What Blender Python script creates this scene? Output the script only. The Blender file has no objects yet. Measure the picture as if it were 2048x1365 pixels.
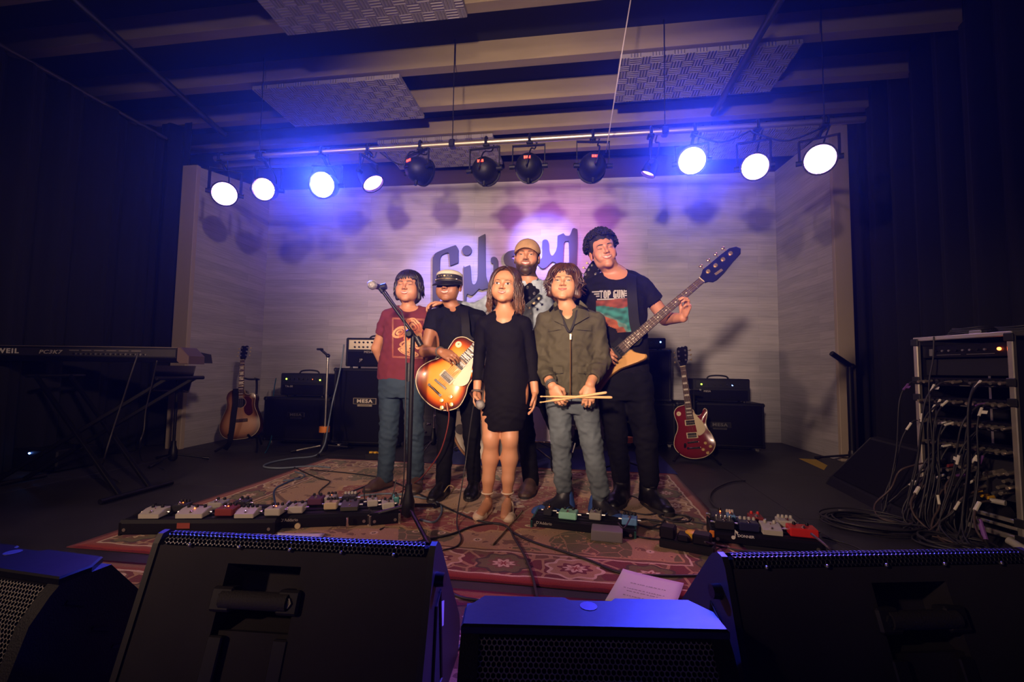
import bpy, math, random
import numpy as np
from mathutils import Vector, Matrix
from mathutils.bvhtree import BVHTree
R = math.radians
C = bpy.context.scene.collection
scene = bpy.context.scene
random.seed(7); np.random.seed(7)

# ---------------------------------------------------------------- camera (16 mm full frame, 0.82 m above the stage floor)
FPX, CAMH = 910.0, 0.82
_y, _p, _r = R(8.4), R(3.8), R(0.82)
FW = Vector((-math.sin(_y)*math.cos(_p), math.cos(_y)*math.cos(_p), math.sin(_p)))
_rt = Vector((math.cos(_y), math.sin(_y), 0)); _up = _rt.cross(FW)
RT = _rt*math.cos(_r) + _up*math.sin(_r)
UP = -_rt*math.sin(_r) + _up*math.cos(_r)
CAM = Vector((0, 0, CAMH))
cam = bpy.data.cameras.new('camera'); cam.sensor_width = 36.0; cam.lens = FPX/2048*36.0
cam.clip_start = 0.05; cam.clip_end = 60
camo = bpy.data.objects.new('camera', cam); C.objects.link(camo)
camo.matrix_world = Matrix(((RT.x, UP.x, -FW.x, CAM.x), (RT.y, UP.y, -FW.y, CAM.y), (RT.z, UP.z, -FW.z, CAM.z), (0, 0, 0, 1)))
scene.camera = camo

# ---------------------------------------------------------------- world, exposure
w = bpy.data.worlds.new('dark_hall'); scene.world = w; w.use_nodes = True
w.node_tree.nodes['Background'].inputs[0].default_value = (0.22, 0.12, 0.42, 1)
w.node_tree.nodes['Background'].inputs[1].default_value = 0.03
HAZE = w.node_tree.nodes.new('ShaderNodeVolumeScatter'); HAZE.inputs['Density'].default_value = .0042; HAZE.inputs['Anisotropy'].default_value = .88
w.node_tree.links.new(HAZE.outputs[0], w.node_tree.nodes['World Output'].inputs['Volume'])
scene.view_settings.view_transform = 'Standard'; scene.view_settings.look = 'None'
scene.view_settings.gamma = 1.0; scene.view_settings.use_curve_mapping = False
scene.view_settings.exposure = 0.0

# ---------------------------------------------------------------- measuring helpers
def ray(px, py): return FW + RT*((px-1024)/FPX) - UP*((py-682.5)/FPX)
def at(px, py, Y):                       # the point seen at a pixel, at stage depth Y
    d = ray(px, py); return CAM + d*(Y/d.y)
def fl(px, py, z=0.0):                   # the point seen at a pixel, at height z
    d = ray(px, py); return CAM + d*((z-CAMH)/d.z)
def ppm(p):                              # pixels per metre at a point
    return FPX/((Vector(p)-CAM).dot(FW))

# ---------------------------------------------------------------- warm stage lights in the front of house, plus added fills
def spot(name, loc, target, energy, color, angle, blend=0.4, radius=0.06):
    l = bpy.data.lights.new(name, 'SPOT'); l.energy = energy; l.color = color
    l.spot_size = R(angle); l.spot_blend = blend; l.shadow_soft_size = radius
    o = bpy.data.objects.new(name, l); C.objects.link(o); o.location = loc
    o.rotation_euler = (Vector(target)-Vector(loc)).to_track_quat('-Z', 'Y').to_euler()
    return o
WARM = (1.0, 0.70, 0.52)
spot('house_spot_middle', (-.45, -1.0, 1.65), (-.40, 4.5, 1.80), 1120, WARM, 60, .9, .10)
spot('house_spot_left', (-4.0, -2.6, 2.9), (-.6, 3.8, 1.1), 600, (1.0, .64, .44), 48, .6, .12)
spot('added_fill_right', (2.6, -2.2, 2.7), (-3.6, 4.4, 1.1), 620, (1.0, .66, .50), 36, .8, .12)  # added fill without a known fixture, brightens left wing and acoustic guitar
spot('added_fill_rack', (-3.4, -2.0, 3.0), (1.9, 2.9, .55), 420, (1.0, .68, .50), 25, .8, .12)  # made-up narrow fill that lifts the rack and its tags
spot('added_fill_high', (-.4, -3.2, 2.3), (-.6, 2.6, 3.5), 190, (1.0, .72, .48), 70, .9, .2)  # added wide fill to warm the joists, no lamp known there

# ---------------------------------------------------------------- materials
MATS = {}
def mat(name, col=(.5, .5, .5), rough=.6, metal=0.0, bump=0.0, bscale=60.0, var=0.0, vscale=8.0, coat=0.0, emit=None, estr=0.0, attr=None, stretch=(1, 1, 1), spec=None, detail=4.0):
    if name in MATS: return MATS[name]
    m = bpy.data.materials.new(name); m.use_nodes = True; MATS[name] = m
    nt = m.node_tree; b = nt.nodes['Principled BSDF']
    b.inputs['Base Color'].default_value = (*col, 1); b.inputs['Roughness'].default_value = rough
    b.inputs['Metallic'].default_value = metal
    if coat: b.inputs['Coat Weight'].default_value = coat; b.inputs['Coat Roughness'].default_value = .08
    if spec is not None: b.inputs['Specular IOR Level'].default_value = spec
    if emit: b.inputs['Emission Color'].default_value = (*emit, 1); b.inputs['Emission Strength'].default_value = estr
    src = None
    if attr:
        a = nt.nodes.new('ShaderNodeVertexColor'); a.layer_name = attr; src = a.outputs['Color']
        nt.links.new(src, b.inputs['Base Color'])
    if bump or var:
        tc = nt.nodes.new('ShaderNodeTexCoord'); mp = nt.nodes.new('ShaderNodeMapping'); mp.inputs['Scale'].default_value = stretch
        nt.links.new(tc.outputs['Object'], mp.inputs['Vector'])
    if var:
        n = nt.nodes.new('ShaderNodeTexNoise'); n.inputs['Scale'].default_value = vscale; n.inputs['Detail'].default_value = detail
        nt.links.new(mp.outputs[0], n.inputs['Vector'])
        mr = nt.nodes.new('ShaderNodeMapRange'); mr.inputs[1].default_value = .3; mr.inputs[2].default_value = .7
        mr.inputs[3].default_value = 1-var; mr.inputs[4].default_value = 1+var
        nt.links.new(n.outputs['Fac'], mr.inputs[0])
        mx = nt.nodes.new('ShaderNodeMix'); mx.data_type = 'RGBA'; mx.blend_type = 'MULTIPLY'; mx.inputs[0].default_value = 1
        if src: nt.links.new(src, mx.inputs[6])
        else: mx.inputs[6].default_value = (*col, 1)
        cc = nt.nodes.new('ShaderNodeCombineColor')
        for k in range(3): nt.links.new(mr.outputs[0], cc.inputs[k])
        nt.links.new(cc.outputs[0], mx.inputs[7]); nt.links.new(mx.outputs[2], b.inputs['Base Color'])
    if bump:
        n2 = nt.nodes.new('ShaderNodeTexNoise'); n2.inputs['Scale'].default_value = bscale; n2.inputs['Detail'].default_value = 3
        nt.links.new(mp.outputs[0], n2.inputs['Vector'])
        bp = nt.nodes.new('ShaderNodeBump'); bp.inputs['Strength'].default_value = bump; bp.inputs['Distance'].default_value = .004
        nt.links.new(n2.outputs['Fac'], bp.inputs['Height']); nt.links.new(bp.outputs[0], b.inputs['Normal'])
    return m

# ---------------------------------------------------------------- mesh building
def frame(d, hint=(0, 0, 1)):
    d = Vector(d).normalized(); h = Vector(hint)
    if abs(d.dot(h)) > .97: h = Vector((1, 0, 0)) if abs(d.x) < .9 else Vector((0, 1, 0))
    x = h.cross(d).normalized(); y = d.cross(x)
    return x, y, d
def basis(x, y, z, o):
    return Matrix(((x.x, y.x, z.x, o.x), (x.y, y.y, z.y, o.y), (x.z, y.z, z.z, o.z), (0, 0, 0, 1)))
class MB:
    def __init__(s, M=None): s.v = []; s.f = []; s.mi = []; s.M = M or Matrix()
    def add(s, vs, fs, mi=0):
        n = len(s.v); s.v += [tuple(s.M @ Vector(v)) for v in vs]; s.f += [tuple(i+n for i in f) for f in fs]; s.mi += [mi]*len(fs); return s
    def box(s, c, size, rot=None, bev=0.0, mi=0):
        hx, hy, hz = (k/2 for k in size); b = min(bev, hx*.9, hy*.9, hz*.9)
        if b <= 0:
            vs = [(x, y, z) for x in (-hx, hx) for y in (-hy, hy) for z in (-hz, hz)]
            fs = [(0, 1, 3, 2), (4, 6, 7, 5), (0, 4, 5, 1), (2, 3, 7, 6), (0, 2, 6, 4), (1, 5, 7, 3)]
        else:
            vs = []; ix = {}
            for sx in (-1, 1):
                for sy in (-1, 1):
                    for sz in (-1, 1):
                        for a in range(3):
                            p = [sx*(hx-b), sy*(hy-b), sz*(hz-b)]; p[a] += (sx, sy, sz)[a]*b
                            ix[sx, sy, sz, a] = len(vs); vs.append(tuple(p))
            fs = []
            for a in range(3):
                o1, o2 = (a+1) % 3, (a+2) % 3
                for sa in (-1, 1):
                    q = []
                    for u, w_ in ((-1, -1), (1, -1), (1, 1), (-1, 1)):
                        k = [0, 0, 0]; k[a] = sa; k[o1] = u; k[o2] = w_; q.append(ix[k[0], k[1], k[2], a])
                    fs.append(tuple(q) if sa > 0 else tuple(q[::-1]))
            for a in range(3):
                o1, o2 = (a+1) % 3, (a+2) % 3
                for u in (-1, 1):
                    for w_ in (-1, 1):
                        k = [0, 0, 0]; k[o1] = u; k[o2] = w_
                        k[a] = -1; p1 = tuple(k); k[a] = 1; p2 = tuple(k)
                        q = (ix[p1 + (o1,)], ix[p2 + (o1,)], ix[p2 + (o2,)], ix[p1 + (o2,)])
                        fs.append(q if u*w_ < 0 else q[::-1])
            for sx in (-1, 1):
                for sy in (-1, 1):
                    for sz in (-1, 1):
                        q = tuple(ix[sx, sy, sz, a] for a in range(3)); fs.append(q if sx*sy*sz > 0 else q[::-1])
        m = Matrix.Translation(Vector(c)) @ (rot.to_4x4() if rot else Matrix())
        return s.add([m @ Vector(v) for v in vs], fs, mi)
    def cyl(s, p0, p1, r0, r1=None, n=12, cap=True, mi=0):
        p0 = Vector(p0); p1 = Vector(p1); r1 = r0 if r1 is None else r1
        x, y, d = frame(p1-p0); vs = []; fs = []
        for k in range(n):
            a = 2*math.pi*k/n; e = x*math.cos(a)+y*math.sin(a); vs += [p0+e*r0, p1+e*r1]
        for k in range(n):
            a, b = 2*k, 2*((k+1) % n); fs.append((a, b, b+1, a+1))
        if cap: fs.append(tuple(2*k for k in range(n))[::-1]); fs.append(tuple(2*k+1 for k in range(n)))
        return s.add(vs, fs, mi)
    def tube(s, pts, r, n=8, mi=0, smooth=0, closed=False):
        pts = [Vector(p) for p in pts]
        if smooth: pts = spline(pts, smooth, closed)
        m = len(pts); rr = r if isinstance(r, (list, tuple)) else None
        vs = []; fs = []; px = None
        for i, p in enumerate(pts):
            d = (pts[(i+1) % m if closed else min(i+1, m-1)]-pts[i-1 if (closed or i) else 0])
            if d.length < 1e-9: d = Vector((0, 0, 1))
            d.normalize()
            if px is None: x, y, _ = frame(d)
            else:
                x = (px-d*px.dot(d)); x = x.normalized() if x.length > 1e-6 else frame(d)[0]; y = d.cross(x)
            px = x
            ri = rr[min(int(i*len(rr)/m), len(rr)-1)] if rr and len(rr) != m else (rr[i] if rr else r)
            for k in range(n):
                a = 2*math.pi*k/n; vs.append(p+(x*math.cos(a)+y*math.sin(a))*ri)
        for i in range(m if closed else m-1):
            j = (i+1) % m
            for k in range(n):
                k2 = (k+1) % n; fs.append((i*n+k, i*n+k2, j*n+k2, j*n+k))
        if not closed: fs.append(tuple(range(n))[::-1]); fs.append(tuple((m-1)*n+k for k in range(n)))
        return s.add(vs, fs, mi)
    def lathe(s, prof, p0=(0, 0, 0), d=(0, 0, 1), n=20, mi=0):
        p0 = Vector(p0); x, y, z = frame(d); vs = []; fs = []; m = len(prof)
        for k in range(n):
            a = 2*math.pi*k/n; e = x*math.cos(a)+y*math.sin(a)
            for r, h in prof: vs.append(p0+e*r+z*h)
        for k in range(n):
            k2 = (k+1) % n
            for i in range(m-1): fs.append((k*m+i, k2*m+i, k2*m+i+1, k*m+i+1))
        if prof[0][0] > 1e-6: fs.append(tuple(k*m for k in range(n))[::-1])
        if prof[-1][0] > 1e-6: fs.append(tuple(k*m+m-1 for k in range(n)))
        return s.add(vs, fs, mi)
    def ball(s, c, r, n=12, mi=0, sc=(1, 1, 1), rot=None):
        c = Vector(c); vs = [(0, 0, r*sc[2])]; fs = []; h = n//2
        for i in range(1, h):
            t = math.pi*i/h
            for k in range(n):
                a = 2*math.pi*k/n; vs.append((r*sc[0]*math.sin(t)*math.cos(a), r*sc[1]*math.sin(t)*math.sin(a), r*sc[2]*math.cos(t)))
        vs.append((0, 0, -r*sc[2])); L = len(vs)-1
        for k in range(n):
            k2 = (k+1) % n; fs.append((0, 1+k, 1+k2)); fs.append((L, L-n+k2, L-n+k))
            for i in range(h-2): fs.append((1+i*n+k, 1+(i+1)*n+k, 1+(i+1)*n+k2, 1+i*n+k2))
        vs = [c+((rot @ Vector(v)) if rot else Vector(v)) for v in vs]
        return s.add(vs, fs, mi)
    def prism(s, poly, z0, z1, M=None, mi=0, bev=0.0):
        M = M or Matrix(); n = len(poly)
        ar = sum(poly[i][0]*poly[(i+1) % n][1]-poly[(i+1) % n][0]*poly[i][1] for i in range(n))
        if ar < 0: poly = poly[::-1]
        levels = [(z0, 0), (z1, 0)] if not bev else [(z0, bev), (z0+bev, 0), (z1-bev, 0), (z1, bev)]
        vs = []; fs = []
        for z, ins in levels:
            q = poly if not ins else inset(poly, ins)
            vs += [M @ Vector((x, y, z)) for x, y in q]
        for l in range(len(levels)-1):
            for i in range(n):
                j = (i+1) % n; fs.append((l*n+i, l*n+j, (l+1)*n+j, (l+1)*n+i))
        fs.append(tuple(range(n))[::-1]); fs.append(tuple((len(levels)-1)*n+i for i in range(n)))
        return s.add(vs, fs, mi)
    def build(s, name, m, parent=None, smooth=False, **props):
        me = bpy.data.meshes.new(name); o = bpy.data.objects.new(name, me); C.objects.link(o)
        v = s.v
        if parent is not None:
            o.parent = parent; inv = WORLD.get(parent.name, Matrix()).inverted(); v = [tuple(inv @ Vector(p)) for p in v]
            WORLD[o.name] = WORLD.get(parent.name, Matrix())
        else: WORLD[o.name] = Matrix()
        me.from_pydata(v, [], s.f)
        for mm in (m if isinstance(m, (list, tuple)) else [m]): me.materials.append(mm)
        if any(s.mi): me.polygons.foreach_set('material_index', s.mi)
        if smooth: shade(me, smooth)
        for k, val in props.items(): o[k] = val
        me.update(); return o
WORLD = {}
def shade(me, ang=True):
    me.polygons.foreach_set('use_smooth', [True]*len(me.polygons))
    if ang is not True: me.set_sharp_from_angle(angle=R(ang))
def inset(poly, d):
    n = len(poly); out = []
    for i in range(n):
        p0, p1, p2 = Vector(poly[i-1]), Vector(poly[i]), Vector(poly[(i+1) % n])
        a = (p1-p0); b = (p2-p1)
        a = a.normalized() if a.length > 1e-9 else b.normalized(); b = b.normalized() if b.length > 1e-9 else a
        na = Vector((-a.y, a.x)); nb = Vector((-b.y, b.x)); q = na+nb
        q = q.normalized() if q.length > 1e-6 else na
        out.append(tuple(p1+q*(d/max(.5, q.dot(na)))))
    return out
def spline(pts, k, closed=False):
    P = [Vector(p) for p in pts]; n = len(P); out = []
    for i in range(n if closed else n-1):
        if closed: a, b, c, d = P[i-1], P[i], P[(i+1) % n], P[(i+2) % n]
        else: a, b, c, d = P[max(i-1, 0)], P[i], P[i+1], P[min(i+2, n-1)]
        for j in range(k):
            t = j/k; t2 = t*t; t3 = t2*t
            out.append(.5*((2*b)+(c-a)*t+(2*a-5*b+4*c-d)*t2+(3*b-a-3*c+d)*t3))
    if not closed: out.append(P[-1])
    return out
def spl2(pts, k=6, closed=True): return [(p.x, p.y) for p in spline([(x, y, 0) for x, y in pts], k, closed)]
def thing(name, label, cat, M=None, group=None):
    o = bpy.data.objects.new(name, None); C.objects.link(o); o.empty_display_size = .1
    if M is not None:
        if not isinstance(M, Matrix): M = Matrix.Translation(Vector(M))
        o.matrix_world = M; WORLD[o.name] = M.copy()
    o['label'] = label; o['category'] = cat
    if group: o['group'] = group
    return o
def tag(o, label, cat, group=None, kind=None):
    o['label'] = label; o['category'] = cat
    if group: o['group'] = group
    if kind: o['kind'] = kind
    return o
def struct(o): o['kind'] = 'structure'; return o
def clone(root, M, label=None, group=None):          # a copy of a thing with copies of its parts and sub-parts
    r = root.copy(); C.objects.link(r); r.matrix_world = M; WORLD[r.name] = M.copy()
    if label: r['label'] = label
    if group: r['group'] = group
    for ch in list(root.children):
        c = ch.copy(); C.objects.link(c); c.parent = r
        for g in list(ch.children):
            d = g.copy(); C.objects.link(d); d.parent = c
    return r
def text_mesh(body, size, M, depth=.001, name='lettering', m=None, parent=None, align='CENTER', shear=0.0, spacing=1.0, bold=0.0, xs=1.0):
    cu = bpy.data.curves.new('lettering', 'FONT'); cu.body = body; cu.size = size; cu.extrude = depth; cu.align_x = align; cu.align_y = 'CENTER'
    cu.shear = shear; cu.space_character = spacing; cu.offset = bold; cu.resolution_u = 3
    o = bpy.data.objects.new('lettering', cu); C.objects.link(o)
    dg = bpy.context.evaluated_depsgraph_get(); me = bpy.data.meshes.new_from_object(o.evaluated_get(dg))
    bpy.data.objects.remove(o); bpy.data.curves.remove(cu)
    Mx = M @ Matrix.Diagonal((xs, 1, 1, 1))
    mb = MB(); mb.add([Mx @ v.co for v in me.vertices], [tuple(p.vertices) for p in me.polygons]); bpy.data.meshes.remove(me)
    return mb.build(name, m, parent)
def face_to(o, normal, up=(0, 0, 1)):                 # matrix whose local z is the normal, local y is up
    z = Vector(normal).normalized(); x = Vector(up).cross(z).normalized(); y = z.cross(x)
    return basis(x, y, z, Vector(o))
# ---------------------------------------------------------------- the room: floor, panelled recess, ceiling, drapes
def nodes(m): return m.node_tree.nodes, m.node_tree.links, m.node_tree.nodes['Principled BSDF']
def plank_mat():                                           # whitewashed wood-look wall covering, horizontal grain in courses
    m = mat('whitewashed_wood', (.5, .46, .43), .62); n, l, b = nodes(m)
    at_ = n.new('ShaderNodeUVMap'); at_.uv_map = 'run'
    br = n.new('ShaderNodeTexBrick'); br.inputs['Scale'].default_value = 1; br.inputs['Brick Width'].default_value = 1.35; br.inputs['Row Height'].default_value = .085
    br.inputs['Mortar Size'].default_value = .0014; br.inputs['Bias'].default_value = 0; br.offset = .37
    br.inputs['Color1'].default_value = (.40, .385, .40, 1); br.inputs['Color2'].default_value = (.48, .455, .47, 1); br.inputs['Mortar'].default_value = (.31, .29, .30, 1)
    mp = n.new('ShaderNodeMapping'); mp.inputs['Scale'].default_value = (2.2, 55, 1); nz = n.new('ShaderNodeTexNoise'); nz.inputs['Scale'].default_value = 1.6; nz.inputs['Detail'].default_value = 6
    mp2 = n.new('ShaderNodeMapping'); mp2.inputs['Scale'].default_value = (.8, 9, 1); nz2 = n.new('ShaderNodeTexNoise'); nz2.inputs['Scale'].default_value = 1.2; nz2.inputs['Detail'].default_value = 3
    mr = n.new('ShaderNodeMapRange'); mr.inputs[1].default_value = .34; mr.inputs[2].default_value = .66; mr.inputs[3].default_value = .86; mr.inputs[4].default_value = 1.05
    mr2 = n.new('ShaderNodeMapRange'); mr2.inputs[1].default_value = .35; mr2.inputs[2].default_value = .65; mr2.inputs[3].default_value = .90; mr2.inputs[4].default_value = 1.04
    mu = n.new('ShaderNodeMath'); mu.operation = 'MULTIPLY'; mx = n.new('ShaderNodeVectorMath'); mx.operation = 'SCALE'
    l.new(at_.outputs[0], br.inputs['Vector']); l.new(at_.outputs[0], mp.inputs[0]); l.new(mp.outputs[0], nz.inputs['Vector']); l.new(nz.outputs['Fac'], mr.inputs[0])
    l.new(at_.outputs[0], mp2.inputs[0]); l.new(mp2.outputs[0], nz2.inputs['Vector']); l.new(nz2.outputs['Fac'], mr2.inputs[0])
    l.new(mr.outputs[0], mu.inputs[0]); l.new(mr2.outputs[0], mu.inputs[1]); l.new(br.outputs['Color'], mx.inputs[0]); l.new(mu.outputs[0], mx.inputs['Scale']); l.new(mx.outputs[0], b.inputs['Base Color'])
    bp = n.new('ShaderNodeBump'); bp.inputs['Strength'].default_value = .25; bp.inputs['Distance'].default_value = .003; l.new(nz.outputs['Fac'], bp.inputs['Height']); l.new(bp.outputs[0], b.inputs['Normal'])
    return m
WOOD = plank_mat()
BLACK = mat('black_paint', (.010, .009, .013), .75)
DARKM = mat('black_metal', (.012, .011, .014), .38, .3)
def wall_strip(name, a, b, za, zb, m, th=.10, z0=0.0):     # an upright wall from a to b, heights za..zb, run laid out along it
    a = Vector((a[0], a[1], 0)); b = Vector((b[0], b[1], 0)); d = (b-a).normalized(); nrm = Vector((-d.y, d.x, 0)); L = (b-a).length
    mb = MB(); V = []
    for off in (0, th): V += [a+nrm*off+Vector((0, 0, z0)), b+nrm*off+Vector((0, 0, z0)), b+nrm*off+Vector((0, 0, zb)), a+nrm*off+Vector((0, 0, za))]
    mb.add(V, [(0, 1, 2, 3), (7, 6, 5, 4), (0, 4, 5, 1), (1, 5, 6, 2), (2, 6, 7, 3), (3, 7, 4, 0)])
    o = mb.build(name, m); uv = o.data.uv_layers.new(name='run'); co = o.data.vertices
    for lp in o.data.loops: v = co[lp.vertex_index].co; uv.data[lp.index].uv = ((Vector((v.x, v.y, 0))-a).dot(d), v.z)
    return struct(o)
BL, BR, LF, RF = (-4.02, 5.30), (2.43, 6.00), (-3.93, 4.10), (2.50, 4.90)
wall_strip('wall_back', BL, BR, 3.14, 3.38, WOOD)
wall_strip('wall_left', LF, BL, 2.90, 3.14, WOOD)
wall_strip('wall_right', BR, RF, 3.38, 3.33, WOOD)
TRIM = mat('trim_tan', (.40, .33, .25), .6, bump=.1, bscale=300)
def post(name, c, w_, d_, h, ang=0):
    b = MB(); b.box((0, 0, h/2), (w_, d_, h), bev=.004); b.v = [tuple(Matrix.Translation((c[0], c[1], 0)) @ Matrix.Rotation(R(ang), 4, 'Z') @ Vector(v)) for v in b.v]
    return struct(b.build(name, TRIM))
post('trim_1', (-3.985, 4.06), .17, .05, 2.90)
post('trim_2', (2.575, 4.87), .155, .05, 3.34)
# dark painted band above the wall covering, up to the ceiling
HEAD = mat('header_plum', (.045, .022, .050), .7)
b = MB(); L1, L2 = Vector((BL[0]-.2, BL[1]+.02, 3.13)), Vector((BR[0]+.3, BR[1]+.04, 3.385))
up = Vector((0, 0, .9)); bk = Vector((0, .1, 0)); V = [L1, L2, L2+up, L1+up]; b.add(V+[v+bk for v in V], [(0, 1, 2, 3), (7, 6, 5, 4), (0, 4, 5, 1), (1, 5, 6, 2), (2, 6, 7, 3), (3, 7, 4, 0)])
struct(b.build('trim_3', HEAD))
# stage floor: dark grey sheets with seams
def floor_mat():
    m = mat('stage_floor', (.028, .026, .027), .55); n, l, b = nodes(m)
    tc = n.new('ShaderNodeTexCoord'); nz = n.new('ShaderNodeTexNoise'); nz.inputs['Scale'].default_value = 3; nz.inputs['Detail'].default_value = 8
    l.new(tc.outputs['Object'], nz.inputs['Vector']); cr = n.new('ShaderNodeMapRange'); cr.inputs[1].default_value = .3; cr.inputs[2].default_value = .7; cr.inputs[3].default_value = .75; cr.inputs[4].default_value = 1.3
    l.new(nz.outputs['Fac'], cr.inputs[0]); mx = n.new('ShaderNodeVectorMath'); mx.operation = 'SCALE'; mx.inputs[0].default_value = (.028, .026, .027); l.new(cr.outputs[0], mx.inputs['Scale']); l.new(mx.outputs[0], b.inputs['Base Color'])
    n2 = n.new('ShaderNodeTexNoise'); n2.inputs['Scale'].default_value = 160; l.new(tc.outputs['Object'], n2.inputs['Vector']); bp = n.new('ShaderNodeBump'); bp.inputs['Strength'].default_value = .3; bp.inputs['Distance'].default_value = .003; l.new(n2.outputs['Fac'], bp.inputs['Height']); l.new(bp.outputs[0], b.inputs['Normal'])
    return m
FLM = floor_mat()
b = MB(); b.box((-.5, 2.4, -.16), (16, 13, .30)); fo = struct(b.build('floor', BLACK))
xs = [-8.5, -6.06, -3.62, -1.18, 1.26, 3.70, 7.5]; ys = [-4.1, -2.0, .44, 2.88, 4.10, 5.32, 8.9]
for i in range(len(xs)-1):
    for j in range(len(ys)-1):
        p = MB(); x0, x1, y0, y1 = xs[i]+.0025, xs[i+1]-.0025, ys[j]+.0025, ys[j+1]-.0025
        p.box(((x0+x1)/2, (y0+y1)/2, -.006), (x1-x0, y1-y0, .012), bev=.0012); p.build('floor_sheet', FLM, fo)
# ceiling: black slab, joists running across, suspended textured boards
ZB = 3.42
b = MB(); b.box((-.5, 2.4, ZB+.24), (16, 13, .10)); struct(b.build('ceiling', BLACK))
JO = mat('joist_tan', (.30, .235, .15), .75, var=.12, vscale=5, stretch=(.3, 1, 1))
def zline(px, py, z): return fl(px, py, z)
k = 0
for py in (-110, 22, 138, 215, 270, 312):                 # far lower edges, read at x = 1000
    y = zline(1000, py, ZB).y; k += 1
    b = MB(); b.box((-.5, y-.05, ZB+.10), (13.0, .10, .20), bev=.004); struct(b.build('trim_%d' % (3+k), JO))
def panel_mat():
    m = mat('acoustic_panel', (.40, .36, .40), .85); n, l, b = nodes(m)
    tc = n.new('ShaderNodeTexCoord'); ck = n.new('ShaderNodeTexChecker'); ck.inputs['Scale'].default_value = 1/.085
    w1 = n.new('ShaderNodeTexWave'); w1.bands_direction = 'X'; w1.inputs['Scale'].default_value = 13; w2 = n.new('ShaderNodeTexWave'); w2.bands_direction = 'Y'; w2.inputs['Scale'].default_value = 13
    mx = n.new('ShaderNodeMix'); l.new(tc.outputs['Object'], ck.inputs['Vector']); l.new(tc.outputs['Object'], w1.inputs['Vector']); l.new(tc.outputs['Object'], w2.inputs['Vector'])
    l.new(ck.outputs['Fac'], mx.inputs[0]); l.new(w1.outputs['Fac'], mx.inputs[2]); l.new(w2.outputs['Fac'], mx.inputs[3])
    bp = n.new('ShaderNodeBump'); bp.inputs['Strength'].default_value = .9; bp.inputs['Distance'].default_value = .015; l.new(mx.outputs[0], bp.inputs['Height']); l.new(bp.outputs[0], b.inputs['Normal'])
    cr = n.new('ShaderNodeMapRange'); cr.inputs[3].default_value = .72; cr.inputs[4].default_value = 1.05; l.new(mx.outputs[0], cr.inputs[0]); sc = n.new('ShaderNodeVectorMath'); sc.operation = 'SCALE'; sc.inputs[0].default_value = (.40, .36, .40); l.new(cr.outputs[0], sc.inputs['Scale']); l.new(sc.outputs[0], b.inputs['Base Color'])
    return m
PAN = panel_mat()
def board(x0, x1, y0, y1, label):
    root = thing('ceiling_baffle', label, 'panel', (x0, y0, ZB-.055), group='suspended ceiling panels')
    b = MB(); b.box(((x0+x1)/2, (y0+y1)/2, ZB-.035), (x1-x0, y1-y0, .04), bev=.004); b.build('board', PAN, root)
    for xx in (x0+.15, x1-.15):
        for yy in (y0+.1, y1-.1): h = MB(); h.cyl((xx, yy, ZB-.018), (xx, yy, ZB+.19), .004, n=6); h.build('hanger', DARKM, root)
za = ZB-.055
def brd(pn, pf, pr, label):
    a, c, d = zline(*pn, za), zline(*pf, za), zline(*pr, za); board(min(a.x, c.x), d.x, a.y, c.y, label)
brd((440, -118), (575, 72), (930, 20), 'textured acoustic ceiling panel nearest the audience, cut by the top of the photo')
brd((508, 180), (590, 255), (845, 231), 'plain-looking acoustic ceiling panel above the two left blue-white lamps')
brd((1240, 118), (1233, 206), (1535, 193), 'acoustic ceiling panel crossed by a dark conduit, on the right')
brd((830, 283), (800, 340), (1006, 331), 'small lilac ceiling panel behind the dark fixtures, left of centre')
brd((1400, 268), (1392, 322), (1590, 314), 'lilac ceiling panel behind the right-hand bright lamps')
# dark conduits under the joists
def conduit(p, q, r, label):
    b = MB(); a, c = zline(*p, ZB-.09), zline(*q, ZB-.09); d = (c-a); b.cyl(a-d*.3, c+d*.05, r, n=10); e = tag(b.build('ceiling_conduit', DARKM, smooth=40), label, 'conduit')
    return e
conduit((165, 15), (440, 262), .030, 'black conduit running under the joists at the upper left')
conduit((1525, 60), (1430, 222), .028, 'black conduit crossing the right-hand ceiling panel')
# thin pale line hanging down in front of the fixtures
b = MB(); b.tube([zline(1268, -40, ZB), at(1240, 130, 2.9), at(1212, 305, 3.5)], .0045, 6, smooth=4); tag(b.build('hanging_cord', mat('cord_pale', (.42, .36, .40), .6), smooth=True), 'thin pale cord slanting down from the ceiling to the lighting pipe', 'cord')
# black side drapes with folds
DRAPE = mat('drape_black', (.0035, .003, .005), .9, bump=.1, bscale=120)
def drape(a, b_, z1, label, ph=0.0, n=150):
    a = Vector((*a, 0)); b_ = Vector((*b_, 0)); d = (b_-a); L = d.length; d.normalize(); nrm = Vector((-d.y, d.x, 0)); V = []; F_ = []
    rows = [0.01, z1*.5, z1]
    for i in range(n+1):
        s = L*i/n; w_ = .045*math.sin(s*21+ph+1.2*math.sin(s*3.1+ph))+.02*math.sin(s*47+ph)
        for zz in rows: V.append(a+d*s+nrm*w_*(1.15-.3*zz/z1)+Vector((0, 0, zz)))
    m = len(rows)
    for i in range(n):
        for j in range(m-1): F_.append((i*m+j, (i+1)*m+j, (i+1)*m+j+1, i*m+j+1))
    mb = MB(); mb.add(V, F_); o = mb.build('stage_drape', DRAPE, smooth=True); md = o.modifiers.new('thickness', 'SOLIDIFY'); md.thickness = .006
    return tag(o, label, 'curtain', group='black side drapes')
XL, XR = -4.25, 2.78; ZL = CAMH+ray(0, 95).z*XL/ray(0, 95).x; ZR = CAMH+ray(1880, 0).z*XR/ray(1880, 0).x
drape((XL, .55), (XL, 4.0), ZL, 'black pleated drape running towards the audience on the far left', 0)
drape((XL-1.2, 4.10), (-4.09, 4.16), 3.42, 'black drape beside the left edge of the panelled recess', 2)
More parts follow.
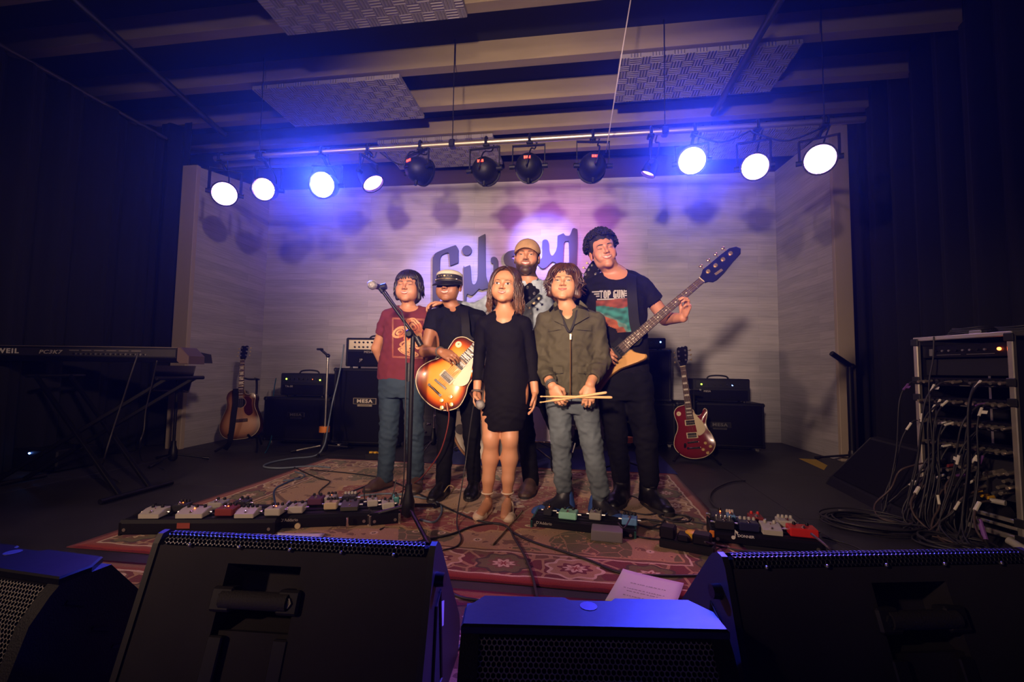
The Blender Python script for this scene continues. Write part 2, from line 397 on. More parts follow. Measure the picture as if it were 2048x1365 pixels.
drape((XR, 4.75), (XR, .55), ZR, 'black pleated drape running towards the audience on the far right', 4)
drape((2.68, 4.95), (XR+1.2, 4.95), 3.42, 'black drape beside the right edge of the panelled recess', 1)
def pipe(name, p, q, r, m, label, cat): b = MB(); b.cyl(p, q, r, n=12); return tag(b.build(name, m, smooth=40), label, cat)
pipe('drape_track', (XL, .5, ZL+.02), (XL, 4.0, ZL+.02), .018, mat('track_grey', (.10, .09, .09), .5, .6), 'grey drape track along the upper left', 'rail')
pipe('drape_track', (XR, .5, ZR+.02), (XR, 4.75, ZR+.02), .018, mat('track_grey'), 'grey drape track along the upper right', 'rail')
# hidden back of the hall behind the camera, so that nothing shines in from outside
# ---------------------------------------------------------------- rugs
def rug_mat():
    m = mat('persian_rug', (.3, .1, .08), .95); n, l, b = nodes(m)
    def N(t, **k):
        o = n.new(t)
        for a, v in k.items(): setattr(o, a, v)
        return o
    def M(op, a, b_=None, c=None):
        o = N('ShaderNodeMath', operation=op)
        for i, v in enumerate((a, b_, c)):
            if v is None: continue
            if isinstance(v, (int, float)): o.inputs[i].default_value = v
            else: l.new(v, o.inputs[i])
        return o.outputs[0]
    tc = N('ShaderNodeTexCoord'); sp = N('ShaderNodeSeparateXYZ'); wob = N('ShaderNodeTexNoise'); wob.inputs['Scale'].default_value = 9; l.new(tc.outputs['Object'], wob.inputs['Vector'])
    add = N('ShaderNodeMixRGB', blend_type='ADD'); add.inputs[0].default_value = .035; l.new(tc.outputs['Object'], add.inputs[1]); l.new(wob.outputs['Color'], add.inputs[2]); l.new(add.outputs[0], sp.inputs[0])
    x, y = sp.outputs[0], sp.outputs[1]
    ax = M('ABSOLUTE', M('ADD', x, -.0175)); ay = M('ABSOLUTE', M('ADD', y, -.0175))
    ex = M('SUBTRACT', 1.525, ax); ey = M('SUBTRACT', 1.075, ay); e = M('MINIMUM', ex, ey)       # distance from the edge
    sx = M('ABSOLUTE', M('SINE', M('MULTIPLY', ax, 9.2))); sy = M('ABSOLUTE', M('SINE', M('MULTIPLY', ay, 9.2)))
    # scrolling vines: warped rings on a mirrored field
    cb = N('ShaderNodeCombineXYZ'); l.new(ax, cb.inputs[0]); l.new(ay, cb.inputs[1])
    v1 = N('ShaderNodeTexVoronoi', feature='DISTANCE_TO_EDGE'); v1.inputs['Scale'].default_value = 9.5; v1.inputs['Randomness'].default_value = .8; l.new(cb.outputs[0], v1.inputs['Vector'])
    v2 = N('ShaderNodeTexVoronoi', feature='F1'); v2.inputs['Scale'].default_value = 9.5; v2.inputs['Randomness'].default_value = .8; l.new(cb.outputs[0], v2.inputs['Vector'])
    v3 = N('ShaderNodeTexVoronoi', feature='F1'); v3.inputs['Scale'].default_value = 21; v3.inputs['Randomness'].default_value = .55; l.new(cb.outputs[0], v3.inputs['Vector'])
    nz = N('ShaderNodeTexNoise'); nz.inputs['Scale'].default_value = 7; nz.inputs['Detail'].default_value = 2; l.new(cb.outputs[0], nz.inputs['Vector'])
    big = N('ShaderNodeTexNoise'); big.inputs['Scale'].default_value = 2.6; big.inputs['Detail'].default_value = 0; l.new(cb.outputs[0], big.inputs['Vector'])
    def mix(fac, a, b_):
        o = N('ShaderNodeMix', data_type='RGBA'); l.new(fac, o.inputs[0])
        for i, v in ((6, a), (7, b_)):
            if isinstance(v, tuple): o.inputs[i].default_value = (*v, 1)
            else: l.new(v, o.inputs[i])
        return o.outputs[2]
    def gt(a, t): return M('GREATER_THAN', a, t)
    def lt(a, t): return M('LESS_THAN', a, t)
    def band(a, lo, hi): return M('MULTIPLY', gt(a, lo), lt(a, hi))
    red, wine, tan, gold, cream, olive, brown, dark = (.20, .028, .022), (.115, .014, .022), (.30, .17, .085), (.36, .21, .085), (.46, .34, .22), (.105, .080, .030), (.13, .055, .030), (.045, .022, .020)
    rad = M('SQRT', M('ADD', M('MULTIPLY', M('DIVIDE', ax, 1.25), M('DIVIDE', ax, 1.25)), M('MULTIPLY', M('DIVIDE', ay, .80), M('DIVIDE', ay, .80))))
    scal = M('ADD', rad, M('MULTIPLY', M('SINE', M('MULTIPLY', M('ARCTAN2', ay, ax), 26)), .022))
    field = mix(gt(big.outputs['Fac'], .50), tan, olive); field = mix(gt(nz.outputs['Fac'], .60), field, brown)
    field = mix(band(scal, .30, .70), field, red); field = mix(band(scal, .30, .33), field, cream); field = mix(band(scal, .69, .72), field, gold)
    leaf = lt(v3.outputs['Distance'], .26); field = mix(leaf, field, gold); field = mix(lt(v3.outputs['Distance'], .13), field, wine)
    field = mix(lt(v1.outputs['Distance'], .020), field, tan)
    fl_ = band(v2.outputs['Distance'], .10, .20); field = mix(fl_, field, cream); field = mix(lt(v2.outputs['Distance'], .10), field, dark); field = mix(lt(v2.outputs['Distance'], .05), field, gold)
    # border: rows of rosettes between guard stripes
    along = M('ADD', M('MULTIPLY', gt(ex, ey), x), M('MULTIPLY', lt(ex, ey), y))
    u = M('SUBTRACT', M('FRACT', M('MULTIPLY', along, 1/.30)), .5); w_ = M('SUBTRACT', M('DIVIDE', M('SUBTRACT', e, .075), .22), .5)
    rr = M('SQRT', M('ADD', M('MULTIPLY', u, u), M('MULTIPLY', M('MULTIPLY', w_, w_), .9)))
    pet = M('ADD', rr, M('MULTIPLY', M('SINE', M('MULTIPLY', M('ARCTAN2', w_, u), 8)), .035))
    bd = mix(gt(nz.outputs['Fac'], .52), wine, brown); bd = mix(lt(v1.outputs['Distance'], .05), bd, tan)
    odd = gt(M('FRACT', M('MULTIPLY', along, 1/.60)), .5)
    bd = mix(lt(pet, .40), bd, mix(odd, cream, dark)); bd = mix(lt(pet, .35), bd, mix(odd, tan, olive)); bd = mix(lt(pet, .22), bd, mix(odd, wine, brown)); bd = mix(lt(pet, .14), bd, cream); bd = mix(lt(pet, .06), bd, red)
    out = mix(lt(e, .335), field, gold); out = mix(lt(e, .325), out, brown); out = mix(lt(e, .305), out, cream); out = mix(lt(e, .295), out, bd); out = mix(lt(e, .082), out, cream); out = mix(lt(e, .070), out, red); out = mix(lt(e, .02), out, wine)
    fine = N('ShaderNodeTexNoise'); fine.inputs['Scale'].default_value = 220; l.new(tc.outputs['Object'], fine.inputs['Vector'])
    sc = N('ShaderNodeVectorMath', operation='SCALE'); l.new(out, sc.inputs[0]); l.new(M('ADD', M('MULTIPLY', fine.outputs['Fac'], 1.4), .65), sc.inputs['Scale']); l.new(sc.outputs[0], b.inputs['Base Color'])
    bp = N('ShaderNodeBump'); bp.inputs['Strength'].default_value = .5; bp.inputs['Distance'].default_value = .004; l.new(fine.outputs['Fac'], bp.inputs['Height']); l.new(bp.outputs[0], b.inputs['Normal'])
    b.inputs['Sheen Weight'].default_value = .15; b.inputs['Specular IOR Level'].default_value = .1
    return m
RUGM = rug_mat()
def rug(label, cx, cy, w_, d_, rot=0, th=.0045, nx=60, ny=40, seed=0):
    o = bpy.data.objects.new('rug', bpy.data.meshes.new('rug')); C.objects.link(o); V = []; F_ = []
    for j in range(ny+1):
        for i in range(nx+1):
            x, y = (i/nx-.5)*w_, (j/ny-.5)*d_; h = th+.001*math.sin(x*5+seed)*math.sin(y*7+1+seed)
            V.append((x+.004*math.sin(y*6+seed), y+.006*math.sin(x*4+seed), h))
    for j in range(ny):
        for i in range(nx): a = j*(nx+1)+i; F_.append((a, a+1, a+nx+2, a+nx+1))
    o.data.from_pydata(V, [], F_); o.data.materials.append(RUGM); o.data.polygons.foreach_set('use_smooth', [True]*len(F_))
    md = o.modifiers.new('pile', 'SOLIDIFY'); md.thickness = th*.8
    o.location = (cx, cy, .0005); o.rotation_euler = (0, 0, R(rot)); return tag(o, label, 'rug')
RUG = rug('large red and gold patterned rug under the group, red border', -.745, 2.86, 3.05, 2.15)
rug('second patterned rug nearer the audience, lit purple', -.75, .64, 2.9, 2.15, 0.6, .0045, seed=3)
b = MB()
# drum carpet behind the group, blue stage light put into its colour
b = MB(); b.box((-.25, 4.42, .004), (2.1, 1.0, .006), bev=.003); tag(b.build('drum_mat', mat('mat_lit_blue', (.02, .03, .16), .95)), 'mat under the drum kit behind the group, blue stage light in its colour', 'mat')
# strip of yellow tape by the right wing
a1, a2, a3, a4 = fl(1598, 918), fl(1632, 920), fl(1655, 932), fl(1648, 941)
b = MB(); V = [a1, a4, a3, a2]; b.add([v+Vector((0, 0, .0025)) for v in V]+[v+Vector((0, 0, .0005)) for v in V], [(0, 1, 2, 3), (7, 6, 5, 4)]+[(i, 4+i, 4+(i+1) % 4, (i+1) % 4) for i in range(4)]); tag(b.build('floor_tape', mat('tape_yellow', (.55, .36, .02), .6)), 'bright yellow hazard tape on the floor by the right wing', 'tape')
# ---------------------------------------------------------------- lighting pipe and fixtures
PY = 3.55
PIPEM = mat('pipe_steel', (.55, .47, .36), .35, .9)
pl, pr_ = at(430, 318, PY), at(1700, 258, PY); pz = (at(660, 301, PY).z+at(1400, 262, PY).z)/2
root = thing('lighting_pipe', 'long steel lighting pipe under the ceiling carrying all the stage lamps', 'pipe', (pl.x, PY, pz))
b = MB(); b.cyl((pl.x, PY, pz), (pr_.x+.1, PY, pz), .024, n=14); b.build('pipe', PIPEM, root, smooth=40)
for px in (520, 905, 1330, 1650):
    x = at(px, 280, PY).x; b = MB(); b.cyl((x, PY, pz), (x, PY, ZB+.19), .004, n=8); b.box((x, PY, pz), (.05, .07, .07), bev=.01); b.build('drop_rod', DARKM, root)
LEDR = mat('led_red', (.1, 0, 0), emit=(1, .02, .01), estr=14)
CAN = mat('can_black', (.006, .0055, .007), .5, .1, spec=.3)
def lens_mat(name, col, s): return mat(name, (.8, .8, .8), .3, emit=col, estr=s)
def fixture(px, py, rpx, aim, label, lens=None, power=0, col=(1, 1, 1), ang=40, digits=False, dy=0.0, dots=None, target=None, blend=.6, thin=False):
    # px, py: centre of the lens face (or of the can seen from behind); aim: where the beam leaves
    c = at(px, py, PY+dy); r = rpx/ppm(c); d = Vector(aim).normalized(); x, y, _ = frame(d)
    top = Vector((c.x, PY, pz)) if dy == 0 else Vector((c.x, PY, pz))
    L = r*(1.6 if digits else 2.0); back = c-d*L
    root = thing('stage_light', label, 'lamp', tuple(c), group='LED par cans on the lighting pipe')
    b = MB(); prof = [(r*.16, -L*1.02), (r*.42, -L*.98), (r*.72, -L*.86), (r*.92, -L*.62), (r*1.0, -L*.40), (r*1.0, 0), (r*1.10, 0), (r*1.10, .02), (r*.98, .02), (r*.98, -.005)]
    b.lathe(prof, c, d, 24); b.build('housing', CAN, root, smooth=35)
    for q in (-1, 1):
        b = MB(); s = c-d*(L*.42)+x*(q*r*1.12); b.cyl(s-x*(q*.01), s+x*(q*.035), .020, n=10); b.build('yoke_knob', CAN, root, smooth=40)
    pv = c-d*(L*.42); yk = MB(); u0 = pv-x*(r*1.22); u1 = pv+x*(r*1.22); tp = Vector((pv.x, pv.y, top.z-.075)); h = max(.10, top.z-.09-pv.z)
    w0 = u0+Vector((0, 0, h)); w1 = u1+Vector((0, 0, h)); w0.z = w1.z = top.z-.085
    for a, e in ((u0, w0), (w0, w1), (w1, u1)):
        f = frame(e-a); Mx = basis(f[0], f[1], f[2], (a+e)/2); m2 = MB(Mx); m2.box((0, 0, 0), (.028, .007, (e-a).length+.006)); yk.add(m2.v, m2.f)
    yk.build('yoke', CAN, root)
    cl = MB(); mid = (w0+w1)/2; cl.cyl(mid, Vector((mid.x, PY, top.z-.03)), .012, n=8); cl.tube([Vector((mid.x, PY-.036, top.z-.03)), Vector((mid.x, PY-.034, top.z+.02)), Vector((mid.x, PY, top.z+.038)), Vector((mid.x, PY+.034, top.z+.02)), Vector((mid.x, PY+.034, top.z-.03))], .011, 8, smooth=3); cl.box((mid.x, PY, top.z-.035), (.05, .07, .02), bev=.004); cl.build('clamp', CAN, root, smooth=40)
    g = MB(); e = c-d*L*.95; g.tube([e, e-d*.05+Vector((0, 0, -.03)), e-d*.03+Vector((.03, 0, .10)), Vector((mid.x+.04, PY+.03, top.z-.06)), Vector((mid.x+.07, PY, top.z+.03))], .006, 6, smooth=5); g.build('power_cable', CAN, root, smooth=True)
    if digits:
        f = MB(); bk = c-d*(L*.80); zz = Vector((0, 0, 1)); zz = (zz-d*zz.dot(d)).normalized(); xx = zz.cross(-d).normalized(); o_ = c-d*(L*.93)+zz*(r*.40)
        Mx = basis(xx, zz, -d, o_); f = MB(Mx); f.box((0, 0, 0), (r*.62, r*.34, .02), bev=.003); f.build('display_box', CAN, root)
        st_ = MB(); st_.cyl(c-d*(L*.5)-zz*(r*.95), c-d*(L*.55)-zz*(r*1.32), r*.16, r*.12, n=10); st_.build('floor_stub', CAN, root, smooth=40)
        for k in (-1, 0, 1):
            m2 = MB(Mx); m2.box((k*r*.17, 0, .011), (r*.12, r*.17, .004)); m2.build('display_digit', LEDR, root)
        m2 = MB(Mx)
        for k in (-1, 1): m2 = MB(Mx); m2.ball((k*r*.2-r*.1, -r*.34, .004), r*.055, 8); m2.build('button', mat('steel_knob', (.45, .42, .36), .35, .8), root, smooth=True)
    if lens:
        f = MB(Matrix()); f.lathe([(0, -.004), (r*.97, -.004), (r*.97, -.012)], c, d, 28); f.build('lens', lens, root, smooth=30)
        if dots:
            n = 0
            for rr, cnt in ((.86, 22), (.62, 14), (.36, 8), (.0, 1)):
                for k in range(cnt):
                    a = 6.283*k/cnt+rr; m2 = MB(); p = c+(x*math.cos(a)+y*math.sin(a))*(r*rr)+d*.002; m2.lathe([(r*.075, -.005), (r*.075, .003), (r*.05, .007), (0, .009)], p, d, 8); m2.build('led_emitter', dots[n % len(dots)], root, smooth=True); n += 1
    if power:
        l = bpy.data.lights.new('beam', 'SPOT'); l.energy = power; l.color = col; l.spot_size = R(ang); l.spot_blend = blend; l.shadow_soft_size = r*.7
        o = bpy.data.objects.new('beam', l); C.objects.link(o); o.location = c+d*.03
        dd = (Vector(target)-o.location) if target else d
        o.rotation_euler = dd.to_track_quat('-Z', 'Y').to_euler()
    return root
LW = lens_mat('lens_white', (.80, .32, 1.0), 9); LB = lens_mat('lens_blue_white', (.05, .07, 1.0), 60)
EM = mat('emit_magenta', emit=(1, .10, .75), estr=9); EB = mat('emit_blue', emit=(.20, .25, 1), estr=14); EW = mat('emit_white', emit=(1, .95, 1), estr=16)
tc_ = Vector((-.3, 1.0, .2))
fixture(449, 388, 22.5, at(449, 388, PY)*-1+Vector((-.2, 0, .6)), 'bright lilac-white lamp at the far left end of the pipe', LW, 34, (.62, .14, 1.0), 34, dots=(EW, EW, EM), target=(-.9, 1.4, 0))
fixture(528, 379, 21.5, (.30, -1, -.34), 'round white lamp with magenta rim, second from the left end', LW, 34, (.9, .14, .8), 34, dots=(EW, EM, EB, EW), target=(-.4, 1.4, 0))
fixture(645, 370, 25, (.16, -1, -.36), 'glaring blue-white lamp, third from the left', LB, 1900, (.03, .06, 1.0), 50, dots=(EW, EB), target=(-.2, 0, .72), blend=.7)
fixture(745, 365, 21, (.56, -.14, -.80), 'tilted pale lamp seen nearly edge-on, fourth from the left', LW, 10, (.7, .4, 1.0), 50, target=(.6, 3.2, 0))
fixture(848, 345, 25, (.55, 1, .02), 'black lamp turned sideways with one red light, left of the dark group', digits=True)
fixture(974, 345, 25, (.12, 1, .12), 'black lamp seen from behind with red display, second of the dark group', digits=True)
fixture(1059, 338, 26, (0, 1, .15), 'black lamp seen from behind with red display, above the man in the cap', digits=True)
fixture(1183, 338, 26, (-.14, 1, .10), 'black lamp seen from behind with red display, beside the pale cord', digits=True)
fixture(1297, 345, 14, (-.42, .05, -1), 'dark lamp seen side-on with a thin pink glowing rim', LW, 6, (.9, .4, 1.0), 60, target=(.4, 3.4, 0))
fixture(1384, 322, 26, (-.22, -1, -.34), 'glaring blue-white lamp right of centre', LB, 1900, (.03, .05, 1.0), 50, dots=(EW, EB), target=(.1, 0, .72), blend=.7)
fixture(1510, 334, 25, (-.26, -1, -.42), 'white lamp with purple rim, second from the right end', LW, 85, (1.0, .28, .80), 34, dots=(EW, EW, EM, EB), target=(.0, 1.4, 0))
fixture(1640, 319, 28, (-.42, -1, -.38), 'large lilac-white lamp at the right end of the pipe', LW, 80, (.90, .28, .95), 34, dots=(EW, EW, EM, EB), target=(.3, 1.4, 0))
# the dark cans throw their colour on the wall and the lettering
def wash(px, py, tpx, tpy, e, col, ang, blend=.9): 
    c = at(px, py, PY); t = at(tpx, tpy, 5.75); s = spot('wall_wash', c+Vector((0, .42, -.12)), t, e, col, ang, blend, .07); return s
wash(1059, 338, 1088, 498, 1000, (.15, .15, 1.0), 32)
wash(974, 345, 905, 555, 380, (.22, .20, 1.0), 38)
wash(1183, 338, 1120, 500, 120, (.85, .14, 1.0), 70)
wash(848, 345, 800, 520, 60, (.70, .30, 1.0), 85)
# loose cables draped along the pipe
for i, (p, q, sag) in enumerate((((760, 305), (850, 300), 30), ((1385, 268), (1500, 262), 20), ((1500, 262), (1640, 258), 22))):
    a, c = at(*p, PY-.03), at(*q, PY-.03); m_ = (a+c)/2-Vector((0, 0, sag/260)); b = MB(); b.tube([a, m_, c], .006, 6, smooth=8)
    tag(b.build('lamp_cable', CAN, smooth=True), ('thin black cable sagging beside the leftmost dark lamp', 'thin black cable sagging right of the right-hand glaring blue lamp', 'thin black cable sagging to the right end lamp')[i], 'cable')
# ---------------------------------------------------------------- wall lettering, cut from thick dark board and held off the wall
wd = (Vector((BR[0], BR[1], 0))-Vector((BL[0], BL[1], 0))).normalized(); wn = Vector((wd.y, -wd.x, 0))
def on_wall(px, py, off=0.0):
    d = ray(px, py); p0 = Vector((BL[0], BL[1], 0))+wn*off; t = (p0-CAM).dot(wn)/d.dot(wn); return CAM+d*t
SIGN = mat('sign_charcoal', (.035, .034, .040), .55)
o0 = on_wall(1010, 540); WM = basis(wd, Vector((0, 0, 1)), wn, o0)
sign = thing('wall_sign', 'large dark cut-out script lettering on the pale back wall behind the group', 'sign', WM)
def s2(px, py): p = WM.inverted() @ on_wall(px, py, .05); return (p.x, p.y)
def letter(name, pts, hole=None, k=4, label=None):
    poly = spl2([s2(*p) for p in pts], k)
    b = MB(WM); b.prism(poly, .030, .075); b.build(name, SIGN, sign)
def C4(sx, sy): return (820+sx/5.689, 440+sy/5.689)
def lett(name, pts): letter(name, [C4(*p) for p in pts], k=1)
def sm(pts, k=5): return [(p.x, p.y) for p in spline([(x, y, 0) for x, y in pts], k)]
# traced strokes (crop 820..1180 x 440..640 at 5.689)
lett('letter', sm([(262, 960), (262, 480), (272, 425), (310, 375), (500, 300), (530, 302), (552, 340), (552, 370)])+[(552, 490), (460, 524)]+sm([(458, 520), (452, 420), (445, 385), (420, 378), (370, 400), (345, 440), (340, 500)])+[(338, 960)])
lett('letter', sm([(615, 960), (612, 560), (620, 545)])+sm([(685, 520), (690, 560), (700, 690), (720, 735), (745, 730), (768, 680), (776, 600)])+[(780, 205)]+[(858, 165)]+sm([(862, 560), (866, 640), (885, 705), (905, 722), (935, 700), (948, 640), (950, 560), (948, 505), (925, 490), (922, 450), (940, 428), (975, 430), (1000, 460), (1005, 520), (1000, 640), (985, 720), (950, 775)])+sm([(850, 790), (820, 800), (785, 790), (745, 830), (700, 862), (650, 850), (640, 960)]))
b = MB(WM); c0 = s2(*C4(650, 352)); rr = abs(s2(*C4(705, 352))[0]-c0[0]); b.prism([(c0[0]+rr*math.cos(6.283*k/24), c0[1]+rr*1.0*math.sin(6.283*k/24)) for k in range(24)], .030, .075); b.build('letter_dot', SIGN, sign)
lett('letter', sm([(1240, 355), (1180, 350), (1110, 370), (1070, 420), (1070, 480), (1100, 520), (1180, 545), (1230, 570), (1235, 640), (1180, 720)])+sm([(1260, 720), (1300, 620), (1290, 540), (1220, 490), (1190, 460), (1160, 440), (1165, 420), (1240, 410)]))
lett('letter', sm([(1400, 430), (1460, 520), (1500, 555), (1540, 550), (1590, 505), (1620, 480), (1650, 490), (1668, 500)])+sm([(1740, 500), (1748, 300), (1760, 255), (1785, 245), (1808, 270), (1812, 500)])+[(1815, 900), (1895, 900)]+sm([(1895, 560), (1905, 160), (1885, 108), (1850, 105), (1830, 150), (1810, 185), (1770, 185), (1745, 158)])+[(1680, 185), (1676, 300)]+sm([(1660, 360), (1625, 410), (1600, 400), (1582, 340), (1578, 270), (1560, 235), (1525, 232), (1505, 260), (1505, 400), (1490, 450), (1440, 440)]))
# ---------------------------------------------------------------- shared materials for gear
TOLEX = mat('tolex_black', (.006, .0055, .007), .6, bump=.35, bscale=260, spec=.25)
GRILLE = mat('grille_cloth', (.005, .0045, .006), .9, bump=.3, bscale=400, spec=.15)
PLASTIC = mat('plastic_black', (.007, .0065, .008), .42, bump=.12, bscale=220, spec=.35)
SATIN = mat('black_satin', (.006, .0055, .007), .45, spec=.25)
CHROME = mat('chrome', (.75, .73, .70), .14, 1.0)
STEEL = mat('steel', (.45, .43, .40), .32, .9)
ALU = mat('aluminium', (.72, .66, .56), .42, .85, var=.08, vscale=12)
WHITEP = mat('white_paint', (.46, .43, .37), .45); CREAMP = mat('cream_plastic', (.58, .46, .28), .4)
INK = mat('ink_grey', (.42, .38, .34), .6); INKW = mat('ink_white', (.75, .72, .68), .6)
LEDG = mat('led_green', (0, .1, 0), emit=(.45, 1, .04), estr=9); LEDB = mat('led_blue', (0, 0, .1), emit=(.12, .28, 1), estr=22); LEDO = mat('led_orange', (.1, 0, 0), emit=(1, .12, .02), estr=14)
CABLEB = mat('cable_black', (.022, .020, .021), .5); CABLEG = mat('cable_grey_blue', (.13, .17, .22), .5); CABLER = mat('cable_red', (.14, .020, .016), .5); CABLET = mat('cable_teal', (.01, .10, .16), .5)
PAPER = mat('paper_white', (.72, .69, .70), .7)
ORANGE = mat('orange_plastic', (.75, .22, .02), .45); YELLOW = mat('yellow_plastic', (.75, .42, .02), .45)
def floor_M(px, py, rot=0, z=0.0): p = fl(px, py); return Matrix.Translation((p.x, p.y, z)) @ Matrix.Rotation(R(rot), 4, 'Z')
def perforated(name, s, hole, base, rough=.3, metal=.6):       # hexagonal rows of round holes, laid out in metres on the 'run' UVs
    m = mat(name, base, rough, metal); n, l, b = nodes(m); uv = n.new('ShaderNodeUVMap'); uv.uv_map = 'run'; sp = n.new('ShaderNodeSeparateXYZ'); l.new(uv.outputs[0], sp.inputs[0])
    def M(op, *a):
        o = n.new('ShaderNodeMath'); o.operation = op
        for i, v in enumerate(a):
            if isinstance(v, (int, float)): o.inputs[i].default_value = v
            else: l.new(v, o.inputs[i])
        return o.outputs[0]
    ds = []
    for off in (0, .5):
        u = M('SUBTRACT', M('FRACT', M('ADD', M('MULTIPLY', sp.outputs[0], 1/s), off)), .5); v = M('MULTIPLY', M('SUBTRACT', M('FRACT', M('ADD', M('MULTIPLY', sp.outputs[1], 1/(s*1.732)), off)), .5), 1.732)
        ds.append(M('SQRT', M('ADD', M('MULTIPLY', u, u), M('MULTIPLY', v, v))))
    d = M('MINIMUM', *ds); h = M('LESS_THAN', d, hole)
    mx = n.new('ShaderNodeMix'); mx.data_type = 'RGBA'; l.new(h, mx.inputs[0]); mx.inputs[6].default_value = (*base, 1); mx.inputs[7].default_value = (.001, .001, .001, 1); l.new(mx.outputs[2], b.inputs['Base Color'])
    l.new(M('SUBTRACT', 1.0, h) if False else M('MULTIPLY', M('SUBTRACT', 1.0, h), metal), b.inputs['Metallic']); l.new(M('ADD', M('MULTIPLY', h, .9-rough), rough), b.inputs['Roughness']); l.new(M('MULTIPLY', M('SUBTRACT', 1.0, h), .5), b.inputs['Specular IOR Level'])
    bp = n.new('ShaderNodeBump'); bp.inputs['Strength'].default_value = 1; bp.inputs['Distance'].default_value = .004; sm_ = n.new('ShaderNodeMapRange'); sm_.interpolation_type = 'SMOOTHSTEP'; l.new(d, sm_.inputs[0]); sm_.inputs[1].default_value = hole*.8; sm_.inputs[2].default_value = .5; l.new(sm_.outputs[0], bp.inputs['Height']); l.new(bp.outputs[0], b.inputs['Normal'])
    return m
PERF = perforated('perforated_steel', .0105, .36, (.10, .10, .11), .28, .7)
PERFB = perforated('perforated_black', .0098, .40, (.30, .28, .25), .5, .4)
def cable(name, pts, r, m, label=None, group=None, sm_=6, parent=None, cat='cable'):
    b = MB(); b.tube(pts, r, 6, smooth=sm_); o = b.build(name, m, parent, smooth=True)
    if label: tag(o, label, cat, group)
    return o
# ---------------------------------------------------------------- amplifiers
def cab(M, w_, h, d, label, badge=None, bpos=(0, 0), bs=1.0, casters=True, cat='speaker cabinet', bdim=False, lift=.0):
    root = thing('speaker_cabinet', label, cat, M); z0 = (.055 if casters else .012)+lift
    b = MB(M); b.box((0, d/2, z0+h/2), (w_, d, h), bev=.012); b.build('shell', TOLEX, root)
    b = MB(M); b.box((0, -.002, z0+h/2), (w_-.05, .012, h-.05), bev=.003); b.build('grille_cloth', GRILLE, root)
    for sx in (-1, 1):
        for zz in (z0+.02, z0+h-.02):
            c = MB(M); c.box((sx*(w_/2-.016), .014, zz), (.044, .044, .044), bev=.012); c.build('corner_guard', PLASTIC, root)
    for sx in (-1, 1): c = MB(M); c.box((sx*(w_/2+.001), d/2, z0+h*.62), (.006, .17, .07), bev=.002); c.build('side_handle', SATIN, root)
    for sx in (-1, 1):
        for yy in (.06, d-.06):
            c = MB(M); x = sx*(w_/2-.06)
            if casters: c.box((x, yy, z0-.006), (.06, .05, .006)); c.cyl((x-.012, yy, .024), (x+.012, yy, .024), .024, n=12); c.box((x, yy, .036), (.034, .016, .03)); c.build('caster', STEEL, root)
            else: c.cyl((x, yy, lift), (x, yy, z0), .018, n=10); c.build('foot', PLASTIC, root)
    if badge:
        bx, bz = bpos; p = MB(M); p.box((bx, -.011, bz), (.235*bs, .008, .062*bs), bev=.010*bs); q = p.build('badge', mat('badge_dim' if bdim else 'badge_steel', (.06, .055, .05) if bdim else (.34, .29, .22), .45, .6), root)
        p = MB(M); p.box((bx, -.0155, bz), (.22*bs, .003, .050*bs), bev=.006*bs); p.build('badge_field', SATIN, q)
        p = MB(M); p.box((bx, -.011, bz-.043*bs), (.15*bs, .006, .020*bs), bev=.004*bs); p.build('badge_field', mat('badge_dim' if bdim else 'badge_steel'), q)
        T = M @ Matrix.Translation((bx, -.0175, bz)) @ Matrix.Rotation(R(90), 4, 'X'); lm = mat('badge_ink_dim', (.10, .09, .08), .5) if bdim else mat('badge_ink', (.62, .55, .44), .4)
        text_mesh(badge, .046*bs, T, .001, 'lettering', lm, q, spacing=1.15, bold=.0016*bs, xs=1.3)
        text_mesh('ENGINEERING', .013*bs, M @ Matrix.Translation((bx, -.0147, bz-.043*bs)) @ Matrix.Rotation(R(90), 4, 'X'), .0006, 'lettering', SATIN, q, spacing=1.2)
    return root
def amp_head(M, w_, h, d, label, z, leds=(), knobs=8, rows=1, panel=None, lights=(), logo=None, handle=True, panel_h=.34, knobm=None):
    root = thing('guitar_amplifier', label, 'amplifier', M); pm = panel or SATIN
    b = MB(M); b.box((0, d/2, z+.018+h/2), (w_, d, h), bev=.010); b.build('shell', TOLEX, root)
    ph = h*panel_h; pz = z+.018+h-.022-ph/2
    b = MB(M); b.box((0, -.002, pz), (w_-.07, .010, ph), bev=.002); b.build('control_panel', pm, root)
    b = MB(M); b.box((0, -.002, z+.018+(h-ph-.03)/2), (w_-.05, .008, h-ph-.055), bev=.002); g = b.build('front_grille', GRILLE, root)
    for k in range(rows):
        for i in range(knobs):
            x = -w_/2+.08+(w_-.16)*(i+.5)/knobs; zz = pz+(ph*.24*(1-2*k) if rows > 1 else 0); c = MB(M); c.lathe([(.0105, 0), (.0105, .006), (.008, .014), (.0001, .015)], (x, -.006, zz), (0, -1, 0), 10); c.build('knob', knobm or PLASTIC, root, smooth=40)
    for fx, fz, m in lights: c = MB(M); c.ball((fx*w_, -.009, pz+fz*h), .0085, 8); c.build('pilot_light', m, root, smooth=True)
    if handle: c = MB(M); c.tube([(-.11, d/2, z+.018+h), (-.085, d/2, z+h+.043), (0, d/2, z+h+.052), (.085, d/2, z+h+.043), (.11, d/2, z+.018+h)], .009, 8, smooth=4); c.build('handle', PLASTIC, root, smooth=True)
    for sx in (-1, 1):
        for yy in (.04, d-.04): c = MB(M); c.cyl((sx*(w_/2-.05), yy, z), (sx*(w_/2-.05), yy, z+.02), .015, n=10); c.build('foot', PLASTIC, root)
    if logo:
        for t, fx, fz, s_ in logo: text_mesh(t, s_, M @ Matrix.Translation((fx*w_, -.0075, z+.018+fz*h)) @ Matrix.Rotation(R(90), 4, 'X'), .0006, 'lettering', INK, g, spacing=1.1)
    return root
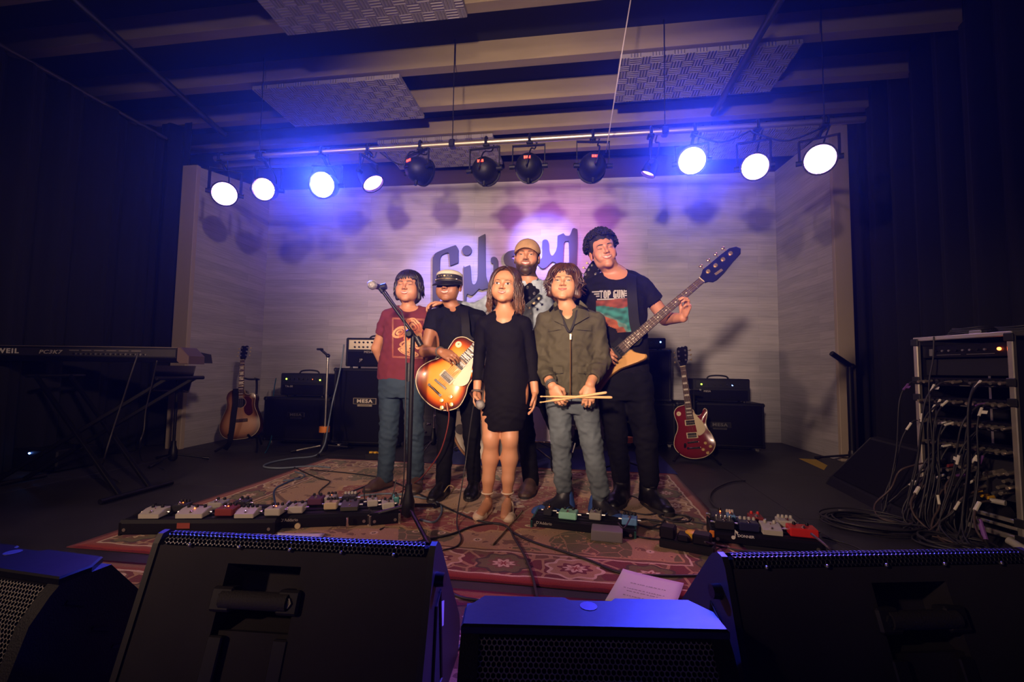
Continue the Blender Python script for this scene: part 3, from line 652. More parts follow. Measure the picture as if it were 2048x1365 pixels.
def span(xl, xr, py): a = fl((xl+xr)/2, py); return (xr-xl)/ppm(a)
def hgt(px, yt, yb): a = fl(px, yb); return (at(px, yt, a.y).z)
M1 = floor_M(590, 893, 5); w1 = span(521, 659, 893); h1 = hgt(590, 795, 893)-.055
cab(M1, w1, h1, .36, 'low black guitar cabinet with a dim badge, on the left by the acoustic guitar', 'MESA', (0, .055+h1*.60), .80, bdim=True)
amp_head(M1 @ Matrix.Translation((.03, .05, 0)), span(553, 648, 893), .235, .26, 'small black amp head with green and red lights on the left low cabinet', h1+.055, knobs=7, lights=((-.36, 0, LEDG), (.20, 0, LEDO), (.38, -.03, LEDG)), logo=(('TA-30', -.3, .40, .03),))
M2 = floor_M(727, 900, 3); w2 = span(660, 796, 900); h2 = hgt(727, 737, 900)-.055
cab(M2, w2, h2, .36, 'tall black cabinet with a bright steel badge behind the child in maroon', 'MESA', (0, .055+h2*.565), 1.05)
PANELC = mat('panel_chrome', (.55, .50, .42), .30, .8)
amp_head(M2 @ Matrix.Translation((.06, .04, 0)), span(679, 800, 900), .30, .28, 'black amp head with a bright panel of knobs on the tall left cabinet', h2+.055, knobs=10, rows=2, panel=PANELC, logo=(('MESA', -.1, .50, .035), ('JP', -.22, .22, .04), ('2C', .18, .22, .03)))
M3 = floor_M(1440, 905, -3); w3 = span(1357, 1524, 905); h3 = hgt(1440, 806, 905)-.055
cab(M3, w3, h3, .36, 'low black guitar cabinet on casters behind the wine-red guitar', 'MESA', (0, .055+h3*.5), .95, bdim=True)
amp_head(M3 @ Matrix.Translation((.03, .05, 0)), span(1388, 1498, 905), .235, .27, 'black amp head with one green and one blue light on the right cabinet', h3+.055, knobs=7, lights=((-.34, 0, LEDG), (.20, -.02, LEDB)), logo=(('MESA', -.24, .42, .028),))
M4 = floor_M(1300, 898, 0); h4 = hgt(1300, 806, 898)-.055
cab(M4, span(1252, 1352, 898), h4, .36, 'lower black bass cabinet of the stack behind the tall bass player', casters=True)
h5 = hgt(1300, 700, 898)-h4-.070
cab(M4, span(1258, 1343, 898), h5, .36, 'upper black bass cabinet of the stack behind the tall bass player', casters=False, lift=h4+.057)
amp_head(M4 @ Matrix.Translation((.0, .05, 0)), span(1268, 1336, 898), .115, .26, 'small black bass amp head with a blue light on top of the stack', h4+h5+.072, knobs=4, lights=((.34, .06, LEDB),), handle=False, panel_h=.55)
# ---------------------------------------------------------------- microphone stands and clutter on poles
def mic(root_label, tip, d, m=None, length=.17, grille=None, name='microphone'):
    d = Vector(d).normalized(); t = Vector(tip); root = thing(name, root_label, 'microphone', tuple(t))
    b = MB(); b.lathe([(0, 0), (.016, .003), (.0245, .014), (.0255, .028), (.0235, .042), (.020, .050)], t, d, 16); b.build('mic_grille', grille or mat('mic_grille', (.34, .32, .30), .5, .6, bump=.8, bscale=400), root, smooth=True)
    b = MB(); b.lathe([(.0265, .028), (.0265, .034)], t, d, 16); b.build('mic_ring', STEEL, root, smooth=40)
    b = MB(); b.lathe([(.019, .048), (.020, .055), (.0165, .075), (.0125, length), (.0, length+.001)], t, d, 14); b.build('mic_handle', m or PLASTIC, root, smooth=40)
    return root
def tripod(root, base, h, spread, hub, leg_az, r=.0135, leg_r=.009, m=SATIN):
    b = MB(); b.cyl((base.x, base.y, hub-.10), (base.x, base.y, h), r, n=12); b.build('pole', m, root, smooth=40)
    b = MB(); b.lathe([(.017, hub-.11), (.034, hub-.09), (.034, hub-.03), (.020, hub+.02), (.018, hub+.06)], (base.x, base.y, 0), (0, 0, 1), 14); b.build('hub', PLASTIC, root, smooth=40)
    for a in leg_az:
        e = base+Vector((math.cos(R(a))*spread, math.sin(R(a))*spread, .012)); s = Vector((base.x, base.y, hub-.05)); b = MB(); b.cyl(s, e, leg_r, n=8); l = b.build('leg', m, root, smooth=40)
        f = MB(); dv = (e-s).normalized(); f.cyl(e-dv*.05, e+dv*.002, leg_r*1.6, n=10); f.build('rubber_foot', PLASTIC, l, smooth=40)
base = fl(815, 1052); Yb = base.y
root = thing('microphone_stand', 'tall black boom microphone stand in front of the child in maroon', 'stand', (base.x, base.y, 0))
ctop = at(820, 668, Yb); tripod(root, base, ctop.z, .34, .155, (-52, 190, 80), .0125, .0105)
q1 = at(766, 585, Yb-.03); q2 = at(841, 688, Yb+.01); b = MB(); b.cyl(q1, q2, .0085, n=10); b.build('boom', SATIN, root, smooth=40)
b = MB(); b.ball(ctop+Vector((0, -.005, 0)), .026, 12); b.cyl(ctop+Vector((0, -.02, 0)), ctop+Vector((.012, -.05, -.004)), .013, n=10); b.build('boom_clutch', PLASTIC, root, smooth=40)
b = MB(); b.cyl(at(833, 675, Yb), at(842, 692, Yb), .016, n=10); b.build('counterweight', PLASTIC, root, smooth=40)
b = MB(); c = at(818, 745, Yb); b.cyl((c.x, c.y, c.z-.05), (c.x, c.y, c.z+.05), .018, n=12); b.build('height_clutch', PLASTIC, root, smooth=40)
b = MB(); b.cyl(at(760, 577, Yb-.03), q1, .012, n=10); b.cyl(at(763, 575, Yb-.03), at(772, 573, Yb-.03), .018, n=10); b.build('mic_clip', PLASTIC, root, smooth=40)
mt = at(740, 569, Yb-.05); md = at(769, 578, Yb+.13)-mt
mic('silver-headed microphone on the boom stand, pointing left', mt, md)
e = mt+Vector(md).normalized()*.17
cable('mic_cable', [e, at(790, 610, Yb-.01), at(806, 632, Yb-.02), at(812, 700, Yb-.03), at(810, 850, Yb-.02), at(806, 980, Yb+.03), fl(790, 1040, .01), fl(760, 1060, .009)], .0038, CABLEB, 'thin black cable running down the tall boom microphone stand')
base = fl(648, 905); root = thing('microphone_stand', 'thin grey microphone stand with an orange clutch between the two left amplifiers', 'stand', (base.x, base.y, 0))
tp = at(656, 712, base.y); tripod(root, base, tp.z, .30, .12, (-70, 200, 60), .011, .008, STEEL)
b = MB(); c = at(649, 859, base.y); b.cyl((c.x, c.y, c.z-.028), (c.x, c.y, c.z+.028), .050, n=14); b.build('clutch', ORANGE, root, smooth=40)
b = MB(); b.cyl(tp, at(640, 698, base.y-.02), .012, n=8); b.ball(tp, .022, 10); b.box(at(640, 699, base.y-.03), (.07, .03, .02), bev=.008); b.build('mic_clip', PLASTIC, root, smooth=40)
base = fl(1252, 938); root = thing('microphone_stand', 'dark stand with an orange clutch behind the legs of the bass player', 'stand', (base.x, base.y, 0))
tp = at(1252, 806, base.y); tripod(root, base, tp.z, .28, .11, (-30, 210, 90), .010, .008)
b = MB(); c = at(1256, 880, base.y); b.cyl((c.x, c.y, c.z-.024), (c.x, c.y, c.z+.024), .042, n=14); b.build('clutch', ORANGE, root, smooth=40)
base = fl(1706, 930); root = thing('microphone_stand', 'heavy black stand with a short slanted top arm beside the right edge of the recess', 'stand', (base.x, base.y, 0))
tp = at(1703, 734, base.y); tripod(root, base, tp.z, .32, .14, (-120, 10, 130), .028, .010)
b = MB(); b.cyl(tp, at(1663, 707, base.y-.05), .024, n=12); b.ball(tp, .034, 10); b.build('boom', SATIN, root, smooth=40)
# ---------------------------------------------------------------- guitars
def outline_lp(): return spl2([(-.130, 0), (-.120, .068), (-.085, .128), (-.025, .163), (.045, .150), (.100, .121), (.150, .112), (.205, .124), (.255, .128), (.293, .098), (.306, .050), (.305, .024), (.262, -.026), (.226, -.038), (.212, -.066), (.226, -.098), (.256, -.112), (.262, -.126), (.240, -.138), (.195, -.128), (.150, -.114), (.100, -.122), (.045, -.150), (-.025, -.163), (-.085, -.128), (-.120, -.068)], 4)
def outline_ac(): return spl2([(-.19, 0), (-.183, .085), (-.150, .155), (-.085, .193), (-.010, .192), (.070, .165), (.135, .140), (.195, .136), (.255, .146), (.305, .130), (.335, .080), (.340, .030), (.325, -.028), (.285, -.040), (.268, -.075), (.280, -.112), (.268, -.136), (.230, -.144), (.195, -.138), (.135, -.140), (.070, -.165), (-.010, -.192), (-.085, -.193), (-.150, -.155), (-.183, -.085)], 4)
def outline_tb(): return spl2([(-.235, .02), (-.225, .085), (-.175, .135), (-.095, .140), (-.02, .118), (.07, .105), (.16, .118), (.22, .130), (.265, .120), (.280, .080), (.285, .026), (.284, -.030), (.286, -.064), (.312, -.106), (.326, -.126), (.310, -.142), (.267, -.133), (.200, -.108), (.149, -.090), (.069, -.085), (-.02, -.105), (-.10, -.120), (-.18, -.105), (-.225, -.045)], 4)
def ringed(mb, poly, zs, c, mi=None):           # stacked copies of an outline drawn towards c: (height, shrink)
    n = len(poly); V = []
    for z, k in zs: V += [(x*(1-k)+c[0]*k, y*(1-k)+c[1]*k, z) for x, y in poly]
    F_ = []
    for l in range(len(zs)-1):
        for i in range(n): j = (i+1) % n; F_.append((l*n+i, l*n+j, (l+1)*n+j, (l+1)*n+i))
    F_.append(tuple(range(n))[::-1]); F_.append(tuple((len(zs)-1)*n+i for i in range(n))); mb.add(V, F_)
def guitar(M, kind, label, burst=None, headface=None, fretm=None, bindm=None, strap=None, cat='guitar', name='electric_guitar'):
    # local x runs from the bridge (0) to the headstock, y towards the bass strings, z out of the top
    root = thing(name, label, cat, M); ac = kind == 'ac'; tb = kind == 'tb'
    out = outline_ac() if ac else outline_tb() if tb else outline_lp(); c = (.04, 0) if ac else (.06, 0)
    area = sum(out[i][0]*out[(i+1) % len(out)][1]-out[(i+1) % len(out)][0]*out[i][1] for i in range(len(out)))
    if area < 0: out = out[::-1]
    if ac: zs = [(-.100, .02), (-.094, 0), (-.004, 0), (0, .012), (.0005, .10), (.0006, .22), (.0007, .40), (.0008, .62), (.0008, .9)]
    elif tb: zs = [(-.040, .03), (-.034, 0), (-.008, 0), (0, .03), (.0004, .15), (.0005, .3), (.0006, .5), (.0006, .8)]
    else: zs = [(-.052, .02), (-.047, 0), (-.006, 0), (-.001, .02), (.001, .08), (.004, .16), (.0075, .26), (.0105, .38), (.012, .55), (.0125, .8)]
    b = MB(M); ringed(b, out, zs, c); body = b.build('body', mat('burst_'+name+kind+label[:6], rough=.42 if tb else .24, attr='Col', coat=.1 if tb else .35, spec=.25 if tb else .4), root, smooth=35)
    cols = burst; n = len(out); a = body.data.color_attributes.new('Col', 'FLOAT_COLOR', 'POINT'); cc = np.ones((len(b.v), 4), np.float32)
    for l in range(len(zs)): cc[l*n:(l+1)*n, :3] = cols[min(l, len(cols)-1)]
    if tb:
        for i in range(len(b.v)):
            lv = zs[i//n][1]; y_ = out[i % n][1]*(1-lv)+c[1]*lv
            if y_ > -.040: cc[i, :3] = (.009, .008, .011)
    a.data.foreach_set('color', cc.ravel())
    sc = .648 if ac else .864 if tb else .628; top = .006 if ac else .004 if tb else .014
    if bindm:
        b = MB(M); b.tube([(x*(1-.004)+c[0]*.004, y*(1-.004)+c[1]*.004, -.0035) for x, y in out], .0032, 6, closed=True); b.build('binding', bindm, root, smooth=True)
    ns = .330 if ac else .285 if tb else .235; wn, wb = (.022, .029) if not tb else (.021, .031)
    b = MB(M); N = 8; V = []; F_ = []
    for x in (ns-.03, sc):
        w_ = wb+(wn-wb)*((x-ns)/(sc-ns)); V += [(x, w_*math.cos(math.pi*k/N), top-.001-(.024 if not ac else .022)*math.sin(math.pi*k/N)) for k in range(N+1)]
    F_ = [(i, i+1, N+2+i, N+1+i) for i in range(N)]+[(N, 0, N+1, 2*N+1)]; b.add(V, F_); b.build('neck', mat('neck_mahogany', (.12, .045, .020), .4, coat=.4) if not tb else mat('neck_dark', (.05, .02, .012), .4, coat=.4), root, smooth=40)
    fb = MB(M); V = []; x0 = ns-(.05 if not ac else .055)
    for x in (x0, sc):
        w_ = wb+(wn-wb)*((x-ns)/(sc-ns)); V += [(x, -w_, top), (x, w_, top), (x, w_*.97, top+.0055), (x, -w_*.97, top+.0055)]
    fb.add(V, [(0, 1, 2, 3), (7, 6, 5, 4), (0, 4, 5, 1), (1, 5, 6, 2), (2, 6, 7, 3), (3, 7, 4, 0)]); fbo = fb.build('fretboard', fretm or mat('rosewood', (.055, .022, .014), .5), root)
    fr = MB(M); ins = []
    for k in range(1, 21 if not ac else 19):
        x = sc*(2**(-k/12)); w_ = wb+(wn-wb)*((x-ns)/(sc-ns)); x2 = sc*(2**(-(k-1)/12)); f = MB(M); f.box((x, 0, top+.0062), (.0022 if not tb else .003, w_*1.94, .0016)); f.build('fret', mat('fret_wire', (.70, .62, .50), .25, .9), fbo)
        if k in (3, 5, 7, 9, 12, 15, 17, 19):
            f = MB(M); xm = (x+x2)/2; ww = (x2-x)*.52
            if tb: f.lathe([(.0045, 0), (.0045, .0012), (0, .0012)], (xm, 0, top+.0052), (M.to_3x3().inverted() @ (M.to_3x3() @ Vector((0, 0, 1)))), 10)
            else: f.box((xm, 0, top+.0056), (ww, w_*1.35, .0012))
            f.build('inlay', mat('pearl', (.62, .56, .46), .25), fbo)
    b = MB(M); b.box((sc+.002, 0, top+.004), (.005, wn*1.95, .010)); b.build('nut', CREAMP, root)
    HM = M @ Matrix.Translation((sc+.004, 0, top-.003)) @ Matrix.Rotation(R(-(13 if not tb else 5)), 4, 'Y').inverted()
    hp = [(0, -.022), (0, .022), (.03, .030), (.055, .040), (.12, .046), (.175, .045), (.186, .030), (.178, .012), (.186, 0), (.178, -.012), (.186, -.030), (.175, -.045), (.12, -.046), (.055, -.040), (.03, -.030)]
    if tb: hp = [(0, -.022), (0, .021), (.03, .036), (.05, .050), (.10, .050), (.18, .052), (.25, .050), (.285, .030), (.292, .002), (.27, -.020), (.21, -.030), (.12, -.050), (.06, -.056), (.035, -.050), (.02, -.030)]
    if ac: hp = [(0, -.022), (0, .022), (.04, .034), (.11, .037), (.165, .036), (.172, .02), (.165, 0), (.172, -.02), (.165, -.036), (.11, -.037), (.04, -.034)]
    b = MB(HM); b.prism(hp, -.014, .0, bev=.0015); h = b.build('headstock', headface or mat('headstock_black', (.010, .009, .012), .2, coat=.6), root)
    nt = 4 if tb else 6
    for k in range(nt):
        if tb: x, s_, y = .062+.056*k, 1, .018
        else: s_ = 1 if k < 3 else -1; x = .052+.045*(k % 3); y = .028*s_
        t = MB(HM); t.cyl((x, y, 0), (x, y, .012), .0062 if not tb else .010, n=10); t.cyl((x, y, 0), (x, y, .003), .0085 if not tb else .013, n=12)
        yo = s_*(.052 if not ac else .044) if not tb else .062
        t.cyl((x, y+s_*.012, -.010), (x, yo+s_*.010, -.010), .003, n=6); t.build('tuner', STEEL if not tb else mat('gold_hw', (.70, .50, .24), .28, .9), h, smooth=40)
        t = MB(HM); t.ball((x, yo+s_*.016, -.010), .0105 if not tb else .014, 8, sc=(1.0, .8, .55)); t.build('tuner_button', CREAMP if not tb else mat('gold_hw'), h, smooth=True)
    if tb:
        t = MB(HM); t.box((.10, -.026, .0005), (.050, .016, .001), Matrix.Rotation(R(-4), 3, 'Z')); t.build('head_emblem', mat('gold_hw'), h)
    else:
        t = MB(HM); t.prism([(.035, -.006), (.03, 0), (.035, .006), (.05, .008), (.064, 0), (.05, -.008)], 0, .0012); t.build('truss_cover', SATIN, h)
    st = MB(M); ns_ = 4 if tb else 6; bz = .012 if ac else .016 if tb else .024
    for k in range(ns_):
        u = k/(ns_-1)*2-1; st.cyl((0 if not tb else 0, u*(.027 if ac else .029 if tb else .026), bz), (sc, u*wn*.78, top+.009), .0007 if not tb else .0013, n=4, cap=False)
    so = st.build('strings', mat('string_wire', (.6, .52, .40), .3, .9), root); so['kind'] = 'stuff'
    if not ac and not tb:
        b = MB(M); gx = spl2([(.235, -.030), (.150, -.036), (.060, -.046), (.052, -.066), (.075, -.100), (.110, -.112), (.150, -.098), (.190, -.070), (.222, -.048)], 3); b.prism(gx, .013, .018); b.build('pickguard', CREAMP, root)
        for x, cv in ((.158, PLASTIC), (.055, mat('coil_black_white', (.05, .045, .04), .4))):
            b = MB(M); b.box((x, 0, .015), (.048, .092, .007), bev=.004); pr = b.build('pickup_ring', CREAMP, root)
            for q in (-1, 1): p = MB(M); p.box((x+q*.0095, 0, .019), (.017, .070, .007), bev=.002); p.build('pickup_coil', cv if q < 0 else (CHROME if 'wine' not in label else PLASTIC), pr)
            p = MB(M)
            for k in range(6): p = MB(M); p.cyl((x+.0095, -.026+.0104*k, .022), (x+.0095, -.026+.0104*k, .0238), .0022, n=6); p.build('pole_piece', CHROME, pr)
        b = MB(M); b.box((0, 0, .019), (.013, .088, .010), Matrix.Rotation(R(4), 3, 'Z'), bev=.002); b.cyl((.0, .038, .010), (0, .038, .022), .006, n=10); b.cyl((.0, -.038, .010), (0, -.038, .022), .006, n=10); b.build('bridge', CHROME, root, smooth=40)
        b = MB(M); b.box((-.046, 0, .021), (.015, .096, .013), bev=.006); b.cyl((-.046, .044, .010), (-.046, .044, .027), .009, n=10); b.cyl((-.046, -.044, .010), (-.046, -.044, .027), .009, n=10); b.build('tailpiece', CHROME, root, smooth=40)
        for x, y in ((-.012, -.094), (-.062, -.070), (-.040, -.128), (-.090, -.100)):
            b = MB(M); b.lathe([(.0135, 0), (.0135, .008), (.0105, .017), (.0, .018)], (x, y, .006), (0, 0, 1), 14); b.build('knob', mat('knob_gold', (.70, .45, .16), .25, .3), root, smooth=40)
        b = MB(M); b.lathe([(.019, 0), (.019, .002), (0, .002)], (.238, .088, .006), (0, 0, 1), 18); sw = b.build('switch_plate', CREAMP, root, smooth=40); b = MB(M); b.cyl((.238, .088, .006), (.244, .090, .022), .0035, .005, n=8); b.build('switch_tip', CREAMP, sw, smooth=40)
    elif tb:
        b = MB(M); b.prism(spl2([(.280, .060), (.262, .105), (.22, .118), (.16, .105), (.06, .090), (-.03, .100), (-.10, .110), (-.16, .06), (-.15, -.05), (-.06, -.045), (.069, -.036), (.18, -.035), (.276, -.033)], 3), .001, .0045); b.build('pickguard', mat('pickguard_black', (.005, .0045, .006), .3, spec=.3), root)
        for x in (.19, .08): b = MB(M); b.box((x, 0, .010), (.040, .092, .014), bev=.003); b.build('pickup', CHROME if False else SATIN, root)
        b = MB(M); b.box((0, 0, .010), (.034, .080, .014), bev=.003); b.build('bridge', CHROME, root)
        for x, y in ((-.05, -.05), (-.09, -.045)): b = MB(M); b.lathe([(.0125, 0), (.0125, .010), (.009, .017), (0, .018)], (x, y, .003), (0, 0, 1), 14); b.build('knob', SATIN, root, smooth=40)
    else:
        b = MB(M); b.lathe([(.050, .0012), (.050, .0022), (0, .0022)], (.185, 0, 0), (0, 0, 1), 28); b.build('sound_hole', mat('hole_black', (.004, .003, .003), .9), root); b = MB(M); b.tube([(.185+.054*math.cos(t), .054*math.sin(t), .0016) for t in np.linspace(0, 6.283, 33)[:-1]], .0022, 5, closed=True); b.build('rosette', CREAMP, root)
        b = MB(M); b.prism(spl2([(.240, -.030), (.185, -.056), (.135, -.035), (.080, -.045), (.045, -.085), (.070, -.125), (.120, -.118), (.165, -.110), (.215, -.108), (.245, -.070)], 3), .001, .003); b.build('pickguard', mat('guard_tortoise', (.07, .012, .010), .2, coat=.5), root)
        b = MB(M); b.box((0, 0, .005), (.035, .155, .009), bev=.003); b.box((.004, 0, .011), (.004, .075, .006)); b.build('bridge', mat('rosewood'), root)
    return root
def gM(bottom, tip, z_hint, kind):
    L = {'lp': (.130, .818), 'ac': (.19, .825), 'tb': (.235, 1.158)}[kind]; x = (tip-bottom); s_ = x.length/(L[0]+L[1]); x.normalize(); z = Vector(z_hint); z = (z-x*z.dot(x)).normalized(); y = z.cross(x)
    return basis(x, y, z, bottom+x*(L[0]*s_)) @ Matrix.Diagonal((s_, s_, s_, 1))
AMBER = [(.020, .007, .006), (.022, .007, .006), (.022, .007, .006), (.03, .006, .005), (.12, .012, .004), (.42, .06, .006), (.66, .19, .012), (.74, .27, .022), (.76, .30, .028), (.76, .30, .03)]
WINE = [(.05, .004, .006)]*3+[(.10, .006, .010), (.13, .008, .012), (.16, .010, .014), (.17, .011, .015), (.17, .011, .015)]
TOBAC = [(.06, .022, .012)]*3+[(.05, .020, .012), (.13, .045, .018), (.32, .13, .05), (.46, .22, .10), (.52, .26, .13), (.54, .28, .14)]
GOLD = [(.32, .16, .035), (.40, .20, .045), (.42, .21, .05), (.42, .21, .05), (.42, .21, .05)]
gb = gM(at(851, 803, 2.705), at(1072, 568, 2.865), (.05, -1, .12), 'lp')
SUN = guitar(gb, 'lp', 'glossy amber sunburst electric guitar held by the child in the captain hat', AMBER, bindm=CREAMP)
gb2 = gM(at(1128, 797, 2.90), at(1482, 494, 2.80), (-.24, -1, .30), 'tb')
BASSG = guitar(gb2, 'tb', 'long-necked bass guitar with a gold body wing held by the tall player', GOLD, name='bass_guitar', headface=mat('headstock_blue_black', (.010, .010, .030), .15, coat=.8))
def strap(M, pts, w_, label=None, parent=None):
    b = MB(); P_ = spline([Vector(p) for p in pts], 6); n = len(P_); V = []
    for i, p in enumerate(P_):
        d = (P_[min(i+1, n-1)]-P_[max(i-1, 0)]).normalized(); nr = (CAM-p).normalized(); s_ = d.cross(nr).normalized(); nn = s_.cross(d)
        V += [p-s_*w_/2, p+s_*w_/2, p+s_*w_/2-nn*.003, p-s_*w_/2-nn*.003]
    F_ = [(i*4+k, (i+1)*4+k, (i+1)*4+(k+1) % 4, i*4+(k+1) % 4) for i in range(n-1) for k in range(4)]+[(0, 1, 2, 3), (n*4-1, n*4-2, n*4-3, n*4-4)]
    b.add(V, F_); return b.build('strap', mat('strap_black', (.006, .005, .007), .7, spec=.2, bump=.2, bscale=200), parent, smooth=40)
strap(None, [gb @ Vector((.300, .05, -.02)), at(933, 672, 2.80), at(931, 645, 2.815), at(929, 624, 2.855), at(932, 612, 2.93)], .052, parent=SUN)
strap(None, [gb2 @ Vector((.25, .11, -.02)), at(1272, 682, 2.862), at(1268, 640, 2.855), at(1264, 590, 2.845), at(1263, 556, 2.90), at(1266, 545, 2.98)], .060, parent=BASSG)
# the man's own guitar: only its head and neck rise behind the jacket
gb3 = gM(at(1046, 748, 2.93), at(1199, 522, 3.02), (.05, -1, .1), 'lp')
guitar(gb3, 'lp', 'black-headed guitar of the man in the cap, its neck rising behind the child in olive', [(.02, .015, .015)]*9)
def guitar_stand(M, h, label):
    root = thing('guitar_stand', label, 'stand', M); b = MB(M); b.tube([(0, .16, .20), (0, .20, .55), (0, .19, h)], .011, 8, smooth=4); b.build('upright', SATIN, root, smooth=40)
    for q in (-1, 1):
        b = MB(M); b.tube([(0, .17, .30), (q*.12, .04, .10), (q*.20, -.10, .012)], .011, 8, smooth=4); b.build('leg', SATIN, root, smooth=40)
        b = MB(M); b.tube([(q*.09, .09, .13), (q*.095, -.02, .135), (q*.095, -.075, .17)], .011, 8, smooth=3); b.build('cradle_arm', PLASTIC, root, smooth=40)
    b = MB(M); b.cyl((0, .17, .30), (0, .34, .012), .011, n=8); b.build('leg', SATIN, root, smooth=40)
    b = MB(M); b.tube([(-.05, .07, h+.01), (-.045, .15, h), (0, .19, h), (.045, .15, h), (.05, .07, h+.01)], .010, 8, smooth=4); b.build('neck_yoke', PLASTIC, root, smooth=40)
    return root
# acoustic on the left, wine-red electric on the right
pb = fl(484, 903); Ma = Matrix.Translation((pb.x, pb.y, 0)) @ Matrix.Rotation(R(8), 4, 'Z')
guitar_stand(Ma, .70, 'black tubular stand holding the sunburst acoustic guitar')
ga = gM(at(478, 879, pb.y-.04), at(487, 689, pb.y+.12), (.25, -1, .22), 'ac')
AC = guitar(ga, 'ac', 'sunburst acoustic guitar with a black strap on the stand at the left wing', TOBAC, bindm=CREAMP, name='acoustic_guitar')
strap(None, [at(471, 778, pb.y-.05), at(472, 800, pb.y-.09), at(468, 830, pb.y-.10), at(464, 860, pb.y-.10), at(459, 885, pb.y-.09), at(450, 900, pb.y-.05)], .045, parent=AC)
pb = fl(1392, 925); Mr = Matrix.Translation((pb.x, pb.y, 0)) @ Matrix.Rotation(R(-10), 4, 'Z')
guitar_stand(Mr, .66, 'black tubular stand holding the wine-red electric guitar')
gr = gM(at(1392, 918, pb.y-.06), at(1361, 691, pb.y+.14), (-.55, -1, .05), 'lp')
guitar(gr, 'lp', 'wine-red electric guitar with cream pickguard on the stand at the right', WINE, bindm=CREAMP)
# ---------------------------------------------------------------- things in hands
GA = at(964, 815, 2.61-.115); mic('grey-headed microphone held low by the girl in the black dress', GA, at(948, 793, 2.61-.02)-GA)
for (p, q, label) in (((1080, 793.5, 2.49), (1225, 795.5, 2.50), 'pale wooden drumstick held level in both hands, the longer-looking one'), ((1079, 805.5, 2.52), (1214, 785.5, 2.475), 'pale wooden drumstick held slightly slanted across the other')):
    a, c = at(*p), at(*q); d = (c-a).normalized(); L = (c-a).length; b = MB(); b.lathe([(0, 0), (.0032, .002), (.0048, .008), (.0030, .016), (.0045, .06), (.0073, L*.30), (.0075, L-.01), (.0055, L-.002), (0, L)], a, d, 12); tag(b.build('drumstick', mat('hickory', (.72, .46, .20), .5), smooth=True), label, 'drumstick')
# ---------------------------------------------------------------- floor wedges
SPK = mat('speaker_paint', (.030, .027, .025), .75, bump=.2, bscale=320, var=.25, vscale=3, spec=.12)
SPKE = mat('speaker_edge', (.018, .0165, .017), .5, spec=.3)
PERFR = perforated('perforated_ridge', .0105, .34, (.07, .07, .075), .36, .6)
def extr(mb, prof, x0, x1, M=None):                       # profile (y, z) run along x
    n = len(prof); V = [(x0, y, z) for y, z in prof]+[(x1, y, z) for y, z in prof]; mb.add(V, [(i, n+i, n+(i+1) % n, (i+1) % n) for i in range(n)]+[tuple(range(n)), tuple(2*n-1-i for i in range(n))])
def uv_run(o, fn):
    uv = o.data.uv_layers.new(name='run'); co = o.data.vertices
    for lp in o.data.loops: uv.data[lp.index].uv = fn(co[lp.vertex_index].co)
def sheet(M, pts, x0, x1, name, m, parent, th=.002):       # a thin curved sheet following (y, z) points, with metre UVs
    n = len(pts); b = MB(M); V = [(x, y, z) for x in (x0, x1) for y, z in pts]; ln = [0]
    for i in range(1, n): ln.append(ln[-1]+math.hypot(pts[i][0]-pts[i-1][0], pts[i][1]-pts[i-1][1]))
    b.add(V, [(i, n+i, n+i+1, i+1) for i in range(n-1)]); o = b.build(name, m, parent, smooth=True); uv = o.data.uv_layers.new(name='run')
    for lp in o.data.loops: k = lp.vertex_index; uv.data[lp.index].uv = ((x1 if k >= n else x0), ln[k % n])
    return o
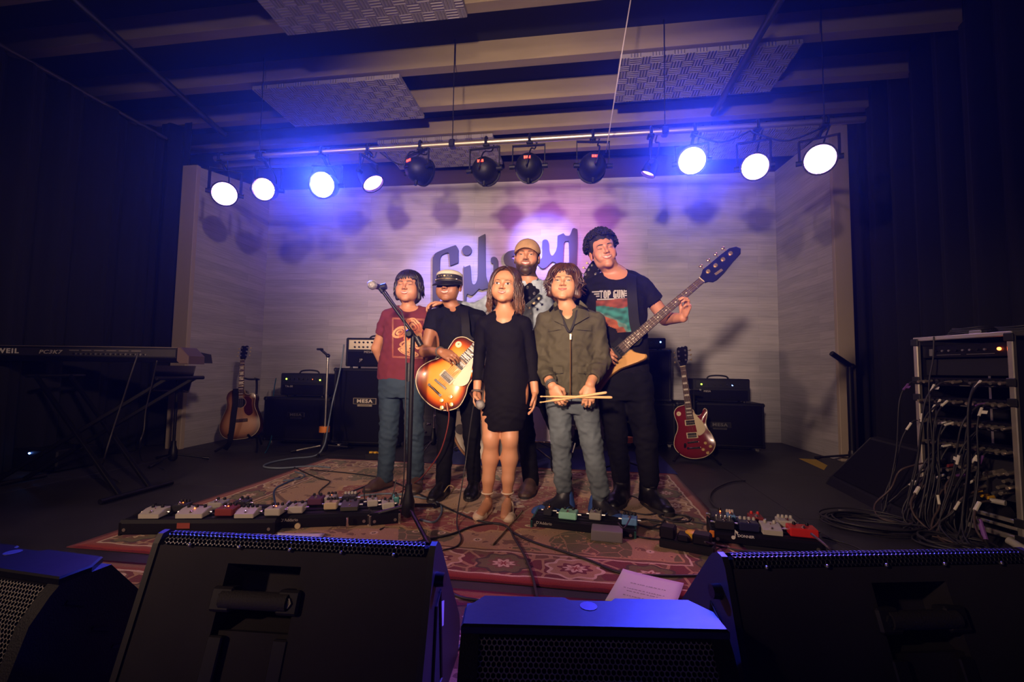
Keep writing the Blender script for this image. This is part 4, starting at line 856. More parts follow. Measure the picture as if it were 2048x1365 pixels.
def wedge(M, w_, label, hx=0.0, knob=None):
    # seen from behind: sloped back with a handle bay, rounded perforated ridge, grille facing the group
    root = thing('floor_monitor', label, 'stage monitor', M); H = .415; SB = .13
    back = [(-SB, 0), (-SB, .02), (0.0, H-.020)]; ridge = [(0.0, H-.018), (.006, H-.004), (.016, H+.004), (.030, H+.004), (.046, H-.004)]
    front = [(.060, H-.020), (.315, .10), (.33, .06), (.30, 0)]
    prof = back+[(.004, H-.022), (.016, H-.006), (.030, H-.004), (.044, H-.012)]+front
    b = MB(M); bay = .17
    extr(b, prof, -w_/2, hx-bay*.52); extr(b, prof, hx+bay*.52, w_/2)
    sl = Vector((0, SB, H-.040)).normalized(); nb = Vector((0, -sl.z, sl.y))
    def on_back(x, t, d=0): p = Vector((x, -SB, .02))+sl*(t*math.hypot(SB, H-.04))+nb*d; return p
    # middle piece with a stepped recess
    t0, t1 = .68, .92
    pr2 = [(-SB, 0)]+[tuple(on_back(0, t, d).yz) for t, d in ((0, -.012), (t0-.10, -.012), (t0-.10, -.03), (t0, -.075), (t1, -.075), (t1, 0))]+[(0.0, H-.020), (.004, H-.022), (.016, H-.006), (.030, H-.004), (.044, H-.012)]+front
    extr(b, pr2, hx-bay*.52, hx+bay*.52); b.build('enclosure', SPK, root)
    for q in (-1, 1):                                      # raised ribs and handle blocks
        r_ = MB(M); a, c = on_back(hx+q*bay*.44, 0, -.004), on_back(hx+q*bay*.44, t0-.12, -.004); mid = (a+c)/2; fx = Matrix((Vector((1, 0, 0)), sl, nb)).transposed(); r_.box(mid, (.034, (c-a).length, .014), fx, bev=.003); r_.build('back_rib', SPKE, root)
        r_ = MB(M); r_.box(on_back(hx+q*bay*.46, t0+.06, -.006), (.052, .050, .036), fx, bev=.005); k = r_.build('handle_block', SPKE, root)
        r_ = MB(M); r_.cyl(on_back(hx+q*bay*.46, t0+.06, .010), on_back(hx+q*bay*.46, t0+.06, .016), .013, .011, n=6); r_.cyl(on_back(hx+q*bay*.46, t0+.06, .015), on_back(hx+q*bay*.46, t0+.06, .0172), .006, n=8); r_.build('bolt', STEEL if q > 0 else SPKE, k)
    r_ = MB(M); r_.cyl(on_back(hx-bay*.46, t0+.06, .004), on_back(hx+bay*.46, t0+.06, .004), .019, n=14); r_.build('handle', mat('handle_rubber', (.035, .032, .030), .7, bump=.5, bscale=260, spec=.2), root, smooth=40)
    sheet(M, ridge+[(.064, H-.022), (.312, .108), (.322, .08)], -w_/2+.012, w_/2-.012, 'grille', PERFR, root)
    for q in (-1, 1):                                      # side cheeks with a recessed cup
        r_ = MB(M); ch = [(-SB-.003, 0), (-SB-.003, .022), (-.003, H-.016), (.010, H+.003), (.030, H+.006), (.050, H-.004), (.066, H-.018), (.322, .106), (.336, .06), (.304, 0)]
        extr(r_, ch, q*w_/2, q*(w_/2+.014)) if q > 0 else extr(r_, ch, -w_/2-.014, -w_/2); ck = r_.build('side_cheek', SPKE, root)
        r_ = MB(M); x = q*(w_/2+.0145); r_.add([(x, .0, .08), (x, .09, .08), (x, .055, .30), (x, .02, .28)], [(0, 1, 2, 3)]); r_.build('side_handle_cup', mat('recess_black', (.003, .003, .004), .8), ck)
        r_ = MB(M); r_.tube([(x, .0, .08), (x, .09, .08), (x, .055, .30), (x, .02, .28)], .005, 6, closed=True); r_.build('cup_rim', SPKE, ck)
        r_ = MB(M); r_.cyl((q*(w_/2+.012), .02, H-.075), (q*(w_/2+.034), .02, H-.075), .017, .015, n=14); r_.build('side_knob', PLASTIC, ck, smooth=40)
    for k in range(5):
        x = -w_/2+.08+(w_-.16)*k/4; r_ = MB(M); r_.ball((x, -.004, H-.016), .0045, 8); r_.build('screw', STEEL, root, smooth=True)
    return root
def line_M(p, q, z, mid=.5):                               # frame whose x runs from p to q, seen edge of height z at the ridge
    a, c = fl(*p, z), fl(*q, z); x = (c-a); x.z = 0; w_ = x.length; x.normalize(); m_ = a.lerp(c, mid); return basis(x, Vector((-x.y, x.x, 0)), Vector((0, 0, 1)), Vector((m_.x, m_.y, 0))), w_
Mw, ww = line_M((312, 1070), (866, 1096), .418)
WA = wedge(Mw, ww-.02, 'large black floor monitor at front left, blue-lit ridge, back to the camera', hx=-.055)
t = MB(Mw); x = ww/2+.0045; t.add([(x, .06, .27), (x, .11, .25), (x, .11, .19), (x, .06, .21)], [(0, 1, 2, 3)]); tg = t.build('tape_label', mat('label_white', (.62, .60, .66), .6), WA)
a, c = fl(1452, 1118, .418), fl(2046, 1108, .418); d_ = (c-a).normalized(); c2 = a+d_*.74; m_ = (a+c2)/2; xx = Vector((d_.x, d_.y, 0)).normalized()
WB = wedge(basis(xx, Vector((-xx.y, xx.x, 0)), Vector((0, 0, 1)), Vector((m_.x, m_.y, 0))), .72, 'large black floor monitor at front right, purple-lit ridge, back to the camera', hx=.045)
def front_fill(M, w_, label, H=.335, right=True):
    # smooth-topped cabinet whose perforated face looks at the audience
    root = thing('front_fill_speaker', label, 'speaker', M); D = .118
    b = MB(M); nt = [(-w_/2, .0), (-w_/2, D-.05), (-w_/2+.035, D), (-.045, D), (-.035, D-.012), (.050, D-.012), (.060, D), (w_/2-.035, D), (w_/2, D-.05), (w_/2, .0)]; b.prism(nt, H-.020, H, bev=.004); b.build('top_panel', mat('speaker_top', (.004, .004, .006), .40, bump=.10, bscale=40, var=.35, vscale=9, spec=.22), root, smooth=30)
    prof = [(.03, 0), (-.075, .05), (-.085, .12), (-.045, .25), (-.012, H-.022), (.004, H-.019), (D-.01, H-.019), (D+.10, .18), (D+.08, 0)]
    b = MB(M); extr(b, [(y+.012 if y < .02 else y, z) for y, z in prof], -w_/2+.01, w_/2-.01); b.build('enclosure', TOLEX, root)
    sheet(M, [(.0, H-.022), (-.014, H-.045), (-.045, .25), (-.088, .12), (-.078, .05)], -w_/2+.035, w_/2-.035, 'grille', PERFB, root)
    for q in (-1, 1):
        b = MB(M); ch = [(.03, 0), (-.082, .048), (-.092, .12), (-.050, .252), (-.015, H-.035), (.004, H-.016), (D-.005, H-.016), (D+.105, .18), (D+.085, 0)]
        x0, x1 = (w_/2-.035, w_/2) if q > 0 else (-w_/2, -w_/2+.035); extr(b, ch, x0, x1); ck = b.build('end_cap', TOLEX, root, smooth=25)
        for k, (yy, zz) in enumerate(((.04, .26), (.10, .17), (.15, .10))): r_ = MB(M); r_.box((q*w_/2, yy, zz), (.006, .05, .008), Matrix.Rotation(R(-30), 3, 'X')); r_.build('side_slot', PLASTIC, ck)
    b = MB(M); b.lathe([(.018, 0), (.018, .0012), (0, .0016)], (.0, D-.040, H), (0, 0, 1), 14); b.build('top_badge', mat('badge_blue', (.05, .06, .16), .3), root)
    return root
Mf, wf = line_M((922, 1250), (1460, 1262), .335, .5)
front_fill(Mf, wf, 'low black speaker with honeycomb front at bottom centre, between the two monitors')
Mf2, wf2 = line_M((-215, 1108), (118, 1156), .335, .5)
front_fill(Mf2, wf2, 'low black speaker with a blue-lit top at the bottom left corner')
# the wedge by the right wing, face turned to the group
def wedge_side(M, w_, label):
    root = thing('floor_monitor', label, 'stage monitor', M); prof = [(0, 0), (.03, .05), (.31, .36), (.36, .37), (.50, .10), (.47, 0)]
    b = MB(M); extr(b, prof, -w_/2+.012, w_/2-.012); b.build('enclosure', TOLEX, root)
    b = MB(M); nn = Vector((0, -.31, .28)).normalized(); c = Vector((0, .170, .205))+nn*.004; b.box(c, (w_-.06, .38, .012), Matrix((Vector((1, 0, 0)), Vector((0, .28, .31)).normalized(), nn)).transposed(), bev=.004); b.build('grille', GRILLE, root)
    for q in (-1, 1): b = MB(M); extr(b, prof, q*w_/2-.012, q*w_/2+.004); ck = b.build('side_cheek', SPKE, root); r_ = MB(M); r_.cyl((q*w_/2, .30, .16), (q*(w_/2+.008), .30, .16), .030, n=16); r_.build('side_socket', PLASTIC, ck)
    return root
p0, p1 = fl(1652, 968), fl(1812, 1052); x = (p1-p0); ww_ = x.length; x.normalize(); mm = (p0+p1)/2
wedge_side(basis(x, Vector((-x.y, x.x, 0)), Vector((0, 0, 1)), Vector((mm.x, mm.y, 0))), ww_, 'black floor monitor on the right by the rack, face towards the group')
# ---------------------------------------------------------------- papers
def sheet_paper(pts, label, lines=()):
    root = thing('paper_sheet', label, 'paper', (pts[0].x, pts[0].y, 0)); b = MB(); n = 8; V = []
    for j in range(n+1):
        for i in range(n+1):
            u, v = i/n, j/n; p = pts[0].lerp(pts[1], u).lerp(pts[3].lerp(pts[2], u), v); V.append((p.x, p.y, p.z+.002+.012*(u*v)**3+.006*((1-u)*(1-v))**4))
    b.add(V, [(j*(n+1)+i, (j+1)*(n+1)+i, (j+1)*(n+1)+i+1, j*(n+1)+i+1) for j in range(n) for i in range(n)]); o = b.build('sheet', PAPER, root, smooth=True); md = o.modifiers.new('t', 'SOLIDIFY'); md.thickness = .0008
    x = (pts[1]-pts[0]).normalized(); y = (pts[0]-pts[3]).normalized(); z = x.cross(y).normalized(); y = z.cross(x)
    for u, v, L in lines:
        c = pts[0].lerp(pts[1], u).lerp(pts[3].lerp(pts[2], u), v); m2 = MB(basis(x, y, Vector((0, 0, 1)), c+Vector((0, 0, .0042)))); random.seed(int(v*999)); xx_ = -L/2
        while xx_ < L/2: w2 = random.uniform(.004, .011); m2.box((xx_, 0, 0), (w2, .0030, .0008)); xx_ += w2+.004
        q = m2.build('printed_line', mat('ink_faint', (.36, .33, .36), .8), root); q['kind'] = 'stuff'
    return root
sheet_paper([fl(1246, 1142, .012), fl(1368, 1168, .012), fl(1352, 1216, .012), fl(1210, 1203, .012)], 'white printed sheet lying on the rug edge in front of the right monitor', ((.52, .42, .13), (.50, .62, .15), (.48, .70, .11), (.44, .84, .10)))
sheet_paper([fl(556, 1069, .012), fl(650, 1068, .012), fl(640, 1082, .012), fl(545, 1082, .012)], 'white sheet half hidden between the left pedalboard and the front left monitor')
# ---------------------------------------------------------------- pedalboards and pedals
TOPK = {}
def pedal(M, w_, d, h, m, label, knobs=3, sw=True, kind='box', knobm=None, cable_=None):
    root = thing('effect_pedal', label, 'effects pedal', M)
    b = MB(M)
    if kind == 'slope': b.prism([(-d/2, 0), (d/2, 0), (d/2, h), (d*.05, h*.95), (-d/2, h*.55)], -w_/2, w_/2, Matrix(((0, 0, 1, 0), (1, 0, 0, 0), (0, 1, 0, 0), (0, 0, 0, 1))), bev=.003)
    else: b.box((0, 0, h/2), (w_, d, h), bev=.005)
    b.build('case', m, root, smooth=25)
    for k in range(knobs):
        x = (k-(knobs-1)/2)*w_/max(knobs, 1)*.92; c = MB(M); c.lathe([(.0075, 0), (.0075, .009), (.0055, .014), (0, .0145)], (x, d*.26, h-.001), (0, 0, 1), 10); c.build('knob', knobm or PLASTIC, root, smooth=40)
    if sw: c = MB(M); c.lathe([(.010, 0), (.010, .004), (.006, .005), (.006, .011), (0, .013)], (0, -d*.28, h*(.56 if kind == 'slope' else 1)), (0, 0, 1), 12); c.build('footswitch', CHROME, root, smooth=40)
    for q in (-1, 1): c = MB(M); c.cyl((q*w_/2, .01, h*.45), (q*(w_/2+.018), .01, h*.45), .0055, n=8); c.build('jack_plug', STEEL, root, smooth=40)
    c = MB(M); c.ball((0, d*.05, h), .003, 6); c.build('status_light', LEDO if knobs % 2 else mat('lamp_off', (.2, .02, .02), .3), root)
    return root
def pboard(pl_, pr_, h, d, label, text=None, capm=None):
    a, c = fl(*pl_), fl(*pr_); x = (c-a); w_ = x.length; x.normalize(); M = basis(x, Vector((-x.y, x.x, 0)), Vector((0, 0, 1)), a)
    root = thing('pedalboard', label, 'pedalboard', M)
    b = MB(M); extr(b, [(0, .012), (0, h*.80), (.012, h), (.020, h), (.020, .012)], 0, w_); b.build('front_rail', SATIN, root)
    for k in range(4):
        y0 = .024+(d-.03)*k/4; zz = h+.014*k/4; b = MB(M); b.box((w_/2, y0+(d-.03)/8, zz-.006), (w_-.01, (d-.03)/4-.012, .012), bev=.002); b.build('deck_slat', SATIN, root)
    for q, xx_ in ((0, .004), (1, w_-.004)):
        b = MB(M); extr(b, [(0, 0), (0, h*.85), (d, h+.014), (d, 0)], xx_-.005, xx_+.005); b.build('side_plate', capm or SATIN, root)
        b = MB(M); b.cyl((xx_+(.022 if q == 0 else -.022), -.001, h*.42), (xx_+(.022 if q == 0 else -.022), -.004, h*.42), .008, n=12); b.build('screw', STEEL, root, smooth=40)
    if text:
        T = M @ Matrix.Translation((.030, -.0016, h*.70)) @ Matrix.Rotation(R(90), 4, 'X'); text_mesh(text, .020, T, .0005, 'lettering', INK, root, align='LEFT')
    return root, M, w_
def on_board(M, h, x, y): return M @ Matrix.Translation((x, y, h+.014*(y/.30)))
NAVY = mat('pedal_navy', (.02, .02, .07), .4); MINT = mat('pedal_mint', (.28, .62, .46), .4); GREYP = mat('pedal_grey', (.34, .32, .28), .45); BLUEP = mat('pedal_blue', (.14, .32, .58), .4); REDP = mat('pedal_red', (.62, .025, .018), .35); OLIVEP = mat('pedal_olive', (.06, .058, .035), .5); PURP = mat('pedal_plum', (.10, .03, .07), .5); TEALP = mat('pedal_teal', (.10, .36, .34), .45); REDD = mat('pedal_dull_red', (.22, .03, .025), .5); BLKP = mat('pedal_black', (.018, .017, .02), .4); SILV = mat('pedal_silver', (.42, .42, .46), .35, .7)
B1, MB1, W1 = pboard((236, 1074), (548, 1072), .075, .24, 'long black pedalboard at the far left, behind the front left monitor')
sx = W1/312
for px, py, w_, m, kd, kn, label in ((287, 0, 46, WHITEP, 'slope', 2, 'white twin-topped pedal at the left end of the far left board'), (322, .10, 26, BLKP, 'box', 3, 'small black pedal beside the white twin-topped one on the far left board'), (368, 0, 60, WHITEP, 'slope', 3, 'wide white pedal with a cable across it on the far left board'), (392, .14, 34, GREYP, 'box', 2, 'grey pedal at the rear of the far left board'), (432, .03, 40, REDD, 'box', 3, 'dull red pedal on the far left board'), (480, 0, 44, WHITEP, 'slope', 4, 'white pedal with a pile of knobs on the far left board'), (533, .03, 36, WHITEP, 'box', 3, 'white pedal with black knobs at the right end of the far left board'), (440, .16, 30, BLKP, 'box', 2, 'black pedal behind the dull red one on the far left board')):
    pedal(on_board(MB1, .075, (px-236)*sx, (.062+py*.8)), w_*sx*.92, .085, .036, m, label, kn, kind=kd)
t = MB(MB1); t.box((.30, -.002, .050), (.060, .003, .026)); t.build('red_label', mat('label_red', (.28, .05, .03), .6), B1)
B2, MB2, W2 = pboard((547, 1062), (738, 1054), .070, .24, 'black pedalboard with metal end plate, second from the left', "D'Addario", ALU)
sx = W2/191
for px, py, w_, m, kd, kn, label in ((585, 0, 34, WHITEP, 'box', 2, 'white pedal with a coiled plug at the left of the second board'), (612, .15, 34, PURP, 'box', 2, 'plum pedal at the rear of the second board'), (652, .05, 30, CREAMP, 'box', 4, 'cream pedal with a cable loop over it on the second board'), (642, .17, 26, WHITEP, 'box', 3, 'white pedal behind the cream one on the second board'), (693, .02, 40, OLIVEP, 'slope', 2, 'olive pedal on the second board'), (683, .17, 34, BLKP, 'box', 4, 'black pedal with white knobs behind the olive one')):
    pedal(on_board(MB2, .070, (px-547)*sx, (.062+py*.8)), w_*sx*.92, .085, .036, m, label, kn, kind=kd, knobm=WHITEP if 'white knobs' in label else None)
t = MB(MB2); t.cyl((.115, -.001, .020), (.115, -.010, .020), .014, n=16); t.build('round_socket', CREAMP, B2, smooth=40)
t = MB(MB2); t.cyl((.36, -.03, .004), (.36, -.03, .06), .007, n=8)
t.build('standing_plug', CHROME, B2, smooth=40)
B2b, MB2b, W2b = pboard((738, 1056), (800, 1050), .068, .24, 'short black pedalboard behind the tripod of the tall microphone stand', None, ALU)
sx = W2b/62
for px, py, w_, m, kn, label in ((746, .10, 24, WHITEP, 2, 'white pedal at the rear of the short board'), (777, .02, 28, WHITEP, 2, 'white pedal beside the microphone stand foot'), (796, .12, 14, TEALP, 1, 'narrow teal pedal beside the microphone stand foot')):
    pedal(on_board(MB2b, .068, (px-738)*sx, (.062+py*.8)), w_*sx*.9, .085, .036, m, label, kn)
B3, MB3, W3 = pboard((1061, 1057), (1272, 1081), .046, .17, 'black pedalboard with round end screws in front of the sneakers', "D'Addario", mat('end_teal', (.02, .10, .09), .4))
sx = W3/211
for px, py, w_, m, kn, label in ((1091, .06, 20, BLKP, 1, 'small black pedal with one big knob at the left of the centre board'), (1135, .03, 40, MINT, 2, 'mint green pedal on the centre board'), (1190, .07, 26, GREYP, 2, 'grey pedal on the centre board'), (1259, .04, 32, BLUEP, 4, 'light blue pedal with four knobs at the right end of the centre board')):
    pedal(on_board(MB3, .046, (px-1061)*sx, (.055+py*.8)), w_*sx*.94, .080, .036, m, label, kn)
b = MB(floor_M(1214, 1077, -4)); b.box((0, -.02, .03), (.15, .10, .052), bev=.004); tag(b.build('power_box', mat('box_grey', (.22, .20, .22), .45)), 'small grey box under the front edge of the centre board', 'box')
B4, MB4, W4 = pboard((1424, 1087), (1650, 1112), .056, .20, 'black pedalboard with a music-note emblem at the right', None, SATIN)
sx = W4/226
for px, py, w_, m, kd, kn, label, km in ((1455, .02, 44, BLKP, 'box', 4, 'dark pedal at the left of the right-hand board', STEEL), (1455, .17, 50, BLKP, 'slope', 1, 'black treadle-shaped pedal at the rear left of the right-hand board', None), (1477, .15, 20, BLUEP, 'box', 3, 'blue pedal with white knobs at the rear of the right-hand board', WHITEP), (1507, .03, 44, NAVY, 'box', 4, 'navy pedal with a silver frame on the right-hand board', WHITEP), (1533, .16, 32, REDD, 'box', 2, 'pedal with red knobs at the rear of the right-hand board', REDP), (1553, .01, 44, WHITEP, 'slope', 2, 'pale cream pedal on the right-hand board', WHITEP), (1596, .14, 40, WHITEP, 'box', 4, 'white pedal crowded with white knobs on the right-hand board', WHITEP), (1617, .02, 60, REDP, 'box', 2, 'bright red pedal at the right end of the right-hand board', PLASTIC)):
    pedal(on_board(MB4, .056, (px-1424)*sx, (.058+py*.75)), w_*sx*.95, .085, .040, m, label, kn, kind=kd, knobm=km)
T = MB4 @ Matrix.Translation((.095, -.0016, .048)) @ Matrix.Rotation(R(90), 4, 'X'); q = text_mesh('DONNER', .017, T @ Matrix.Translation((.055, 0, 0)), .0005, 'lettering', INKW, B4, bold=.0003)
n_ = MB(T); n_.cyl((0, -.010, -.0004), (0, -.010, .0006), .009, n=14); n_.box((.008, .008, 0), (.003, .038, .001)); n_.add([(.0065, .027, .0005), (.022, .017, .0005), (.019, .003, .0005), (.0095, .017, .0005)], [(3, 2, 1, 0)]); n_.build('note_emblem', INKW, B4)
b = MB(MB4); b.box((.0, -.004, .045), (.024, .010, .034), bev=.004); b.build('orange_clip', ORANGE, B4)
b = MB(MB4 @ Matrix.Translation((.36, .05, .008))); b.box((0, 0, .022), (.25, .08, .04), bev=.004); pw = tag(b.build('power_supply', BLKP), 'black power supply with a blue light under the right-hand board', 'power supply')
b = MB(MB4 @ Matrix.Translation((.36, .05, .008))); b.ball((-.03, -.041, .016), .006, 8); b.build('blue_light', LEDB, pw)
# power strip with plugs on the rug
Mp = floor_M(1372, 1108, -20); root = thing('power_strip', 'black power strip with a yellow socket and stacked plugs on the rug at right', 'power strip', Mp); b = MB(Mp); b.box((0, .05, .022), (.24, .09, .044), bev=.006); b.build('housing', PLASTIC, root)
for x, w_, h, m in ((-.085, .07, .055, SATIN), (-.015, .055, .030, SATIN), (.065, .08, .045, SATIN)):
    b = MB(Mp); b.box((x, .045, .044+h/2), (w_, .075, h), bev=.008); b.build('plug', m, root)
b = MB(Mp); b.lathe([(.030, 0), (.030, .034), (.022, .040), (0, .040)], (.018, .07, .044), (0, 0, 1), 16); b.build('yellow_socket', YELLOW, root, smooth=40)
Mp = floor_M(745, 922, 4); root = thing('power_strip', 'black outlet box with yellow sockets behind the child in maroon', 'power strip', Mp); b = MB(Mp); b.box((0, .05, .030), (.15, .10, .060), bev=.006); b.build('housing', PLASTIC, root)
for x in (-.035, .005, .045): b = MB(Mp); b.lathe([(.018, 0), (.018, .012), (0, .012)], (x, .05, .060), (0, 0, 1), 12); b.build('yellow_socket', YELLOW, root, smooth=40)
b = MB(floor_M(1338, 1074, 0)); b.box((0, 0, .012), (.06, .045, .024), bev=.004); tag(b.build('adapter_box', mat('box_blue', (.03, .03, .12), .4)), 'tiny dark blue box on the rug left of the power strip', 'box')
# ---------------------------------------------------------------- keyboard on its crossed stand
ka, kc = at(-70, 725, 2.62), at(352, 732, 2.78); x = (kc-ka); x.z = 0; kw = x.length; x.normalize(); zt = at(352, 696, 2.78).z; zb = at(352, 722, 2.78).z; Mk = basis(x, Vector((-x.y, x.x, 0)), Vector((0, 0, 1)), Vector((ka.x, ka.y, zb-.012)))
root = thing('stage_keyboard', 'long black stage keyboard on the left, its lettered back edge to the audience', 'keyboard', Mk); kh = zt-zb+.012
b = MB(Mk); extr(b, [(0, .030), (0, kh), (.03, kh), (.34, kh-.035), (.36, 0), (.02, 0)], 0, kw); b.build('body', SATIN, root)
b = MB(Mk); b.box((kw/2, -.002, kh*.62), (kw-.01, .004, kh*.50)); b.build('connector_strip', mat('strip_dark', (.022, .020, .022), .5), root)
b = MB(Mk); b.box((kw/2, .004, kh), (kw, .008, .006)); b.build('top_edge', mat('edge_tan', (.16, .13, .10), .5), root)
b = MB(Mk); b.prism([(0, .012), (0, kh+.006), (.020, kh+.006), (.165, kh*.42), (.165, -.004), (.045, -.004)], -.004, .012, Matrix(((0, 0, 1, kw), (1, 0, 0, -.01), (0, 1, 0, 0), (0, 0, 0, 1)))); 
cap = MB(Mk); cap.prism([(kw, kh+.004), (kw+.022, kh+.004), (kw+.085, kh*.45), (kw+.085, -.01), (kw+.025, -.01), (kw, .01)], -.16, .0, Matrix(((1, 0, 0, 0), (0, 0, -1, 0), (0, 1, 0, 0), (0, 0, 0, 1))), bev=.004); cap.build('end_cap', mat('cap_mauve', (.10, .060, .055), .45), root)
T = Mk @ Matrix.Translation((0, -.0045, kh*.63)) @ Matrix.Rotation(R(90), 4, 'X'); text_mesh('KURZWEIL', .046, T @ Matrix.Translation((.215, 0, 0)), .0005, 'lettering', INKW, root, bold=.0018, spacing=1.25, xs=1.35); text_mesh('PC3K7', .036, T @ Matrix.Translation((.625, -.003, 0)), .0005, 'lettering', INK, root, bold=.0008, shear=.25, xs=1.5, spacing=1.1)
for k in range(30):
    b = MB(Mk); xx_ = .80+.018*k; b.cyl((xx_, -.003, kh*.50), (xx_, -.008, kh*.50), .0055 if k % 3 else .0075, n=8); b.build('socket', STEEL if k % 2 else PLASTIC, root)
for k in range(6): b = MB(Mk); b.box((.80+.09*k, -.0042, kh*.74), (.07, .001, .006)); b.build('printed_line', mat('ink_dim', (.16, .14, .13), .6), root)
st = thing('keyboard_stand', 'crossed double-tube black stand under the stage keyboard', 'stand', (ka.x+kw/2, ka.y, 0))
top_l = at(72, 752, Mk.translation.y+.10); foot_r = fl(240, 1000); foot_r2 = fl(256, 990); lx = Vector((foot_r.x-top_l.x, 0, 0))
for s_ in (0, 1):
    for yo in (0.0, .22):
        a = top_l+Vector((0, yo, 0)); e = foot_r+Vector((0, yo*.9, .02))
        if s_: a, e = Vector((e.x, a.y+.03, a.z)), Vector((a.x, e.y+.03, .02))
        f = frame(e-a); mb_ = MB(basis(f[0], f[1], f[2], (a+e)/2)); mb_.box((0, 0, 0), (.026, .026, (e-a).length), bev=.004); mb_.build('tube', mat('stand_grey', (.0045, .004, .004), .5, spec=.2), st)
for z_, xx_ in ((.02, foot_r.x), (.02, top_l.x)): b = MB(); b.cyl((xx_, foot_r.y-.12, z_), (xx_, foot_r.y+.36, z_), .016, n=10); b.build('foot_bar', SATIN, st, smooth=40)
for xx_ in (foot_r.x, top_l.x): b = MB(); b.cyl((xx_, top_l.y-.06, top_l.z), (xx_, top_l.y+.32, top_l.z), .014, n=10); b.build('support_bar', SATIN, st, smooth=40)
y_ = Mk.translation.y-.02
cable('keyboard_cable', [at(277, 706, y_), at(262, 750, y_-.02), at(246, 800, y_), at(226, 860, y_), at(208, 920, y_), fl(205, 945, .008), fl(240, 965, .008)], .005, mat('cable_braid', (.022, .019, .020), .6), 'braided cable hanging from the back of the keyboard')
cable('keyboard_cable', [at(314, 722, y_), at(306, 760, y_+.05), at(292, 820, y_+.1), at(288, 860, y_+.1), at(280, 890, y_+.1), fl(285, 922, .008), fl(330, 940, .008)], .004, CABLEB, 'plain black cable hanging near the right end of the keyboard')
mb_ = fl(345, 925); root = thing('music_stand', 'dim music stand with a flat desk behind the right end of the keyboard', 'stand', (mb_.x, mb_.y, 0))
zc = at(345, 758, mb_.y); tripod(root, mb_, zc.z, .26, .12, (-80, 40, 160), .012, .008)
b = MB(basis(Vector((1, .1, 0)).normalized(), Vector((-.1, 1, .25)).normalized().cross(Vector((1, .1, 0)).normalized())*-1 if False else Vector((0, .25, 1)).normalized(), Vector((.0, -1, .25)).normalized(), zc)); b.box((0, 0, 0), (.36, .235, .010), bev=.004); b.box((0, -.115, .03), (.36, .010, .06), bev=.003); b.build('desk', mat('desk_purple_black', (.030, .022, .040), .6), root)
pb_ = fl(60, 945); b = MB(Matrix.Translation((pb_.x, pb_.y, 0))); b.box((0, .15, .09), (.46, .30, .16), bev=.01); o = tag(b.build('power_amplifier', SATIN), 'dark equipment box with one blue light under the keyboard', 'equipment'); b = MB(Matrix.Translation((pb_.x, pb_.y, 0))); lp = at(60, 907, pb_.y); b.ball((lp.x-pb_.x, -.004, lp.z), .007, 8); b.build('blue_light', LEDB, o)
# ---------------------------------------------------------------- drum kit behind the group
Yd = 4.18; c = at(990, 846, Yd); rD = 88/ppm(c)
root = thing('bass_drum', 'cream-headed bass drum behind the girl and the guitarist', 'drum', tuple(c))
b = MB(); b.cyl(c+Vector((0, .02, 0)), c+Vector((0, .42, 0)), rD*.97, n=40); b.build('shell', mat('drum_purple', (.05, .012, .08), .25, coat=.7), root, smooth=40)
b = MB(); b.lathe([(0, .0), (rD*.96, .0), (rD*.97, .02)], c+Vector((0, .012, 0)), (0, -1, 0), 40); b.build('drum_head', mat('drumhead_cream', (.60, .54, .44), .55), root, smooth=30)
b = MB(); b.tube([c+Vector((math.cos(t)*rD, -.012, math.sin(t)*rD)) for t in np.linspace(0, 6.283, 49)[:-1]], .012, 8, closed=True); b.build('hoop', mat('hoop_wood', (.34, .17, .07), .35, coat=.5), root, smooth=True)
for dx, dy, rr in ((-70, 13, 10), (-74, -31, 8)):
    q = at(990+dx, 846+dy, Yd-.016); b = MB(); b.lathe([(0, .004), (rr/ppm(q), .002), (rr/ppm(q), 0)], q, (0, -1, 0), 20); b.build('head_patch', mat('patch_grey', (.10, .09, .10), .5), root, smooth=30)
for k in range(10):
    a = 6.283*k/10+.3; q = c+Vector((math.cos(a)*(rD+.012), .05, math.sin(a)*(rD+.012))); b = MB(); b.cyl(q, q+Vector((0, .12, 0)), .008, n=8); b.build('lug', CHROME, root, smooth=40)
for sx_ in (-1, 1): b = MB(); e = Vector((c.x+sx_*(rD+.12), c.y+.05, .012)); b.cyl(c+Vector((sx_*rD*.8, .2, -rD*.55)), e, .009, n=8); b.build('spur', CHROME, root, smooth=40)
ct = at(1090, 836, 3.95); rT = .165
root = thing('floor_tom', 'white drum lit blue, glimpsed between the girl and the child in olive', 'drum', (ct.x, ct.y, .25)); b = MB(); b.lathe([(0, .0), (rT, 0), (rT, .36), (rT*.97, .37), (0, .37)], (ct.x, ct.y, .24), (0, 0, 1), 32); b.build('shell', mat('drum_white', (.62, .58, .66), .3, coat=.5), root, smooth=40)
for z_ in (.245, .605): b = MB(); b.tube([(ct.x+math.cos(t)*(rT+.006), ct.y+math.sin(t)*(rT+.006), z_) for t in np.linspace(0, 6.283, 33)[:-1]], .007, 6, closed=True); b.build('rim', CHROME, root, smooth=True)
for k in range(3): a = 6.283*k/3-1.2; b = MB(); b.tube([(ct.x+math.cos(a)*(rT+.018), ct.y+math.sin(a)*(rT+.018), .52), (ct.x+math.cos(a)*(rT+.018), ct.y+math.sin(a)*(rT+.018), .06), (ct.x+math.cos(a)*(rT+.05), ct.y+math.sin(a)*(rT+.05), .014)], .007, 8); b.build('leg', CHROME, root, smooth=40)
